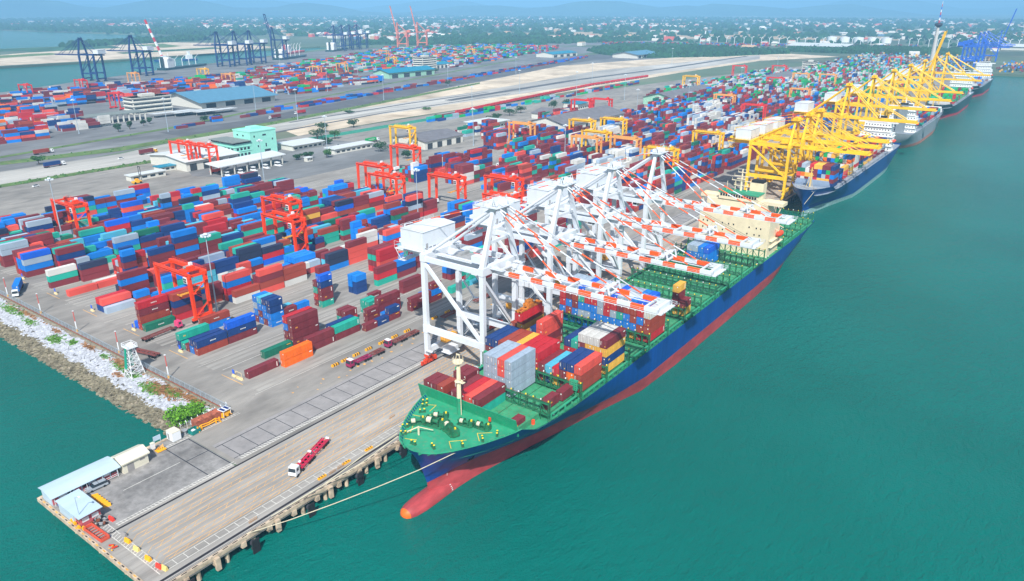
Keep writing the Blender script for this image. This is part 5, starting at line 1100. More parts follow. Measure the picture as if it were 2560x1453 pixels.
# gate canopy
t = thing('gate_canopy', 'long white gate roof over truck booths in front of the mint office', 'canopy', (-506, 340, 0), R(4))
b = MB(); b.add([(-9, -32, 8.6), (7, -32, 7.2), (7, 32, 7.2), (-9, 32, 8.6), (-9, -32, 9.2), (7, -32, 7.8), (7, 32, 7.8), (-9, 32, 9.2)], [(0, 3, 2, 1), (4, 5, 6, 7), (0, 1, 5, 4), (1, 2, 6, 5), (2, 3, 7, 6), (3, 0, 4, 7)]); b.build('roof', [m_rf], t)
for i in range(6):
    y = -29 + i * 11.6; b = MB(); b.box(5.2, 5.9, y - .35, y + .35, 0, 7.3); b.box(-7.9, -7.2, y - .35, y + .35, 0, 8.5); b.build('column', [m_wall], t)
for i in range(5):
    y = -23.5 + i * 11.6; t2 = thing('gate_booth', f'white ticket booth under the gate roof, {ORD[i]} from the left', 'booth', (-500.5, 340 + y, 0), 0, 'ticket booths under the gate roof')
    b = MB(); b.box(-2.2, 2.2, -1.2, 1.2, .3, 2.9); b.box(-4, 4.5, -1.5, 1.5, 0, .3); b.build('cabin', [m_whitep], t2); b = MB(); b.box(-1.9, 2.25, -1.25, 1.25, 1.3, 2.3); b.build('window', [m_dwin], t2)
def lowshed(label, x0, x1, y0, y1, h, rm=None, group=None):
    t = thing('low_shed', label, 'building', ((x0 + x1) / 2, (y0 + y1) / 2, 0), 0, group); a, c_ = (x1 - x0) / 2, (y1 - y0) / 2
    b = MB(); b.box(-a * .8, a * .8, -c_ * .95, c_ * .95, 0, h - .5); b.build('wall', [m_wall], t); b = MB(); b.box(-a, a, -c_, c_, h - .5, h); b.build('roof', [rm or m_rf], t)
    winrow(t, a * .8, a * .8, -c_ * .9, c_ * .9, 1.1, 1.6, max(3, int(c_ / 3))); return t
lowshed('long low white roofed shed behind the back left gantry', -512, -498, 420, 466, 5)
lowshed('low white roofed shed with open side by the road, left of the workshop', -545, -536, 262, 290, 4.2); lowshed('small blue-roofed shelter beside the parked vehicles', -560, -550, 292, 306, 4, m_teal)
lowshed('tiny white kiosk near the trees right of the gate', -497, -492, 386, 392, 3.6); lowshed('open carport with white roof right of the mint office', -566, -540, 410, 446, 5)
lowshed('flat roofed white building between yard and train', -508, -478, 604, 646, 6.5); lowshed('teal-trimmed two storey office left of the far sheds', -512, -486, 800, 830, 7.5, m_teal)
lowshed('white flat shelter beside the small grey shed in the yard', -470, -455, 1020, 1062, 6)
shed('warehouse', 'brown-grey roofed shed just behind the orange and yellow gantries', -492, -452, 484, 536, 7, 3.5, 'y', m_wall, m_groof)
shed('warehouse', 'largest grey roofed shed, with white gable, behind pale orange gantries', -446, -398, 632, 752, 8.5, 6.5, 'y', m_wall, m_groof, 1.5)
shed('warehouse', 'grey roofed shed with pale green walls behind the yellow gantries', -452, -408, 905, 1050, 9, 6, 'y', m_gw, m_groof, 1.5)
shed('warehouse', 'small far grey roofed shed left of the yellow crane tops', -428, -388, 1240, 1370, 9, 6, 'y', m_wall, m_groof, 1.5)
shed('warehouse', 'low dark roofed workshop near the red gantries', -492, -468, 706, 748, 6, 4, 'x', m_wall, m_groof)
shed('warehouse', 'wide blue-grey roofed warehouse of the far left terminal', -970, -872, 530, 640, 8, 9, 'y', m_wall, m_broof, 4)
shed('warehouse', 'teal roofed warehouse with green ends in the far terminal', -1024, -984, 968, 1088, 10, 5, 'y', m_gw, m_teal, 2)
shed('warehouse', 'small teal roofed store left of the long teal one', -972, -946, 880, 915, 6, 3, 'x', m_wall, m_teal); shed('warehouse', 'teal canopy beside the pale office tower', -1112, -1076, 1196, 1246, 8, 3, 'y', m_wall, m_teal)
shed('warehouse', 'far white gabled warehouse on the green scrubland edge', -960, -890, 1735, 1850, 9, 6, 'y', m_wall, m_broof, 3); shed('warehouse', 'teal roofed depot near the two far red gantries', -1130, -1080, 1640, 1760, 8, 4, 'y', m_wall, m_teal)
shed('warehouse', 'very wide white warehouse beyond the scrubland', -742, -570, 2440, 2640, 10, 5, 'x', m_wall, m_rf, 3); shed('warehouse', 'white warehouse right of the communications tower, front one', -200, -120, 2760, 2850, 10, 6, 'x', m_wall, m_rf, 3)
shed('warehouse', 'white warehouse right of the communications tower, rear one', -150, -20, 3010, 3140, 12, 8, 'x', m_wall, m_rf, 3); shed('warehouse', 'white warehouse at the right edge on the far shore', -60, 40, 2560, 2660, 10, 6, 'x', m_wall, m_rf, 3)
def office(label, x, y, w_, l_, h, fl, wm, rm):
    t = thing('office_block', label, 'building', (x, y, 0)); b = MB(); b.box(-w_ / 2, w_ / 2, -l_ / 2, l_ / 2, 0, h)
    for i in range(1, fl + 1): b.box(-w_ / 2 - .8, w_ / 2 + .8, -l_ / 2 - .8, l_ / 2 + .8, h * i / fl - .7, h * i / fl)
    b.box(-w_ * .15, w_ * .25, -l_ * .2, l_ * .15, h, h + 3.2); b.build('wall', [wm], t)
    for i in range(fl):
        b = MB(); z = h * i / fl + 1.2; b.box(-w_ / 2 + 1, w_ / 2 - 1, -l_ / 2 - .1, -l_ / 2 + .1, z, z + 1.6); b.box(w_ / 2 - .1, w_ / 2 + .1, -l_ / 2 + 1, l_ / 2 - 1, z, z + 1.6); b.build('window_band', [m_dwin], t)
office('white four storey office block beside the blue-grey warehouse', -897, 476, 22, 48, 19, 4, m_wall, m_rf)
office('pale office tower standing over the teal roofed warehouse', -1045, 1128, 26, 40, 28, 7, m_wall, m_rf)
office('small control building with stepped white floors in the far yard', -424, 1560, 22, 26, 20, 5, m_wall, m_rf)
t = thing('gate_shed', 'long flat gate roof on columns left of the white four storey block', 'canopy', (-848, 412, 0)); b = MB(); b.box(-14, 10, -38, 30, 8.4, 9.2); b.build('roof', [m_dkroof], t)
for i in range(11): b = MB(); b.box(8, 9.2, -35 + i * 6.2, -33.8 + i * 6.2, 0, 8.4); b.build('column', [m_wall], t)
for i in range(3):
    t = thing('car_canopy', f'white car park canopy before the blue-grey warehouse, {ORD[i]} from the left', 'canopy', (-846 + i * 12, 476 + i * 20, 0), 0, 'white car park canopies'); b = MB(); b.add([(-8, -26, 3.6), (8, -26, 4.4), (8, 26, 4.4), (-8, 26, 3.6), (-8, -26, 3.9), (8, -26, 4.7), (8, 26, 4.7), (-8, 26, 3.9)], [(0, 3, 2, 1), (4, 5, 6, 7), (0, 1, 5, 4), (1, 2, 6, 5), (2, 3, 7, 6), (3, 0, 4, 7)]); b.build('roof', [m_rf], t)
    b = MB()
    for k in range(5): b.box(-.2, .2, -24 + k * 12, -23.6 + k * 12, 0, 4)
    b.build('posts', [m_wall], t)
# communications tower
t = thing('communications_tower', 'tall tapering tower with round pod and striped antenna at the far quay end', 'tower', (-243, 1768, 0)); b = MB(); b.cyl((0, 0, 0), (0, 0, 84), 5.2, 16, 0, 2.6); b.build('shaft', [M('tower_concrete', (186, 186, 182), rough=.8)], t)
b = MB(); b.cyl((0, 0, 82), (0, 0, 86), 3, 20, 0, 7.5); b.cyl((0, 0, 86), (0, 0, 89), 7.5, 20, 0, 7.2); b.cyl((0, 0, 89), (0, 0, 90.2), 7.2, 20, 0, 3); b.build('pod', [M('pod_dark', (52, 60, 74), rough=.5)], t)
b = MB(); z = 90
for i in range(8): b.cyl((0, 0, z), (0, 0, z + 5), 1.3 - i * .13, 8, i % 3); z += 5
b.build('antenna', [m_rh, m_whitep, m_cb2], t)
for i, (x, y) in enumerate(((-760, 3036), (-713, 3030), (-664, 3026), (-616, 3024), (-574, 3040))):
    t = thing('storage_tank', f'round white storage tank, {ORD[i]} of five in a row on the plain', 'tank', (x, y, 0), 0, 'row of white storage tanks'); b = MB(); b.cyl((0, 0, 0), (0, 0, 18), 17, 24); b.build('shell', [m_whitep], t); b = MB(); b.cyl((0, 0, 18), (0, 0, 20.5), 17.2, 24, 0, 1); b.build('roof', [m_rf], t)
t = thing('water_tower', 'white mushroom-shaped water tower on the far plain', 'tower', (-1240, 3000, 0)); b = MB(); b.cyl((0, 0, 0), (0, 0, 34), 2.6, 12); b.build('stem', [m_whitep], t); b = MB(); b.cyl((0, 0, 32), (0, 0, 42), 3, 16, 0, 10); b.cyl((0, 0, 42), (0, 0, 45), 10, 16, 0, 2); b.build('tank', [m_whitep], t)
# curved white posts on the plain
wp = thing('tall_post', 'tall white curved post, one of a long row on the plain behind the scrubland', 'post', (-1064, 2535, 0), R(20), 'row of tall white posts on the plain')
b = MB(); b.tube([(0, 0, 0), (0, 0, 22), (2.5, 0, 27), (7, 0, 28)], .9, 6); b.build('pole', [m_whitep], wp); b = MB(); b.beam((0, 0, 22), (-5, 0, 27), .8); b.build('arm', [m_whitep], wp); index_kids(wp)
for i in range(1, 40): dup(wp, (-1064 + i * 26.5 + (i % 2) * 3, 2535 + i * 9.6, 0), R(20), wp['label'])
# ================================================================ light masts
m_pole = M('galvanised_pole', (168, 186, 200), rough=.45, var=.06, metal=.2)
def mast(label, x, y, h=32):
    t = thing('light_mast', label, 'light mast', (x, y, 0), 0, 'tall light masts'); b = MB(); b.cyl((0, 0, 0), (0, 0, h), .34, 10, 0, .16); b.cyl((0, 0, 0), (0, 0, 1.2), .6, 10); b.build('pole', [m_pole], t)
    b = MB(); b.cyl((0, 0, h - .7), (0, 0, h - .55), 1.5, 12, 0); b.cyl((0, 0, h), (0, 0, h + .5), .9, 10, 1, .7)
    for i in range(10): a = i * .628; b.cbox((1.7 * math.cos(a), 1.7 * math.sin(a), h - .5), (.75, .5, .6), 1, a)
    b.build('lamp_head', [m_pole, M('floodlight', (210, 220, 226), rough=.3)], t); return t
mm = mast('light mast beside the nearest orange gantry', -266.6, 155.6, 33.5); index_kids(mm)
ML = {1: ((-427, 166), 'light mast beside the leftmost orange gantry'), 2: ((-287, 299), 'light mast left of the nearest white crane house'), 3: ((-442, 308), 'light mast in front of the gate roof'), 4: ((-310, 491), 'light mast by the pale stacks behind the middle white crane'),
      5: ((-500, 414), 'light mast right of the mint office by the low shed'), 6: ((-793, 345), 'light mast at the left of the far terminal, before stacked containers'), 7: ((-431, 526), 'light mast beside the brown-grey roofed shed')}
for (p, lb) in ML.values(): dup(mm, (*p, 0), 0, lb)
for p in ((-697, 539), (-389, 765), (-559, 681), (-793, 553), (-733, 405), (-572, 933), (-759, 734), (-653, 906), (-387, 900), (-413, 1154), (-493, 930), (-449, 1438), (-839, 1152), (-816, 934), (-741, 1615), (-646, 1102), (-905, 760), (-1010, 820), (-1100, 1000), (-1200, 900)):
    dup(mm, (*p, 0), 0, 'distant thin light mast along the roads and far yards')
# ================================================================ trees
m_bark = M('bark', (92, 76, 60), rough=.9); LEAF = [M('leaf_mid', (62, 104, 50), rough=.8, var=.35, scale=.4), M('leaf_dark', (38, 76, 42), rough=.8, var=.35, scale=.4), M('leaf_bright', (96, 150, 34), rough=.7, var=.35, scale=.8)]
def crown_mesh(rx, ry, rz_, n, leaf, lm, seed, zc):
    rr = random.Random(seed); b = MB(); lobes = [(rr.uniform(-.55, .55) * rx, rr.uniform(-.55, .55) * ry, zc + rr.uniform(-.35, .45) * rz_, rr.uniform(.35, .6)) for _ in range(9)]
    for i in range(n):
        lx, ly, lz, lr = rr.choice(lobes); v = Vector((rr.gauss(0, 1), rr.gauss(0, 1), rr.gauss(0, 1))).normalized() * (rr.uniform(.55, 1.0))
        c_ = Vector((lx + v.x * rx * lr, ly + v.y * ry * lr, lz + v.z * rz_ * lr)); q = Vector((rr.gauss(0, 1), rr.gauss(0, 1), rr.gauss(0, .7))).normalized(); u = q.cross(Vector((.3, .2, 1))).normalized() * leaf * rr.uniform(.6, 1.3); w_ = q.cross(u).normalized() * leaf * rr.uniform(.6, 1.2)
        b.add([c_ - u, c_ + w_, c_ + u, c_ - w_ * .7], [(0, 1, 2, 3)])
    return b
def tree(name, label, x, y, h, w_, lm, seed, group=None, n=520, leaf=.55, trunk=True):
    t = thing(name, label, 'tree', (x, y, 0), seed, group); b = MB(); b.cyl((0, 0, 0), (.2, .1, h * .45), h * .035 + .1, 7, 0, h * .02 + .05); rr = random.Random(seed)
    for i in range(5): a = i * 1.26 + rr.random(); b.cyl((.2, .1, h * (.3 + .04 * i)), (math.cos(a) * w_ * .32, math.sin(a) * w_ * .32, h * (.6 + .05 * i)), h * .015 + .05, 5, 0, .05)
    b.build('trunk', [m_bark], t); crown_mesh(w_ * .62, w_ * .62, h * .42, n, leaf, lm, seed, h * .62).build('crown', [LEAF[lm]], t); return t
TL = [(-572, 463, 11, 14, 1, 'broad dark tree right of the mint office'), (-562, 476, 9, 10, 0, 'smaller tree beside the broad dark tree near the mint office'), (-545, 452, 6, 8, 1, 'low round tree between mint office and green truck'), (-607, 498, 10, 13, 1, 'left one of two trees on the sandy ground'), (-604, 538, 10, 12, 1, 'right one of two trees on the sandy ground'),
      (-512, 783, 13, 12, 1, 'dense round tree left of the red gantries, left one'), (-508, 804, 13, 10, 1, 'dense round tree left of the red gantries, right one'), (-505, 650, 8, 13, 1, 'wide dark tree behind the flat roofed white building'), (-517, 671, 8, 14, 1, 'wide dark tree left of the stacks by the train'), (-524, 707, 9, 15, 1, 'wide dark tree in the row by the train'), (-528, 735, 9, 12, 1, 'last wide dark tree of the row by the train'),
      (-506, 388, 5, 7, 1, 'small dark bush-like tree near the white kiosk, left'), (-503, 396, 6, 7, 1, 'small tree near the white kiosk, middle'), (-494, 408, 7, 7, 0, 'pale spreading tree near the white kiosk, right'),
      (-774, 375, 9, 7, 1, 'round roadside tree before the far terminal, leftmost of three'), (-780, 390, 9, 6, 1, 'round roadside tree before the far terminal, middle of three'), (-793, 412, 7, 5, 1, 'small roadside tree beside the three round ones'), (-802, 424, 7, 5, 1, 'slim roadside tree before the white canopies'), (-768, 468, 7, 8, 1, 'tree by the car park canopies, left'), (-771, 487, 6, 9, 1, 'tree by the car park canopies, right'),
      (-658, 251, 8, 9, 0, 'lone pale green tree beside the road at the left'), (-438, 445, 7, 7, 1, 'tree behind the orange gantry pair near the brown-grey shed'), (-478, 455, 9, 13, 1, 'broad tree behind the yellow gantry near the shed'), (-575, 640, 5, 9, 1, 'low tree along the sandy verge by the train'), (-816, 934, 9, 9, 1, 'lone tree on the verge between roads'), (-640, 690, 4, 10, 0, 'low spreading bush on the sandy ground'), (-690, 610, 4, 11, 1, 'dark low bush on the verge beside the grey road'), (-1010, 1120, 8, 14, 1, 'tree beside the pale office tower')]
for i, (x, y, h, w_, lm, lb) in enumerate(TL): tree('tree', lb, x, y, h, w_, lm, i + 3)
bt = thing('shrub', 'bright green spreading shrub on the rocks beside the yellow scrap', 'shrub', (-200.2, 101.2, -1.2)); crown_mesh(5.4, 6.6, 2.3, 2600, .34, 2, 5, 1.9).build('crown', [LEAF[2]], bt); b = MB()
for i in range(6): b.cyl((0, 0, -.5), (math.cos(i) * 2.6, math.sin(i) * 3, 2.2), .12, 5)
b.build('stem', [m_bark], bt)
# far woods and verge scrub
def scatter(name, label, polys, n, r0, r1, m, seed, zb=0.2):
    rr = random.Random(seed); b = MB(); k = 0
    while k < n:
        P = rr.choice(polys); xs = [p[0] for p in P]; ys = [p[1] for p in P]; x, y = rr.uniform(min(xs), max(xs)), rr.uniform(min(ys), max(ys))
        if not inpoly(x, y, P): continue
        r = rr.uniform(r0, r1); k += 1; v = []; 
        for j in range(3):
            for i in range(6): a = i * 1.047 + rr.uniform(-.3, .3); q = (1.0, .8, .3)[j] * r * rr.uniform(.8, 1.2); v.append((x + math.cos(a) * q, y + math.sin(a) * q, zb + (0, .65, 1.05)[j] * r * rr.uniform(.8, 1.2)))
        f = [(j * 6 + i, j * 6 + (i + 1) % 6, (j + 1) * 6 + (i + 1) % 6, (j + 1) * 6 + i) for j in range(2) for i in range(6)] + [(12, 13, 14, 15, 16, 17)]
        b.add(v, f)
    return tag(b.build(name, [m]), label, 'vegetation', kind='stuff')
m_wd = M('wood_canopy', (36, 74, 46), rough=.95, var=.45, scale=.03)
scatter('scrub_bushes', 'dark green scrub thickets beyond the pale road', [GP['green_a'], GP['green_d']], 2200, 5, 11, m_wd, 1, 0)
scatter('verge_bushes', 'low bushes along the grass verges', [GP['green_b'], GP['green_c'], GP['green_e']], 300, .4, 1.1, M('verge_bush', (66, 102, 50), rough=.95, var=.4, scale=.1), 2)
FARB = [[(-9000, 2600), (-7600, 1900), (-3400, 2050), (-2200, 2300), (-300, 2900), (200, 3100), (400, 9000), (-5000, 9500), (-11000, 6500)]]
scatter('far_woods', 'hazy far woods covering the plain behind the port', FARB, 7500, 10, 26, m_wd, 3, -4)
scatter('far_woods', 'wooded shore strip behind the lagoon and sand spit', [[(-7600, 1900), (-5043, 1900), (-3314, 1960), (-3000, 2200), (-3300, 2500), (-7800, 2500)], [(-2990, 1800), (-2870, 1540), (-2670, 1160), (-2600, 1160), (-2700, 1500), (-2800, 1800)], [(-2000, 1800), (-1500, 2200), (-1300, 2900), (-2200, 2500)]], 2600, 6, 18, m_wd, 4, -1)
# ================================================================ town houses
def town_mass():
    rr = random.Random(31); b = MB(); k = 0
    while k < 3200:
        x, y = rr.uniform(-8500, 900), rr.uniform(2150, 9000)
        if (x < -3000 and y < 2400) or inpoly(x, y, GP['far_soil']) or inpoly(x, y, GP['green_d']) or inpoly(x, y, GP['grey_apron']): continue
        cl = math.sin(x / 320.0) * math.cos(y / 410.0 + x / 900.0)
        if cl < .2 and rr.random() < .9: continue
        s, l_, h, a = rr.uniform(9, 30), rr.uniform(9, 45), rr.uniform(6, 13), rr.choice((0.2, .25, .3, 1.8)); m = rr.choice((0, 0, 0, 1, 1, 2, 3, 4)); b.cbox((x, y, h / 2), (s, l_, h), m, a); b.cbox((x, y, h + .8), (s * .7, l_, 1.6), rr.choice((1, 1, 2, 4)), a); k += 1
    tag(b.build('town_buildings', [M('house_wall', (216, 212, 204), rough=.8), M('house_roof_pale', (220, 218, 214), rough=.7), M('house_roof_red', (206, 96, 82), rough=.8), M('house_roof_blue', (96, 130, 160), rough=.7), M('house_roof_tan', (190, 160, 130), rough=.8)]), 'hazy sprawl of small pale buildings across the far plain', 'buildings', kind='stuff')
town_mass()
HR = [M('house_wall', (216, 212, 204), rough=.8), M('house_roof_pale', (220, 218, 214), rough=.7), M('house_roof_red', (206, 96, 82), rough=.8), M('house_roof_blue', (96, 130, 160), rough=.7), M('house_roof_tan', (190, 160, 130), rough=.8)]
hp = {}
for kind, rm in (('pale', 1), ('red', 2), ('blue', 3), ('tan', 4)):
    t = thing('town_house', f'tiny {kind} roofed house in the hazy town on the plain', 'house', (0, 0, 0), 0, f'{kind} roofed houses of the far town'); b = MB(); b.box(-9, 9, -7, 7, 0, 8); b.build('wall', [HR[0]], t); b = MB(); b.gable(-10, 10, -8, 8, 8, 12.5, 'x'); b.build('roof', [HR[rm]], t); hp[kind] = [t, True]
index_kids(t); rt = random.Random(77)
k = 0
while k < 285:
    u = rt.random(); x, y = rt.uniform(-7500, 600), rt.uniform(2150, 8200)
    if x < -3300 and y < 2300: continue
    if abs(math.degrees(math.atan2(-x, y)) - 36.36) > 37: continue
    cl = math.sin(x / 320.0) * math.cos(y / 410.0 + x / 900.0)
    if cl < .25 and rt.random() < .86: continue
    if rt.random() < (y - 2000) / 9000: continue
    if inpoly(x, y, GP['far_soil']) or inpoly(x, y, GP['green_d']) or inpoly(x, y, GP['grey_apron']): continue
    kind = rt.choice(['pale', 'pale', 'pale', 'red', 'blue', 'tan']); pr = hp[kind]; s = rt.uniform(.8, 2.6)
    o = pr[0] if pr[1] else copy_tree(pr[0]); pr[1] = False; o.location = (x, y, 0); o.rotation_euler = (0, 0, rt.uniform(0, 3.1)); o.scale = (s, s * rt.uniform(.7, 1.3), rt.uniform(.8, 1.5)); k += 1
# ================================================================ rocks
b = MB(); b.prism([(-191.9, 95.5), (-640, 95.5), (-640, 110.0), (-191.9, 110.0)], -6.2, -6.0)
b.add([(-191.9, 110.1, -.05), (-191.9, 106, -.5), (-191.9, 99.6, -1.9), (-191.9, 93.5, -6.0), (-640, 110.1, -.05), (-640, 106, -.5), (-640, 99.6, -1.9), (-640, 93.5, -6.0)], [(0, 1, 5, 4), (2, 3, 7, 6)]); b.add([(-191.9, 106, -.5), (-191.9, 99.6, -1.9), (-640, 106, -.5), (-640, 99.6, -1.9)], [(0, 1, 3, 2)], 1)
struct(b.build('rock_slope', [M('slope_fill', (140, 132, 116), rough=.95, var=.4, scale=.8, bump=.8, bscale=3), M('rubble_gap_shade', (112, 112, 112), rough=.95, var=.4, scale=2.5, bump=1, bscale=4)]))  # upper fill coloured darker to paint shade into the gaps between white rocks
def slope_z(y): return interp([(93.5, -6), (99.6, -1.9), (106, -.5), (110, -.05)], y)
def rocks(name, label, n, y0, y1, s0, s1, m, seed, xr=(-430, -192.5)):
    rr = random.Random(seed); b = MB()
    for i in range(n):
        x = rr.uniform(*xr); y = rr.uniform(y0, y1) + .4 * math.sin(x * .35); s = rr.uniform(s0, s1); z = slope_z(y) + s * .25
        v = []; 
        for d in ((1, 0, 0), (0, 1, 0), (-1, 0, 0), (0, -1, 0), (.6, .6, .6), (-.6, .6, .5), (-.5, -.6, .6), (.6, -.6, .6), (.1, 0, -.6)):
            q = s * rr.uniform(.6, 1.15); v.append((x + d[0] * q, y + d[1] * q, z + d[2] * q * .8))
        b.add(v, [(4, 5, 6, 7), (0, 1, 4), (1, 5, 4), (1, 2, 5), (2, 6, 5), (2, 3, 6), (3, 7, 6), (3, 0, 7), (0, 4, 7), (1, 0, 8), (2, 1, 8), (3, 2, 8), (0, 3, 8)])
    return tag(b.build(name, [m]), label, 'rocks', kind='stuff')
rocks('white_riprap', 'white quarried rocks covering the upper shore slope', 10500, 99.6, 108.4, .34, .8, M('white_rock', (176, 180, 188), rough=.9, var=.3, scale=.9), 1)
rocks('dark_riprap', 'grey-brown weathered boulders along the waterline', 4200, 93.6, 100.2, .4, .95, M('dark_rock', (122, 116, 98), rough=.9, var=.5, scale=.5), 2)
def tufts(name, label, spots, m, seed):
    rr = random.Random(seed); b = MB()
    for (x, y, rx, ry, n) in spots:
        for i in range(n):
            px, py = x + rr.gauss(0, .45) * rx, y + rr.gauss(0, .45) * ry; py = min(py, 109.5); z = slope_z(py) + .15; a = rr.uniform(0, 6.28); h = rr.uniform(.3, .8); dx, dy = math.cos(a) * .4, math.sin(a) * .4
            b.add([(px - dx, py - dy, z), (px + dx, py + dy, z), (px + dx * 1.2 + rr.uniform(-.2, .2), py + dy, z + h), (px - dx, py - dy * 1.4, z + h * .8)], [(0, 1, 2, 3)])
    return tag(b.build(name, [m]), label, 'vegetation', kind='stuff')
tufts('green_tufts', 'green weeds growing between the white rocks', [(-338, 106, 13, 2.2, 450), (-318, 105, 6, 1.6, 160), (-294, 103.8, 5, 2, 420), (-284, 106, 3, 1.5, 120), (-250, 106, 6, 1.5, 160), (-226, 104.5, 6, 2.2, 500), (-216, 106.5, 6, 1.6, 260), (-240, 105.6, 4, 1.5, 200), (-203, 107.6, 5, 1.2, 160), (-262, 106.8, 3, 1.2, 90), (-204, 103, 5, 1.5, 150)], M('weed_green', (92, 140, 52), rough=.9, var=.3, scale=.6), 5)
tufts('dry_tufts', 'dry brown weeds and grass between the rocks', [(-222, 105.8, 10, 2.4, 900), (-250, 107.2, 8, 1.6, 350), (-210, 107.6, 12, 1.4, 500), (-300, 107, 4, 1, 90), (-275, 107.2, 5, 1, 140), (-330, 107.6, 14, 1, 260), (-246, 103.2, 3, 1.2, 90)], M('weed_dry', (158, 118, 82), rough=.95, var=.3, scale=.6), 6)
# ================================================================ fence
t = thing('wire_fence', 'long wire fence along the yard edge above the white rocks', 'fence', (-191.6, 110.4, 0))
b = MB(); b.box(-250, 0, -.12, .12, 0, .38); b.build('base_wall', [M('rusty_kerb', (142, 84, 62), rough=.9, var=.3, scale=.5, dirt=.4)], t)
b = MB(); 
for z in (.9, 1.5, 2.1, 2.6): b.beam((-250, 0, z), (0, 0, z), .035)
b.beam((-250, -.3, 2.85), (0, -.3, 2.85), .05)
for i in range(500): b.beam((-i * .5, 0, .38), (-i * .5, 0, 2.6), .02)
b.build('wire_mesh', [m_pole], t)
for i in range(84): b = MB(); b.beam((-i * 3, 0, 0), (-i * 3, 0, 2.6), .09); b.beam((-i * 3, 0, 2.6), (-i * 3, -.4, 3.0), .06); b.build('fence_post', [m_pole], t)
t = thing('wire_fence', 'short wire fence with angled tops between the shrub and the scrap row', 'fence', (-192.2, 95, 0)); b = MB()
for z in (.2, 1.2, 2.3): b.beam((0, 0, z), (0, 15.6, z), .05)
for i in range(32): b.beam((0, i * .5, .2), (0, i * .5, 2.3), .02)
b.beam((0, 15.4, 2.6), (2.2, 13.4, 0), .12)
b.build('wire_mesh', [m_pole], t)
for i in range(9): b = MB(); b.beam((0, i * 1.95, 0), (0, i * 1.95, 2.3), .08); b.beam((0, i * 1.95, 2.3), (-.5, i * 1.95, 2.9), .14); b.build('fence_post', [m_whitep], t)
for i, x in enumerate((-227.6, -260.6, -292.8, -324, -356)):
    t = thing('height_marker_post', f'striped fence post, {["nearest the lattice tower on its right side", "left of the lattice tower by the maroon truck", "third from the right", "fourth from the right", "leftmost by the white truck"][i]}', 'post', (x, 111.6, 0), 0, 'red and white posts along the fence')
    b = MB(); b.cyl((0, 0, 1.0), (0, 0, 4.4), .22, 8, 0); b.cyl((0, 0, 4.4), (0, 0, 8.6), .17, 8, 1); b.cyl((0, 0, 0), (0, 0, 1), .38, 8, 2); b.box(-.25, .25, -.25, .25, 8.6, 8.8, 0); b.build('pole', [m_whitep, M('post_red', (198, 92, 84), rough=.7), m_ymark], t)
# white lattice beacon tower
t = thing('lattice_beacon', 'white lattice beacon tower with green panel standing on the white rocks', 'tower', (-240.5, 106.6, -.6)); b = MB(); H = 10.6
def cr(z): return 2.4 - 1.45 * z / H
zs = [0, 1.9, 3.8, 5.7, 7.6, 9.5, 11.2, H]
for sx in (-1, 1):
    for sy in (-1, 1): b.beam((sx * 2.4, sy * 2.4, 0), (sx * .95, sy * .95, H), .22)
for z0_, z1_ in zip(zs[:-1], zs[1:]):
    a, c_ = cr(z0_), cr(z1_)
    for (x0, y0), (x1, y1) in (((-1, -1), (1, -1)), ((1, -1), (1, 1)), ((1, 1), (-1, 1)), ((-1, 1), (-1, -1))):
        b.beam((x0 * a, y0 * a, z0_), (x1 * c_, y1 * c_, z1_), .12); b.beam((x1 * a, y1 * a, z0_), (x0 * c_, y0 * c_, z1_), .12); b.beam((x0 * c_, y0 * c_, z1_), (x1 * c_, y1 * c_, z1_), .12)
b.build('lattice', [m_whitep], t); b = MB(); b.box(-2.0, 2.0, -1.7, 1.7, H, H + .3)
for q in ((-2, -1.7), (2, -1.7), (2, 1.7), (-2, 1.7)): b.beam((*q, H), (*q, H + 1.4), .12)
for p, q in (((-2, -1.7), (2, -1.7)), ((2, -1.7), (2, 1.7)), ((2, 1.7), (-2, 1.7)), ((-2, 1.7), (-2, -1.7))): b.beam((*p, H + 1.4), (*q, H + 1.4), .12); b.beam((*p, H + .8), (*q, H + .8), .08)
b.box(-.5, .5, -.5, .5, H + .3, H + 1.0); b.build('platform', [m_whitep], t)
b = MB(); b.add([(-2.1, -1.9, 2.6), (-2.1, 1.2, 2.6), (-1.2, .9, 10.6), (-1.2, -1.2, 10.6), (-2.0, -1.9, 2.6), (-2.0, 1.2, 2.6), (-1.1, .9, 10.6), (-1.1, -1.2, 10.6)], [(0, 3, 2, 1), (4, 5, 6, 7), (0, 1, 5, 4), (2, 3, 7, 6), (0, 4, 7, 3), (1, 2, 6, 5)])
b.add([(-2.1, -2.15, 2.6), (-.3, -2.15, 2.6), (-.2, -1.3, 10.6), (-1.2, -1.3, 10.6), (-2.1, -2.05, 2.6), (-.3, -2.05, 2.6), (-.2, -1.2, 10.6), (-1.2, -1.2, 10.6)], [(0, 1, 2, 3), (7, 6, 5, 4), (0, 4, 5, 1), (1, 5, 6, 2), (2, 6, 7, 3), (3, 7, 4, 0)])
b.build('day_panel', [M('beacon_green', (16, 150, 124), rough=.6)], t)
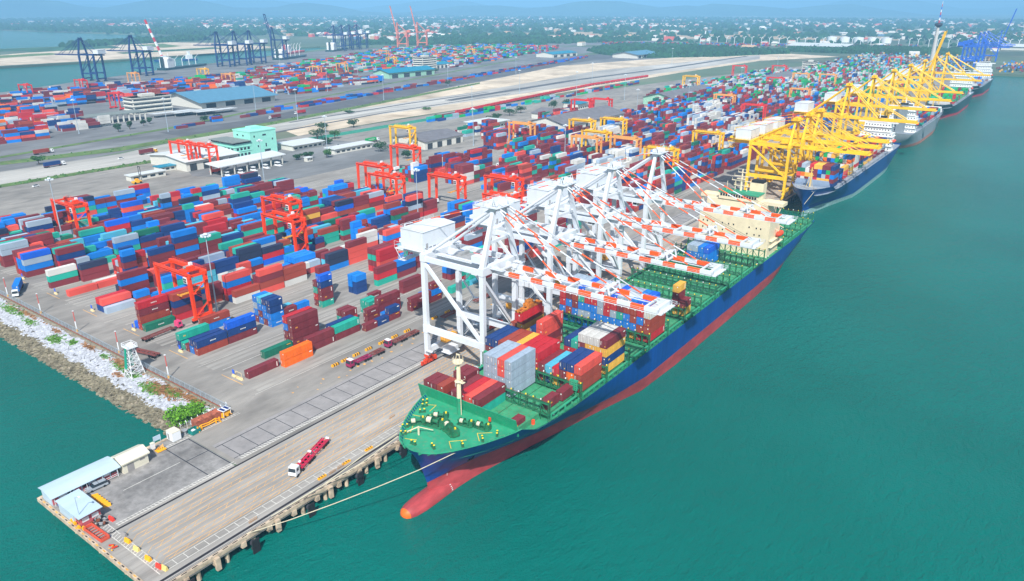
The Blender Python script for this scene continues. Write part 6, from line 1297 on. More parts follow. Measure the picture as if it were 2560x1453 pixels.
# block signs
for k in range(7):
    x = -210.3 - 33 * k; t = thing('lane_sign', f'small blue sign on a cream block before the {ORD[k]} yard block from the quay', 'sign', (x, 125.4, 0), 0, 'blue lane signs at the block ends')
    b = MB(); b.box(-1.2, 1.2, -.35, .35, 0, .45); b.box(-1.1, 1.1, -.18, .18, .45, .8); b.build('base', [M('cream_block', (226, 206, 160), rough=.8, var=.2)], t)
    b = MB(); b.box(-.9, .1, -.06, .06, 1.1, 2.6); b.build('sign_board', [M('sign_blue', (30, 96, 226), rough=.4)], t); b = MB(); b.beam((-.4, 0, .6), (-.4, 0, 1.2), .1); b.build('stand', [m_ymark], t)
t = thing('barrier_frame', 'thin tan frame and toothed block beside the first blue sign', 'barrier', (-207.6, 125.4, 0)); b = MB(); b.beam((-1.6, 0, 0), (-1.6, 0, 2.6), .1); b.beam((1.6, 0, 0), (1.6, 0, 2.6), .1); b.beam((-1.6, 0, 2.6), (1.6, 0, 2.6), .1)
for i in range(4): b.box(-1.8 + i, -1.2 + i, -.3, .3, 0, .8)
b.box(-1.9, 1.9, -.35, .35, 0, .35); b.build('frame', [M('cream_block', (226, 206, 160))], t)
# ================================================================ quay end buildings and clutter
m_rw = M('red_white_wall', (186, 84, 92), rough=.8, var=.2, dirt=.3); m_bluew = M('pale_blue_sheet', (178, 200, 216), rough=.6, var=.06, scale=.4, dirt=.2, stretch=(1, .2, 1), dirtcol=(.35, .38, .4, 1))
t = thing('site_shed', 'long shed with curved pale roof and red white front at the quay corner', 'shed', (-188.3, 64.5, 0)); b = MB(); b.box(-3, 2.2, -8.4, 8.5, 0, 3.1); b.build('wall', [m_bluew], t)
b = MB(); n = 6
for i in range(n):
    a0, a1 = i / n, (i + 1) / n; f = lambda u: (-3.3 + 6.8 * u, 3.55 - 2.4 * (u - .35) ** 2)
    (x0, z0_), (x1, z1_) = f(a0), f(a1); b.add([(x0, -8.9, z0_), (x1, -8.9, z1_), (x1, 8.9, z1_), (x0, 8.9, z0_), (x0, -8.9, z0_ + .12), (x1, -8.9, z1_ + .12), (x1, 8.9, z1_ + .12), (x0, 8.9, z0_ + .12)], [(0, 3, 2, 1), (4, 5, 6, 7), (0, 1, 5, 4), (2, 3, 7, 6), (1, 2, 6, 5), (3, 0, 4, 7)])
b.build('roof', [m_bluew], t)
b = MB()
for i in range(9): y = -8.2 + i * 1.85; b.box(2.2, 2.32, y, y + 1.5, .1, 1.1 if i % 3 else 2.7, 0); b.box(2.2, 2.3, y + .05, y + 1.4, 1.15, 2.6, 1 if i % 2 else 2)
b.build('front_panels', [m_rw, m_whitep, m_dwin], t)
b = MB()
for i in range(5): b.beam((3.2, -8 + i * 4, 0), (3.2, -8 + i * 4, 2.5), .1)
b.beam((3.2, -1, 1), (3.2, 8, 1), .08); b.beam((3.2, -1, .5), (3.2, 8, .5), .08); b.build('veranda_posts', [m_whitep], t)
m_crm = M('cream_sheet', (212, 208, 190), rough=.7, var=.08, scale=.3, dirt=.25, stretch=(1, .2, 1), dirtcol=(.38, .34, .26, 1))
t = shed('site_shed', 'cream shed with low gable roof next to the long curved one', -190.1, -184.8, 73.9, 80.9, 3.1, 1.1, 'y', m_crm, m_crm, .5, 'shed', doors=0); b = MB(); b.box(2.65, 2.72, -2.4, -.6, 0, 2.3); b.box(2.65, 2.7, 1.2, 2.6, 1.8, 2.3); b.build('door', [m_pit], t)
t = thing('site_office', 'small square hut with pale roof and red windowed wall by the quay end', 'hut', (-176.6, 58.7, 0)); b = MB(); b.box(-5.4, 2.4, -2.6, 2.6, 0, 3, 0); b.box(2.4, 5.3, -2.2, 2.5, 0, 2.7, 1); b.build('wall', [m_bluew, m_rw], t)
b = MB(); b.add([(-6, -2.9, 3.05), (6.2, -2.9, 3.05), (6.2, 2.9, 3.35), (-6, 2.9, 3.35), (-6, -2.9, 3.2), (6.2, -2.9, 3.2), (6.2, 2.9, 3.5), (-6, 2.9, 3.5)], [(0, 3, 2, 1), (4, 5, 6, 7), (0, 1, 5, 4), (1, 2, 6, 5), (2, 3, 7, 6), (3, 0, 4, 7)]); b.build('roof', [m_bluew], t)
for y in (-1.9, .4): b = MB(); b.box(5.28, 5.36, y, y + 1.6, 1.2, 2.3); b.build('window', [m_whitep], t); 
b = MB(); b.box(3, 4.8, -2.26, -2.18, 1.2, 2.3); b.build('window', [m_dwin], t)
t = thing('lamp_post', 'grey lamp post standing at the quay end beside the red framed hut', 'lamp', (-172.2, 56.8, 0)); b = MB(); b.cyl((0, 0, 0), (0, 0, 8.2), .12, 8, 0, .07); b.build('pole', [m_pole], t); b = MB(); b.beam((0, 0, 8.2), (.7, .5, 8.3), .1); b.cbox((.8, .6, 8.32), (.8, .4, .16), 1); b.build('lamp_head', [m_pole, m_whitep], t)
# pickup
t = thing('pickup_truck', 'silver pickup with covered bed parked before the long shed', 'pickup', (-184.3, 66.4, 0), R(176)); m_sil = M('silver_paint', (176, 186, 196), rough=.3, metal=.3, var=.03)
b = MB(); 
def hexa(b, pts0, pts1, z0, z1, mi): b.add([(x, y, z0) for x, y in pts0] + [(x, y, z1) for x, y in pts1], [(3, 2, 1, 0), (4, 5, 6, 7), (0, 1, 5, 4), (1, 2, 6, 5), (2, 3, 7, 6), (3, 0, 4, 7)], mi)
hexa(b, [(-.9, -2.6), (.9, -2.6), (.9, 2.6), (-.9, 2.6)], [(-.88, -2.55), (.88, -2.55), (.85, 2.45), (-.85, 2.45)], .45, 1.05, 0); b.build('body', [m_sil], t)
b = MB(); hexa(b, [(-.85, -2.5), (.85, -2.5), (.85, 1.3), (-.85, 1.3)], [(-.72, -2.35), (.72, -2.35), (.7, .7), (-.7, .7)], 1.05, 1.72, 0); b.build('cabin_glass', [m_dwin], t); b = MB(); hexa(b, [(-.7, -2.3), (.7, -2.3), (.68, -.5), (-.68, -.5)], [(-.68, -2.28), (.68, -2.28), (.66, -.52), (-.66, -.52)], 1.725, 1.8, 0); hexa(b, [(-.7, -.4), (.7, -.4), (.68, .68), (-.68, .68)], [(-.68, -.38), (.68, -.38), (.66, .62), (-.66, .62)], 1.725, 1.8, 0); b.build('roof', [m_sil], t)
for x in (-.8, .8):
    for y in (-1.6, 1.6): b = MB(); b.cyl((x - .1, y, .34), (x + .1, y, .34), .34, 12); b.build('wheel', [m_black], t)
def part_box(nm, label, cat, x, y, rz, group, boxes, mats, z=0):
    t = thing(nm, label, cat, (x, y, z), rz, group); pn = {}
    for pname, bx in boxes:
        b = MB()
        for q in bx: b.box(*q)
        b.build(pname, mats, t)
    return t
m_by = M('barrier_yellow', (240, 172, 24), rough=.6, var=.1)
for i in range(6):
    b = MB(); b.add([(-.9, -.35, 0), (.9, -.35, 0), (.9, .35, 0), (-.9, .35, 0), (-.8, -.12, .9), (.8, -.12, .9), (.8, .12, .9), (-.8, .12, .9)], [(3, 2, 1, 0), (4, 5, 6, 7), (0, 1, 5, 4), (1, 2, 6, 5), (2, 3, 7, 6), (3, 0, 4, 7)])
    o = b.build('plastic_barrier', [m_by]); o.location = (-181 + i * 1.25, 64.3, 0); o.rotation_euler = (0, 0, R(64)); tag(o, f'yellow plastic barrier, {ORD[i]} in the row beside the pickup counted from the shed', 'barrier', 'row of yellow plastic barriers')
t = thing('steel_frame', 'orange-red slatted steel gangway frame lying across the quay corner', 'frame', (-166, 57.4, 0), R(2)); b = MB(); b.box(-4, 4, -1.1, -.9, .1, .9); b.box(-4, 4, .9, 1.1, .1, .9); b.box(-4.1, -3.9, -1, 1, .1, .9); b.box(3.9, 4.1, -1, 1, .1, .9)
for i in range(6): b.box(-3 + i * 1.15, -2.85 + i * 1.15, -.9, .9, .3, .45)
b.build('frame', [M('primer_red', (206, 84, 60), rough=.7, var=.15)], t)
for i, (x, y, c_, lb) in enumerate(((-160.2, 61.0, 'w', 'pale concrete barrier nearest the rail at the quay end'), (-157.3, 60.4, 'y', 'yellow concrete barrier second from the rail at the quay end'), (-152.9, 60.2, 'p', 'pale yellow concrete barrier in the middle of the quay end'), (-147.6, 60.1, 'y', 'bright yellow concrete barrier right of the pale yellow one'), (-143.2, 60.2, 'r', 'red plastic barrier at the seaward corner of the quay end'), (-141.7, 60.6, 'p', 'stained yellow barrier beside the red one'), (-168.4, 62.2, 'r', 'small red barrier beside the small red hut'))):
    b = MB(); b.add([(-.95, -.4, 0), (.95, -.4, 0), (.95, .4, 0), (-.95, .4, 0), (-.9, -.16, 1.0), (.9, -.16, 1.0), (.9, .16, 1.0), (-.9, .16, 1.0)], [(3, 2, 1, 0), (4, 5, 6, 7), (0, 1, 5, 4), (1, 2, 6, 5), (2, 3, 7, 6), (3, 0, 4, 7)])
    o = b.build('traffic_barrier', [{'w': m_pit, 'y': m_by, 'p': M('faded_yellow', (220, 196, 120), rough=.8, var=.2), 'r': M('barrier_red', (232, 62, 46), rough=.5)}[c_]]); o.location = (x, y, 0); o.rotation_euler = (0, 0, .1); tag(o, lb, 'barrier')
t = thing('scrap_pile', 'dark tyre and scrap pile beside the small red hut', 'scrap', (-169.6, 59.6, 0)); b = MB(); rr = random.Random(2)
for i in range(14): b.cbox((rr.uniform(-1.6, 1.8), rr.uniform(-1.2, 1.2), rr.uniform(.2, 1.2)), (rr.uniform(.3, 1.2), rr.uniform(.2, .9), rr.uniform(.15, .7)), i % 3, rr.uniform(0, 3))
b.build('scrap', [m_black, M('rust_brown', (120, 70, 50), rough=.9), m_grey], t)
t = thing('scrap_pile', 'small orange scrap heap on the outer edge of the quay end', 'scrap', (-158, 57.2, 0)); b = MB()
for i in range(9): b.cbox((rr.uniform(-1.1, 1.1), rr.uniform(-.7, .7), rr.uniform(.1, .5)), (rr.uniform(.3, 1.2), rr.uniform(.1, .4), rr.uniform(.1, .3)), i % 2, rr.uniform(0, 3))
b.build('scrap', [m_bog, m_by], t)
for i, (x, y) in enumerate(((-175.5, 56.1), (-173.8, 56.0), (-171.5, 55.9), (-170.2, 56.4))): b = MB(); b.cbox((0, 0, .35), (.8, .6, .7)); b.cyl((0, 0, .7), (0, 0, .95), .25, 8); o = b.build('mooring_bollard', [m_by]); o.location = (x, y, .02); tag(o, f'yellow bollard on the outer kerb by the lamp post, {ORD[i]} from the left', 'bollard', 'yellow bollards by the lamp post')
# white cabin, cabinet, bin, rusted container, spreader frame, solar trailer
t = thing('site_cabin', 'white portable cabin with cream roof between rocks and quay', 'cabin', (-190, 91.5, 0)); b = MB(); b.box(-1.6, 1.6, -1.3, 1.3, .3, 3.1, 0); b.box(-1.3, -1, -1, 1, 0, .3, 1); b.box(1, 1.3, -1, 1, 0, .3, 1); b.build('body', [m_whitep, m_grey], t); b = MB(); b.box(-1.65, 1.65, -1.35, 1.35, 3.1, 3.2); b.build('roof', [m_crm], t); b = MB(); b.box(-1.0, -.2, -1.34, -1.3, .5, 2.4); b.build('door', [m_pit], t)
t = thing('control_cabinet', 'small white cabinet on legs beside the orange cable reel', 'cabinet', (-189.1, 84.6, 0)); b = MB(); b.box(-.5, .5, -.45, .45, .9, 2.6, 0); b.box(-.4, -.3, -.3, .3, 0, .9, 1); b.box(.3, .4, -.3, .3, 0, .9, 1); b.build('body', [m_whitep, m_grey], t); b = MB(); b.box(-.55, .55, -.5, .5, 2.6, 2.7); b.build('lid', [m_crm], t)
t = thing('cable_reel', 'orange scrap frame beside the small white cabinet', 'frame', (-187.9, 86.0, 0)); b = MB(); b.box(-.8, .9, -1.3, 1.3, .1, .35)
for i in range(5): b.beam((-.6 + i * .3, -1 + i * .4, .3), (.5 - i * .2, -.8 + i * .45, 1.5), .14)
b.build('frame', [m_by], t)
t = thing('notice_board', 'grey sheet board standing on the rocks beside the white cabin', 'board', (-192.3, 87.6, 0)); b = MB(); b.box(-.06, .06, -1.1, 1.1, .9, 2.4); b.beam((0, -.9, 0), (0, -.9, 1), .1); b.beam((0, .9, 0), (0, .9, 1), .1); b.build('panel', [m_bluew], t)
t = thing('waste_skip', 'open green waste skip left of the rusted container', 'skip', (-188.7, 97.0, 0), .1); b = MB(); b.box(-1.2, -1.05, -1.4, 1.4, .1, 1.4); b.box(1.05, 1.2, -1.4, 1.4, .1, 1.4); b.box(-1.05, 1.05, -1.4, -1.25, .1, 1.4); b.box(-1.05, 1.05, 1.25, 1.4, .1, 1.4); b.box(-1.05, 1.05, -1.25, 1.25, .1, .3); b.build('tub', [M('skip_green', (16, 122, 116), rough=.6, var=.2)], t); b = MB(); b.box(-.6, .5, -.6, .3, .3, 1.1); b.build('rubbish', [m_whitep], t)
t = thing('rusted_container', 'crushed rust-brown container with torn roof behind the yellow spreader frame', 'container', (-190.9, 102.6, 0)); b = MB(); rr = random.Random(6); nx, ny = 5, 14; W_, L_ = 2.6, 8.4
vs = [(-W_ / 2 + W_ * i / (nx - 1), -L_ / 2 + L_ * j / (ny - 1), 2.5 + rr.uniform(-.45, .25)) for j in range(ny) for i in range(nx)]; b.add(vs, [(j * nx + i, j * nx + i + 1, (j + 1) * nx + i + 1, (j + 1) * nx + i) for j in range(ny - 1) for i in range(nx - 1)])
b.box(-W_ / 2 - .02, -W_ / 2 + .1, -L_ / 2, L_ / 2, 0, 2.5); b.box(W_ / 2 - .1, W_ / 2 + .02, -L_ / 2, L_ / 2, 0, 2.4); b.box(-W_ / 2 + .1, W_ / 2 - .1, -L_ / 2, -L_ / 2 + .1, 0, 2.5); b.box(-W_ / 2 + .1, W_ / 2 - .1, L_ / 2 - .1, L_ / 2, 0, 2.4)
b.build('body', [M('heavy_rust', (158, 88, 66), rough=.9, var=.35, scale=1.2, dirt=.6, bump=.5, dirtcol=(.08, .03, .02, 1))], t)
t = thing('crane_spreader', 'yellow arched spreader frame lying before the rusted container', 'spreader', (-188.3, 101.6, 0)); b = MB(); 
for z in (.9, 1.7): b.tube([(0, -3.6, z * .6), (0, -2.4, z), (0, 0, z * .8), (0, 2.4, z), (0, 3.6, z * .6)], .16, 6)
for y in (-3.6, -2.4, 2.4, 3.6): b.beam((0, y, 0), (0, y, 1.6), .35, .3)
b.beam((-.8, -3.6, .2), (.8, -3.6, .2), .3); b.beam((-.8, 3.6, .2), (.8, 3.6, .2), .3); b.build('frame', [m_by], t)
t = thing('light_trailer', 'orange trailer with two dark solar panels on a white top', 'trailer', (-190.0, 108.2, 0), .1); b = MB(); b.box(-1.1, 1.1, -1.5, 1.5, .4, 1.5); b.box(-1.3, 1.3, -1.7, 1.7, .3, .45); b.build('chassis', [m_by], t); b = MB(); b.box(-1.4, 1.4, -1.5, 1.5, 2.4, 2.5)
for q in ((-1.2, -1.3), (1.2, -1.3), (1.2, 1.3), (-1.2, 1.3)): b.beam((*q, .5), (*q, 2.4), .1)
b.build('canopy', [m_whitep], t)
for y in (-.75, .75): b = MB(); b.box(-1.15, 1.15, y - .45, y + .45, 2.5, 2.56); b.build('solar_panel', [M('solar_blue', (24, 44, 110), rough=.2)], t)
for y in (-.8, .8): b = MB(); b.cyl((-1.3, y, .4), (-1.1, y, .4), .4, 10); b.cyl((1.1, y, .4), (1.3, y, .4), .4, 10); b.build('wheel', [m_black], t)
t = thing('cable_drum', 'grey drum standing behind the white cabin', 'drum', (-189.9, 94.8, 0)); b = MB(); b.cyl((0, 0, 0), (0, 0, .2), .9, 14); b.cyl((0, 0, .2), (0, 0, 1.5), .5, 12); b.cyl((0, 0, 1.5), (0, 0, 1.7), .9, 14); b.build('drum', [m_grey], t)
b = MB(); b.box(-202.6, -201.8, 101.8, 102.5, -1.2, -.7); tag(b.build('tarpaulin', [m_cb2]), 'small bright blue tarp lying at the edge of the white rocks', 'tarp')
# fenders on the quay face
fy = 62.5; i = 0
FD = []
while fy < 330:
    k = i % 2; t = thing('fender', f'{"black framed" if k == 0 else "short grey"} fender on the quay wall, {ORD[min(i // 2, 19)]} of its kind from the quay end', 'fender', (XE + .75, fy, -1.2), 0, 'fenders along the quay wall')
    b = MB()
    if k == 0: b.box(.9, 1.3, -.95, .95, -3.6, .5); b.build('panel', [m_black], t); b = MB(); b.cyl((-.3, 0, -1.0), (.9, 0, -1.0), .75, 10); b.cyl((-.3, 0, -2.6), (.9, 0, -2.6), .6, 10); b.build('rubber', [m_dark], t)
    else: b.box(-.5, .35, -.55, .55, -2.4, .9); b.build('panel', [m_edge], t)
    fy += 7.4 if k == 0 else 9.4; i += 1
    if i > 38: break
# ================================================================ vehicles
m_tyre = m_black
def tractor(par, cabm, y0=0.0, white=True):
    b = MB(); hexa(b, [(-1.2, y0 - 1.0), (1.2, y0 - 1.0), (1.2, y0 + 1.1), (-1.2, y0 + 1.1)], [(-1.15, y0 - .7), (1.15, y0 - .7), (1.15, y0 + 1.05), (-1.15, y0 + 1.05)], .8, 3.1, 0); b.box(-1.1, 1.1, y0 - .6, y0 + 1.0, 3.1, 3.25, 1)
    b.box(-.45, .45, y0 + 1.1, y0 + 3.6, .75, 1.1, 2); b.build('cab', [cabm, m_whitep if white else cabm, m_dark], par)
    b = MB(); hexa(b, [(-1.08, y0 - .99), (1.08, y0 - .99), (1.08, y0 - .93), (-1.08, y0 - .93)], [(-1.02, y0 - .79), (1.02, y0 - .79), (1.02, y0 - .73), (-1.02, y0 - .73)], 1.9, 2.9, 0); b.box(-1.19, -1.15, y0 - .4, y0 + .6, 1.9, 2.8, 0); b.box(1.15, 1.19, y0 - .4, y0 + .6, 1.9, 2.8, 0); b.build('windscreen', [m_dwin], par)
    for y in (y0 - .1, y0 + 2.9): b = MB(); b.cyl((-1.2, y, .5), (-.85, y, .5), .5, 10); b.cyl((.85, y, .5), (1.2, y, .5), .5, 10); b.build('wheel', [m_tyre], par)
def trailer(par, m, y0, L, boxc=None, decks=1):
    b = MB()
    for x in (-.55, .55): b.box(x - .15, x + .15, y0, y0 + L, 1.15, 1.45)
    for i in range(int(L / 1.5) + 1): b.box(-1.2, 1.2, y0 + i * 1.5 - .08, y0 + i * 1.5 + .08, 1.2, 1.42)
    b.box(-1.2, -1.08, y0, y0 + L, 1.1, 1.5); b.box(1.08, 1.2, y0, y0 + L, 1.1, 1.5)
    b.build('trailer_frame', [m], par)
    for y in (y0 + L - 3.2, y0 + L - 1.9, y0 + L - .7): b = MB(); b.cyl((-1.2, y, .5), (-.8, y, .5), .5, 10); b.cyl((.8, y, .5), (1.2, y, .5), .5, 10); b.build('wheel', [m_tyre], par)
m_pink = M('crimson_trailer', (206, 20, 72), rough=.5, var=.1, dirt=.2); m_mar = M('maroon_tractor', (150, 36, 84), rough=.5, var=.1, dirt=.2); m_rus = M('rusty_trailer', (128, 70, 66), rough=.8, var=.3, scale=.8, dirt=.5)
t = thing('truck', 'white truck towing two empty crimson skeletal trailers across the quay', 'truck', (-146.9, 100.6, 0), R(21)); tractor(t, m_whitep); trailer(t, m_pink, 2.4, 7.2); trailer(t, m_pink, 10.2, 7.2)
b = MB(); b.box(-1.3, -.3, 9.4, 9.9, 1.5, 1.9); b.box(-1.2, -.6, 4.2, 4.8, 1.45, 1.8); b.box(.2, 1.2, 17, 17.3, 1.45, 2.0); b.build('trailer_stops', [m_whitep], t)
for i, (x, y, lb) in enumerate(((-183.6, 153.6, 'maroon terminal tractor with empty rusty trailers, nearest on the quayside lane'), (-184.8, 173.2, 'maroon terminal tractor with empty trailers, second in the quayside lane'))):
    t = thing('truck', lb, 'truck', (x, y, 0), 0, 'terminal tractors on the quayside lane'); tractor(t, m_mar); trailer(t, m_mar if i == 0 else m_rus, 2.6, 7.0); trailer(t, m_rus, 10.0, 6.0)
for x, y, lb in ((-185.6, 204.5, 'rusty empty trailer pair behind the nearest crane leg'), (-186.2, 226, 'rusty empty trailer standing under the second white crane')): t = thing('trailer', lb, 'trailer', (x, y, 0), 0, 'empty trailers on the quayside lane'); trailer(t, m_rus, 0, 12)
t = thing('truck', 'pink tractor with long empty dark trailer near the white lattice tower', 'truck', (-264.2, 137.2, 0), R(186)); tractor(t, M('pink_tractor', (220, 70, 120), rough=.5), white=False); trailer(t, m_rus, 2.6, 13)
t = thing('truck', 'maroon tractor with brown trailer behind the lattice tower by the fence', 'truck', (-258.5, 114.6, 0), R(-76)); tractor(t, m_mar); trailer(t, m_rus, 2.6, 11)
t = thing('truck', 'white truck carrying a maroon container out of the left yard blocks', 'truck', (-354.5, 152.5, 0), R(180)); tractor(t, m_whitep); trailer(t, m_bog, 2.6, 13); container(-354.5, 152.5 - 12.6, 1.5, 6.1, 'm', 'short maroon container riding on the rear of the orange trailer', 'containers on trucks', 2)
t = thing('truck', 'white truck with blue container at the left picture edge by the fence', 'truck', (-352.6, 113.5, 0), R(62)); tractor(t, m_whitep); trailer(t, m_rus, 2.6, 12.6); container(-352.6 - math.sin(R(62)) * 8.8, 113.5 + math.cos(R(62)) * 8.8, 1.5, 12.25, 'b', 'blue container on the white truck at the left picture edge', 'containers on trucks', 0, R(62))
def quick_truck(x, y, rz, c, lb, cabm=None, L=12.25):
    t = thing('truck', lb, 'truck', (x, y, 0.12), rz, 'trucks on the roads'); tractor(t, cabm or m_whitep); trailer(t, m_rus, 2.6, 12.6)
    if c: d = 2.8 + L / 2; container(x - math.sin(rz) * d, y + math.cos(rz) * d, 1.62, L, c, f'{CC[c][0]} container carried by the {lb.split(" ", 1)[1][:60]}'.replace('carried by the truck with', 'on the truck, a')[:95] if False else f'{CC[c][0]} container loaded on a truck {TRK.pop(0)}', 'containers on trucks', 0, rz, door=False)
TRK = ['on the left main road', 'before the mint office carport', 'on the road by the lone tree', 'near the gate roof', 'on the far grey road behind the office', 'ahead of the red one on the far grey road', 'on the yard lane by the middle gantries', 'on the yard lane near the pale stacks', 'between the yard blocks left of the crane house', 'at the far left corner of the road']
quick_truck(-634, 336, R(185), 'm', 'truck with maroon container and yellow cab on the left main road', m_ymark)
quick_truck(-520, 492, R(180), 'G', 'truck with emerald green container right of the mint office')
quick_truck(-706, 282, R(183), 'o', 'truck with rust container on the road at the far left')
quick_truck(-468, 322, R(170), 'b', 'truck with blue container just outside the gate roof')
quick_truck(-727, 524, R(4), 'm', 'truck with maroon container on the far grey road')
quick_truck(-735, 566, R(4), 'r', 'truck with red container on the far grey road')
quick_truck(-354, 462, R(-80), None, 'white truck with empty trailer on the lane behind the middle gantries')
quick_truck(-330, 455, R(-80), 'y', 'truck with yellow container on the lane behind the middle gantries')
quick_truck(-272, 326, R(180), 'o', 'truck with rust container left of the nearest crane house')
quick_truck(-640, 262, R(184), 'n', 'truck with navy container near the yard corner road')
def car(x, y, rz, m, lb):
    t = thing('car', lb, 'car', (x, y, .1), rz, 'cars on the port roads'); b = MB(); hexa(b, [(-.9, -2.2), (.9, -2.2), (.9, 2.2), (-.9, 2.2)], [(-.85, -2.1), (.85, -2.1), (.85, 2.1), (-.85, 2.1)], .35, .95, 0); b.build('body', [m], t); b = MB(); hexa(b, [(-.8, -1.3), (.8, -1.3), (.8, 1.5), (-.8, 1.5)], [(-.65, -.8), (.65, -.8), (.65, 1.1), (-.65, 1.1)], .95, 1.5, 0); b.build('cabin', [m_dwin], t)
    for yy in (-1.35, 1.35): b = MB(); b.cyl((-.9, yy, .32), (-.7, yy, .32), .32, 10); b.cyl((.7, yy, .32), (.9, yy, .32), .32, 10); b.build('wheel', [m_tyre], t)
car(-628, 302, R(5), m_whitep, 'white pickup car on the main road left of the gantries'); car(-575, 214, R(10), m_whitep, 'white car behind the leftmost yard stacks'); car(-530, 452, R(60), m_whitep, 'white car near the green container truck'); car(-560, 428, R(90), m_grey, 'grey car under the carport by the mint office')
t = thing('forklift', 'yellow reach stacker with tall dark mast at the yard edge', 'forklift', (-528, 262, 0)); b = MB(); b.box(-1.8, 1.8, -3, 3, .6, 1.8); b.box(-1, 1, -.8, 1.2, 1.8, 3.4); b.build('body', [m_by], t); b = MB(); b.box(-1.4, -1.1, 3.0, 3.3, 0, 12); b.box(1.1, 1.4, 3.0, 3.3, 0, 12); b.box(-1.4, 1.4, 3, 3.3, 5.8, 6.2); b.box(-1.4, 1.4, 3, 3.3, 11.6, 12); b.build('mast', [m_dkgrey], t)
for y in (-2, 2): b = MB(); b.cyl((-1.9, y, .8), (-1.3, y, .8), .8, 10); b.cyl((1.3, y, .8), (1.9, y, .8), .8, 10); b.build('wheel', [m_tyre], t)
# black-yellow blocks along the quayside lane
for i, (x, y) in enumerate(((-189.0, 151.5), (-189.1, 156.0), (-189.2, 161.6), (-189.2, 167.6), (-189.2, 174.4), (-189.2, 181.2), (-189.2, 188), (-189.2, 204), (-189.2, 212), (-189.2, 220))):
    b = MB()
    for k in range(3): b.box(-.4, .4, -1.5 + k * 1.0, -.9 + k * 1.0, 0, .8, 0); b.box(-.4, .4, -.9 + k * 1.0, -.5 + k * 1.0, 0, .8, 1)
    o = b.build('striped_block', [m_by, m_black]); o.location = (x, y, 0); tag(o, f'yellow and black striped block beside the tractor lane, {ORD[i]} from the near end', 'barrier', 'striped blocks beside the tractor lane')
for i, (x, y) in enumerate(((-140.4, 104.6), (-140.4, 113.2), (-140.4, 121.6))):
    b = MB(); b.box(-.35, .35, -1.3, 1.3, 0, .45, 0)
    for k in range(3): b.box(-.3, .3, -1 + k * .8, -.7 + k * .8, .45, .47, 1)
    o = b.build('edge_block', [m_by, m_black]); o.location = (x, y, 0); tag(o, f'yellow edge block beside the seaward rail, {ORD[i]} from the quay end', 'barrier', 'yellow blocks beside the seaward rail')
for i, (x, y) in enumerate(((-139.8, 82.5), (-139.8, 107.6), (-139.9, 110.6), (-147.5, 138))):
    b = MB(); b.beam((-.0, -1.1, .9), (0, 1.1, .9), .08); b.beam((0, -1.1, .3), (0, 1.1, .3), .08)
    for k in range(5): b.beam((0, -1.1 + k * .55, 0), (0, -1.1 + k * .55, .9), .06)
    o = b.build('railing_panel', [M('tan_steel', (190, 140, 80), rough=.8)]); o.location = (x, y, 0); tag(o, f'tan railing panel standing on the seaward edge, {ORD[i]} from the quay end', 'railing', 'railing panels on the seaward edge')
# long red freight train
for i in range(34):
    y = 690 + i * 17.5; x = -586 - 44 * min(1, i / 22) ** .9; c_ = 'far'
    b = MB(); b.box(-1.35, 1.35, -7.2, 7.2, 1.1, 3.9, 0); b.box(-1.2, 1.2, -7.6, 7.6, .8, 1.1, 1)
    for k in (-5, 5): b.box(-1, 1, k - 1, k + 1, .1, .8, 1)
    if i == 0:
        t0_ = thing('rail_wagon', 'red freight wagon, one of a long train beyond the yard', 'wagon', (x, y, .1), .06, 'wagons of the long red train'); bb = MB(); bb.box(-1.35, 1.35, -7.2, 7.2, 1.1, 3.9); bb.build('body', [M('wagon_red', (196, 44, 52), rough=.6, var=.15)], t0_); bb = MB(); bb.box(-1.2, 1.2, -7.6, 7.6, .8, 1.1); bb.box(-1, 1, -6, -4, .1, .8); bb.box(-1, 1, 4, 6, .1, .8); bb.build('chassis', [m_dkgrey], t0_); index_kids(t0_)
    else: dup(t0_, (x, y, .1), .06, t0_['label'])
# construction fence
t = thing('green_hoarding', 'long green hoarding along the sandy ground behind the office', 'fence', (-574, 520, 0)); b = MB(); b.box(-.2, .2, -75, 110, 0, 3); b.build('panel', [M('hoarding_green', (70, 160, 140), rough=.8)], t)
# green lettering on the emerald container truck
cu = bpy.data.curves.new('lettering', 'FONT'); cu.body = 'EVERGREEN'; cu.size = 1.5; cu.extrude = .01; cu.align_x = 'CENTER'; o_ = bpy.data.objects.new('lettering_source', cu); col.objects.link(o_); bpy.context.view_layer.update(); lm_ = bpy.data.meshes.new_from_object(o_); bpy.data.objects.remove(o_); o = bpy.data.objects.new('lettering', lm_); col.objects.link(o)
for q in list(col.objects):
    if q.get('label', '').startswith('emerald container loaded'): o.parent = q; o.location = (-CW / 2 - .03, 0, 1.0); o.rotation_euler = (R(90), 0, R(-90)); 
lm_.materials.clear(); lm_.materials.append(m_whitep)
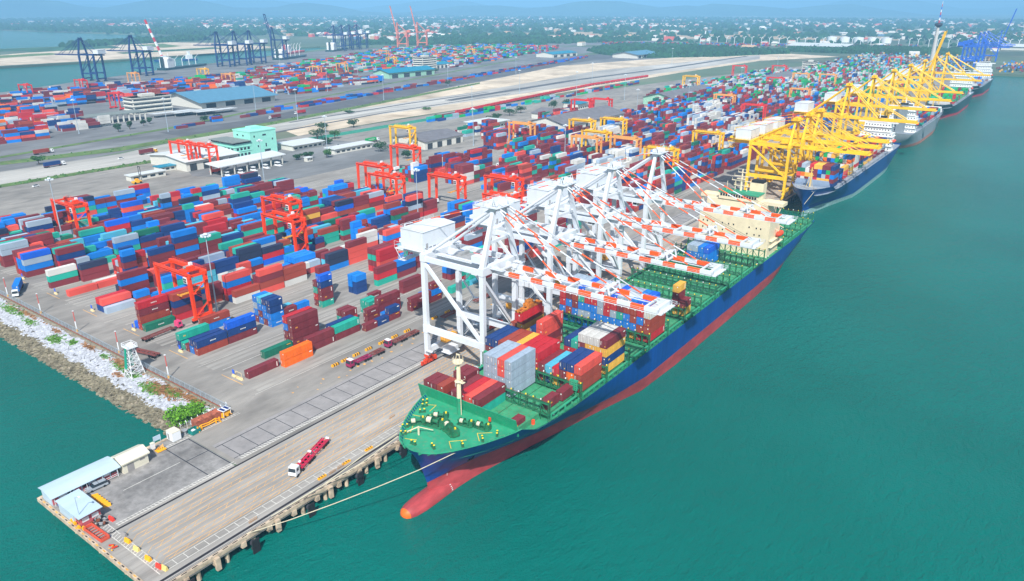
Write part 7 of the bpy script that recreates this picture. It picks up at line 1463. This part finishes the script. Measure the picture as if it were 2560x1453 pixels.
# ================================================================ people (a few distant workers)
def person(label, x, y, z, rz, shirt, pants, stride=.18, arm=.2):
    t = thing('person', label, 'person', (x, y, z), rz)
    J = [(0, 0, .92), (0, 0, 1.15), (0, 0, 1.42), (0, .01, 1.52), (0, .03, 1.60), (0, .03, 1.72), (.18, 0, 1.40), (.25, .04, 1.13), (.25, arm, .90), (-.18, 0, 1.40), (-.25, -.04, 1.13), (-.25, arm * .5, .90),
         (.10, 0, .88), (.11, stride * .5, .48), (.11, stride * .2, .07), (.11, stride * .2 + .17, .04), (-.10, 0, .88), (-.11, -stride * .3, .48), (-.11, -stride, .07), (-.11, -stride + .17, .04)]
    E_ = [(0, 1), (1, 2), (2, 3), (3, 4), (4, 5), (2, 6), (6, 7), (7, 8), (2, 9), (9, 10), (10, 11), (0, 12), (12, 13), (13, 14), (14, 15), (0, 16), (16, 17), (17, 18), (18, 19)]
    RD = [.15, .14, .15, .06, .085, .09, .07, .05, .035, .07, .05, .035, .095, .065, .045, .035, .095, .065, .045, .035]
    me = bpy.data.meshes.new('body'); me.from_pydata(J, E_, []); o = bpy.data.objects.new('body', me); col.objects.link(o); o.parent = t
    for m in (M('skin', (170, 120, 90), rough=.6), M(shirt[0], shirt[1], rough=.8), M(pants[0], pants[1], rough=.8)): me.materials.append(m)
    sk = o.modifiers.new('skin', 'SKIN'); 
    for v, r_ in zip(me.skin_vertices[0].data, RD): v.radius = (r_, r_)
    me.skin_vertices[0].data[0].use_root = True; o.modifiers.new('sub', 'SUBSURF').levels = 1
    bpy.context.view_layer.update(); dg = bpy.context.evaluated_depsgraph_get(); nm = bpy.data.meshes.new_from_object(o.evaluated_get(dg)); o.modifiers.clear(); o.data = nm
    for p in nm.polygons: z_ = p.center.z; p.material_index = 0 if z_ > 1.5 or (abs(p.center.x) > .2 and z_ < 1.0) else (1 if z_ > .93 else 2); p.use_smooth = True
    b = MB(); pr = [(0, .11, 1.70), (.0, .11, 1.76), (0, .07, 1.82)]
    for _, r_, zz in pr: b.v += [(r_ * math.cos(i * .785), .03 + r_ * math.sin(i * .785), zz) for i in range(8)]
    for j in range(2):
        for i in range(8): b.f.append((j * 8 + i, j * 8 + (i + 1) % 8, (j + 1) * 8 + (i + 1) % 8, (j + 1) * 8 + i)); b.m.append(0)
    b.f.append(tuple(range(16, 24))); b.m.append(0); b.build('helmet', [m_whitep], t); return t
OR_, DK_ = ('coverall_orange', (230, 80, 30)), ('trousers_navy', (36, 44, 70))
person('person in orange coverall standing on the port side deck behind the breakwater', -133.2, 147.6, 9.6, .6, OR_, OR_)
person('person in a red vest beside the landside wheels of the nearest white crane', -161.4, 181.5, 0, 1.2, ('vest_red', (210, 40, 60)), DK_)
person('person in blue shirt by the wall of the small square hut', -183.4, 56.6, 0, 2.0, ('shirt_blue', (40, 60, 170)), DK_)
# ================================================================ place the containers
REC.sort(key=lambda t: t[0])
NIND = 300
rv = random.Random(17)
for i, (d, x, y, z, L, c, lab, g) in enumerate(REC):
    if i < NIND and d < 1e9:
        v = rv.choice((0, 1, 1, 2, 3, 3, 4, 5)) if 'ship' not in g else rv.choice((0, 0, 1, 2, 4)); container(x, y, z, L, c, lab, g, v)
    elif d < 1e9 and y < 270: FAR.append((x, y, z, L, c))
    else: FAR.append((x, y, z, L, c))
print('containers', len(REC), 'far', len(FAR))
def far_boxes(recs, name):
    keys = list(CC); N = len(recs)
    a = np.array([(r[0], r[1], r[2], r[3]) for r in recs]); ci = np.array([keys.index(r[4]) for r in recs])
    sg = np.array([(-1, -1, 0), (1, -1, 0), (1, 1, 0), (-1, 1, 0), (-1, -1, 1), (1, -1, 1), (1, 1, 1), (-1, 1, 1)], float)
    dim = np.stack([np.full(N, CW / 2), a[:, 3] / 2, np.full(N, CH)], 1)
    v = (a[:, None, :3] + sg[None] * dim[:, None]).reshape(-1, 3)
    q = np.array([(4, 5, 6, 7), (0, 1, 5, 4), (1, 2, 6, 5), (2, 3, 7, 6), (3, 0, 4, 7)])
    f = (q[None] + (np.arange(N) * 8)[:, None, None]).reshape(-1, 4)
    me = bpy.data.meshes.new(name); me.vertices.add(len(v)); me.vertices.foreach_set('co', v.ravel())
    me.loops.add(f.size); me.loops.foreach_set('vertex_index', f.ravel().astype(np.int32)); me.polygons.add(len(f))
    me.polygons.foreach_set('loop_start', np.arange(0, f.size, 4, dtype=np.int32))
    for k in keys: me.materials.append(CFAR[k])
    me.polygons.foreach_set('material_index', np.repeat(ci, 5).astype(np.int32)); me.polygons.foreach_set('use_smooth', [False] * len(f)); me.update(calc_edges=True); me.validate()
    o = bpy.data.objects.new(name, me); col.objects.link(o); return o
tag(far_boxes(FAR, 'stacked_containers'), 'thousands of stacked containers of many colours filling the yards behind', 'containers', kind='stuff')
for o in col.objects:
    if 'label' in o.keys() and not (4 <= len(str(o['label']).split()) <= 16): print('LEN', len(o['label'].split()), o['label'])
_c = {}
for o in col.objects:
    if 'label' in o.keys() and not o.get('kind'): _c[o['label']] = _c.get(o['label'], 0) + 1
for k_, v_ in _c.items():
    if v_ > 1: print('SHARED', v_, k_)
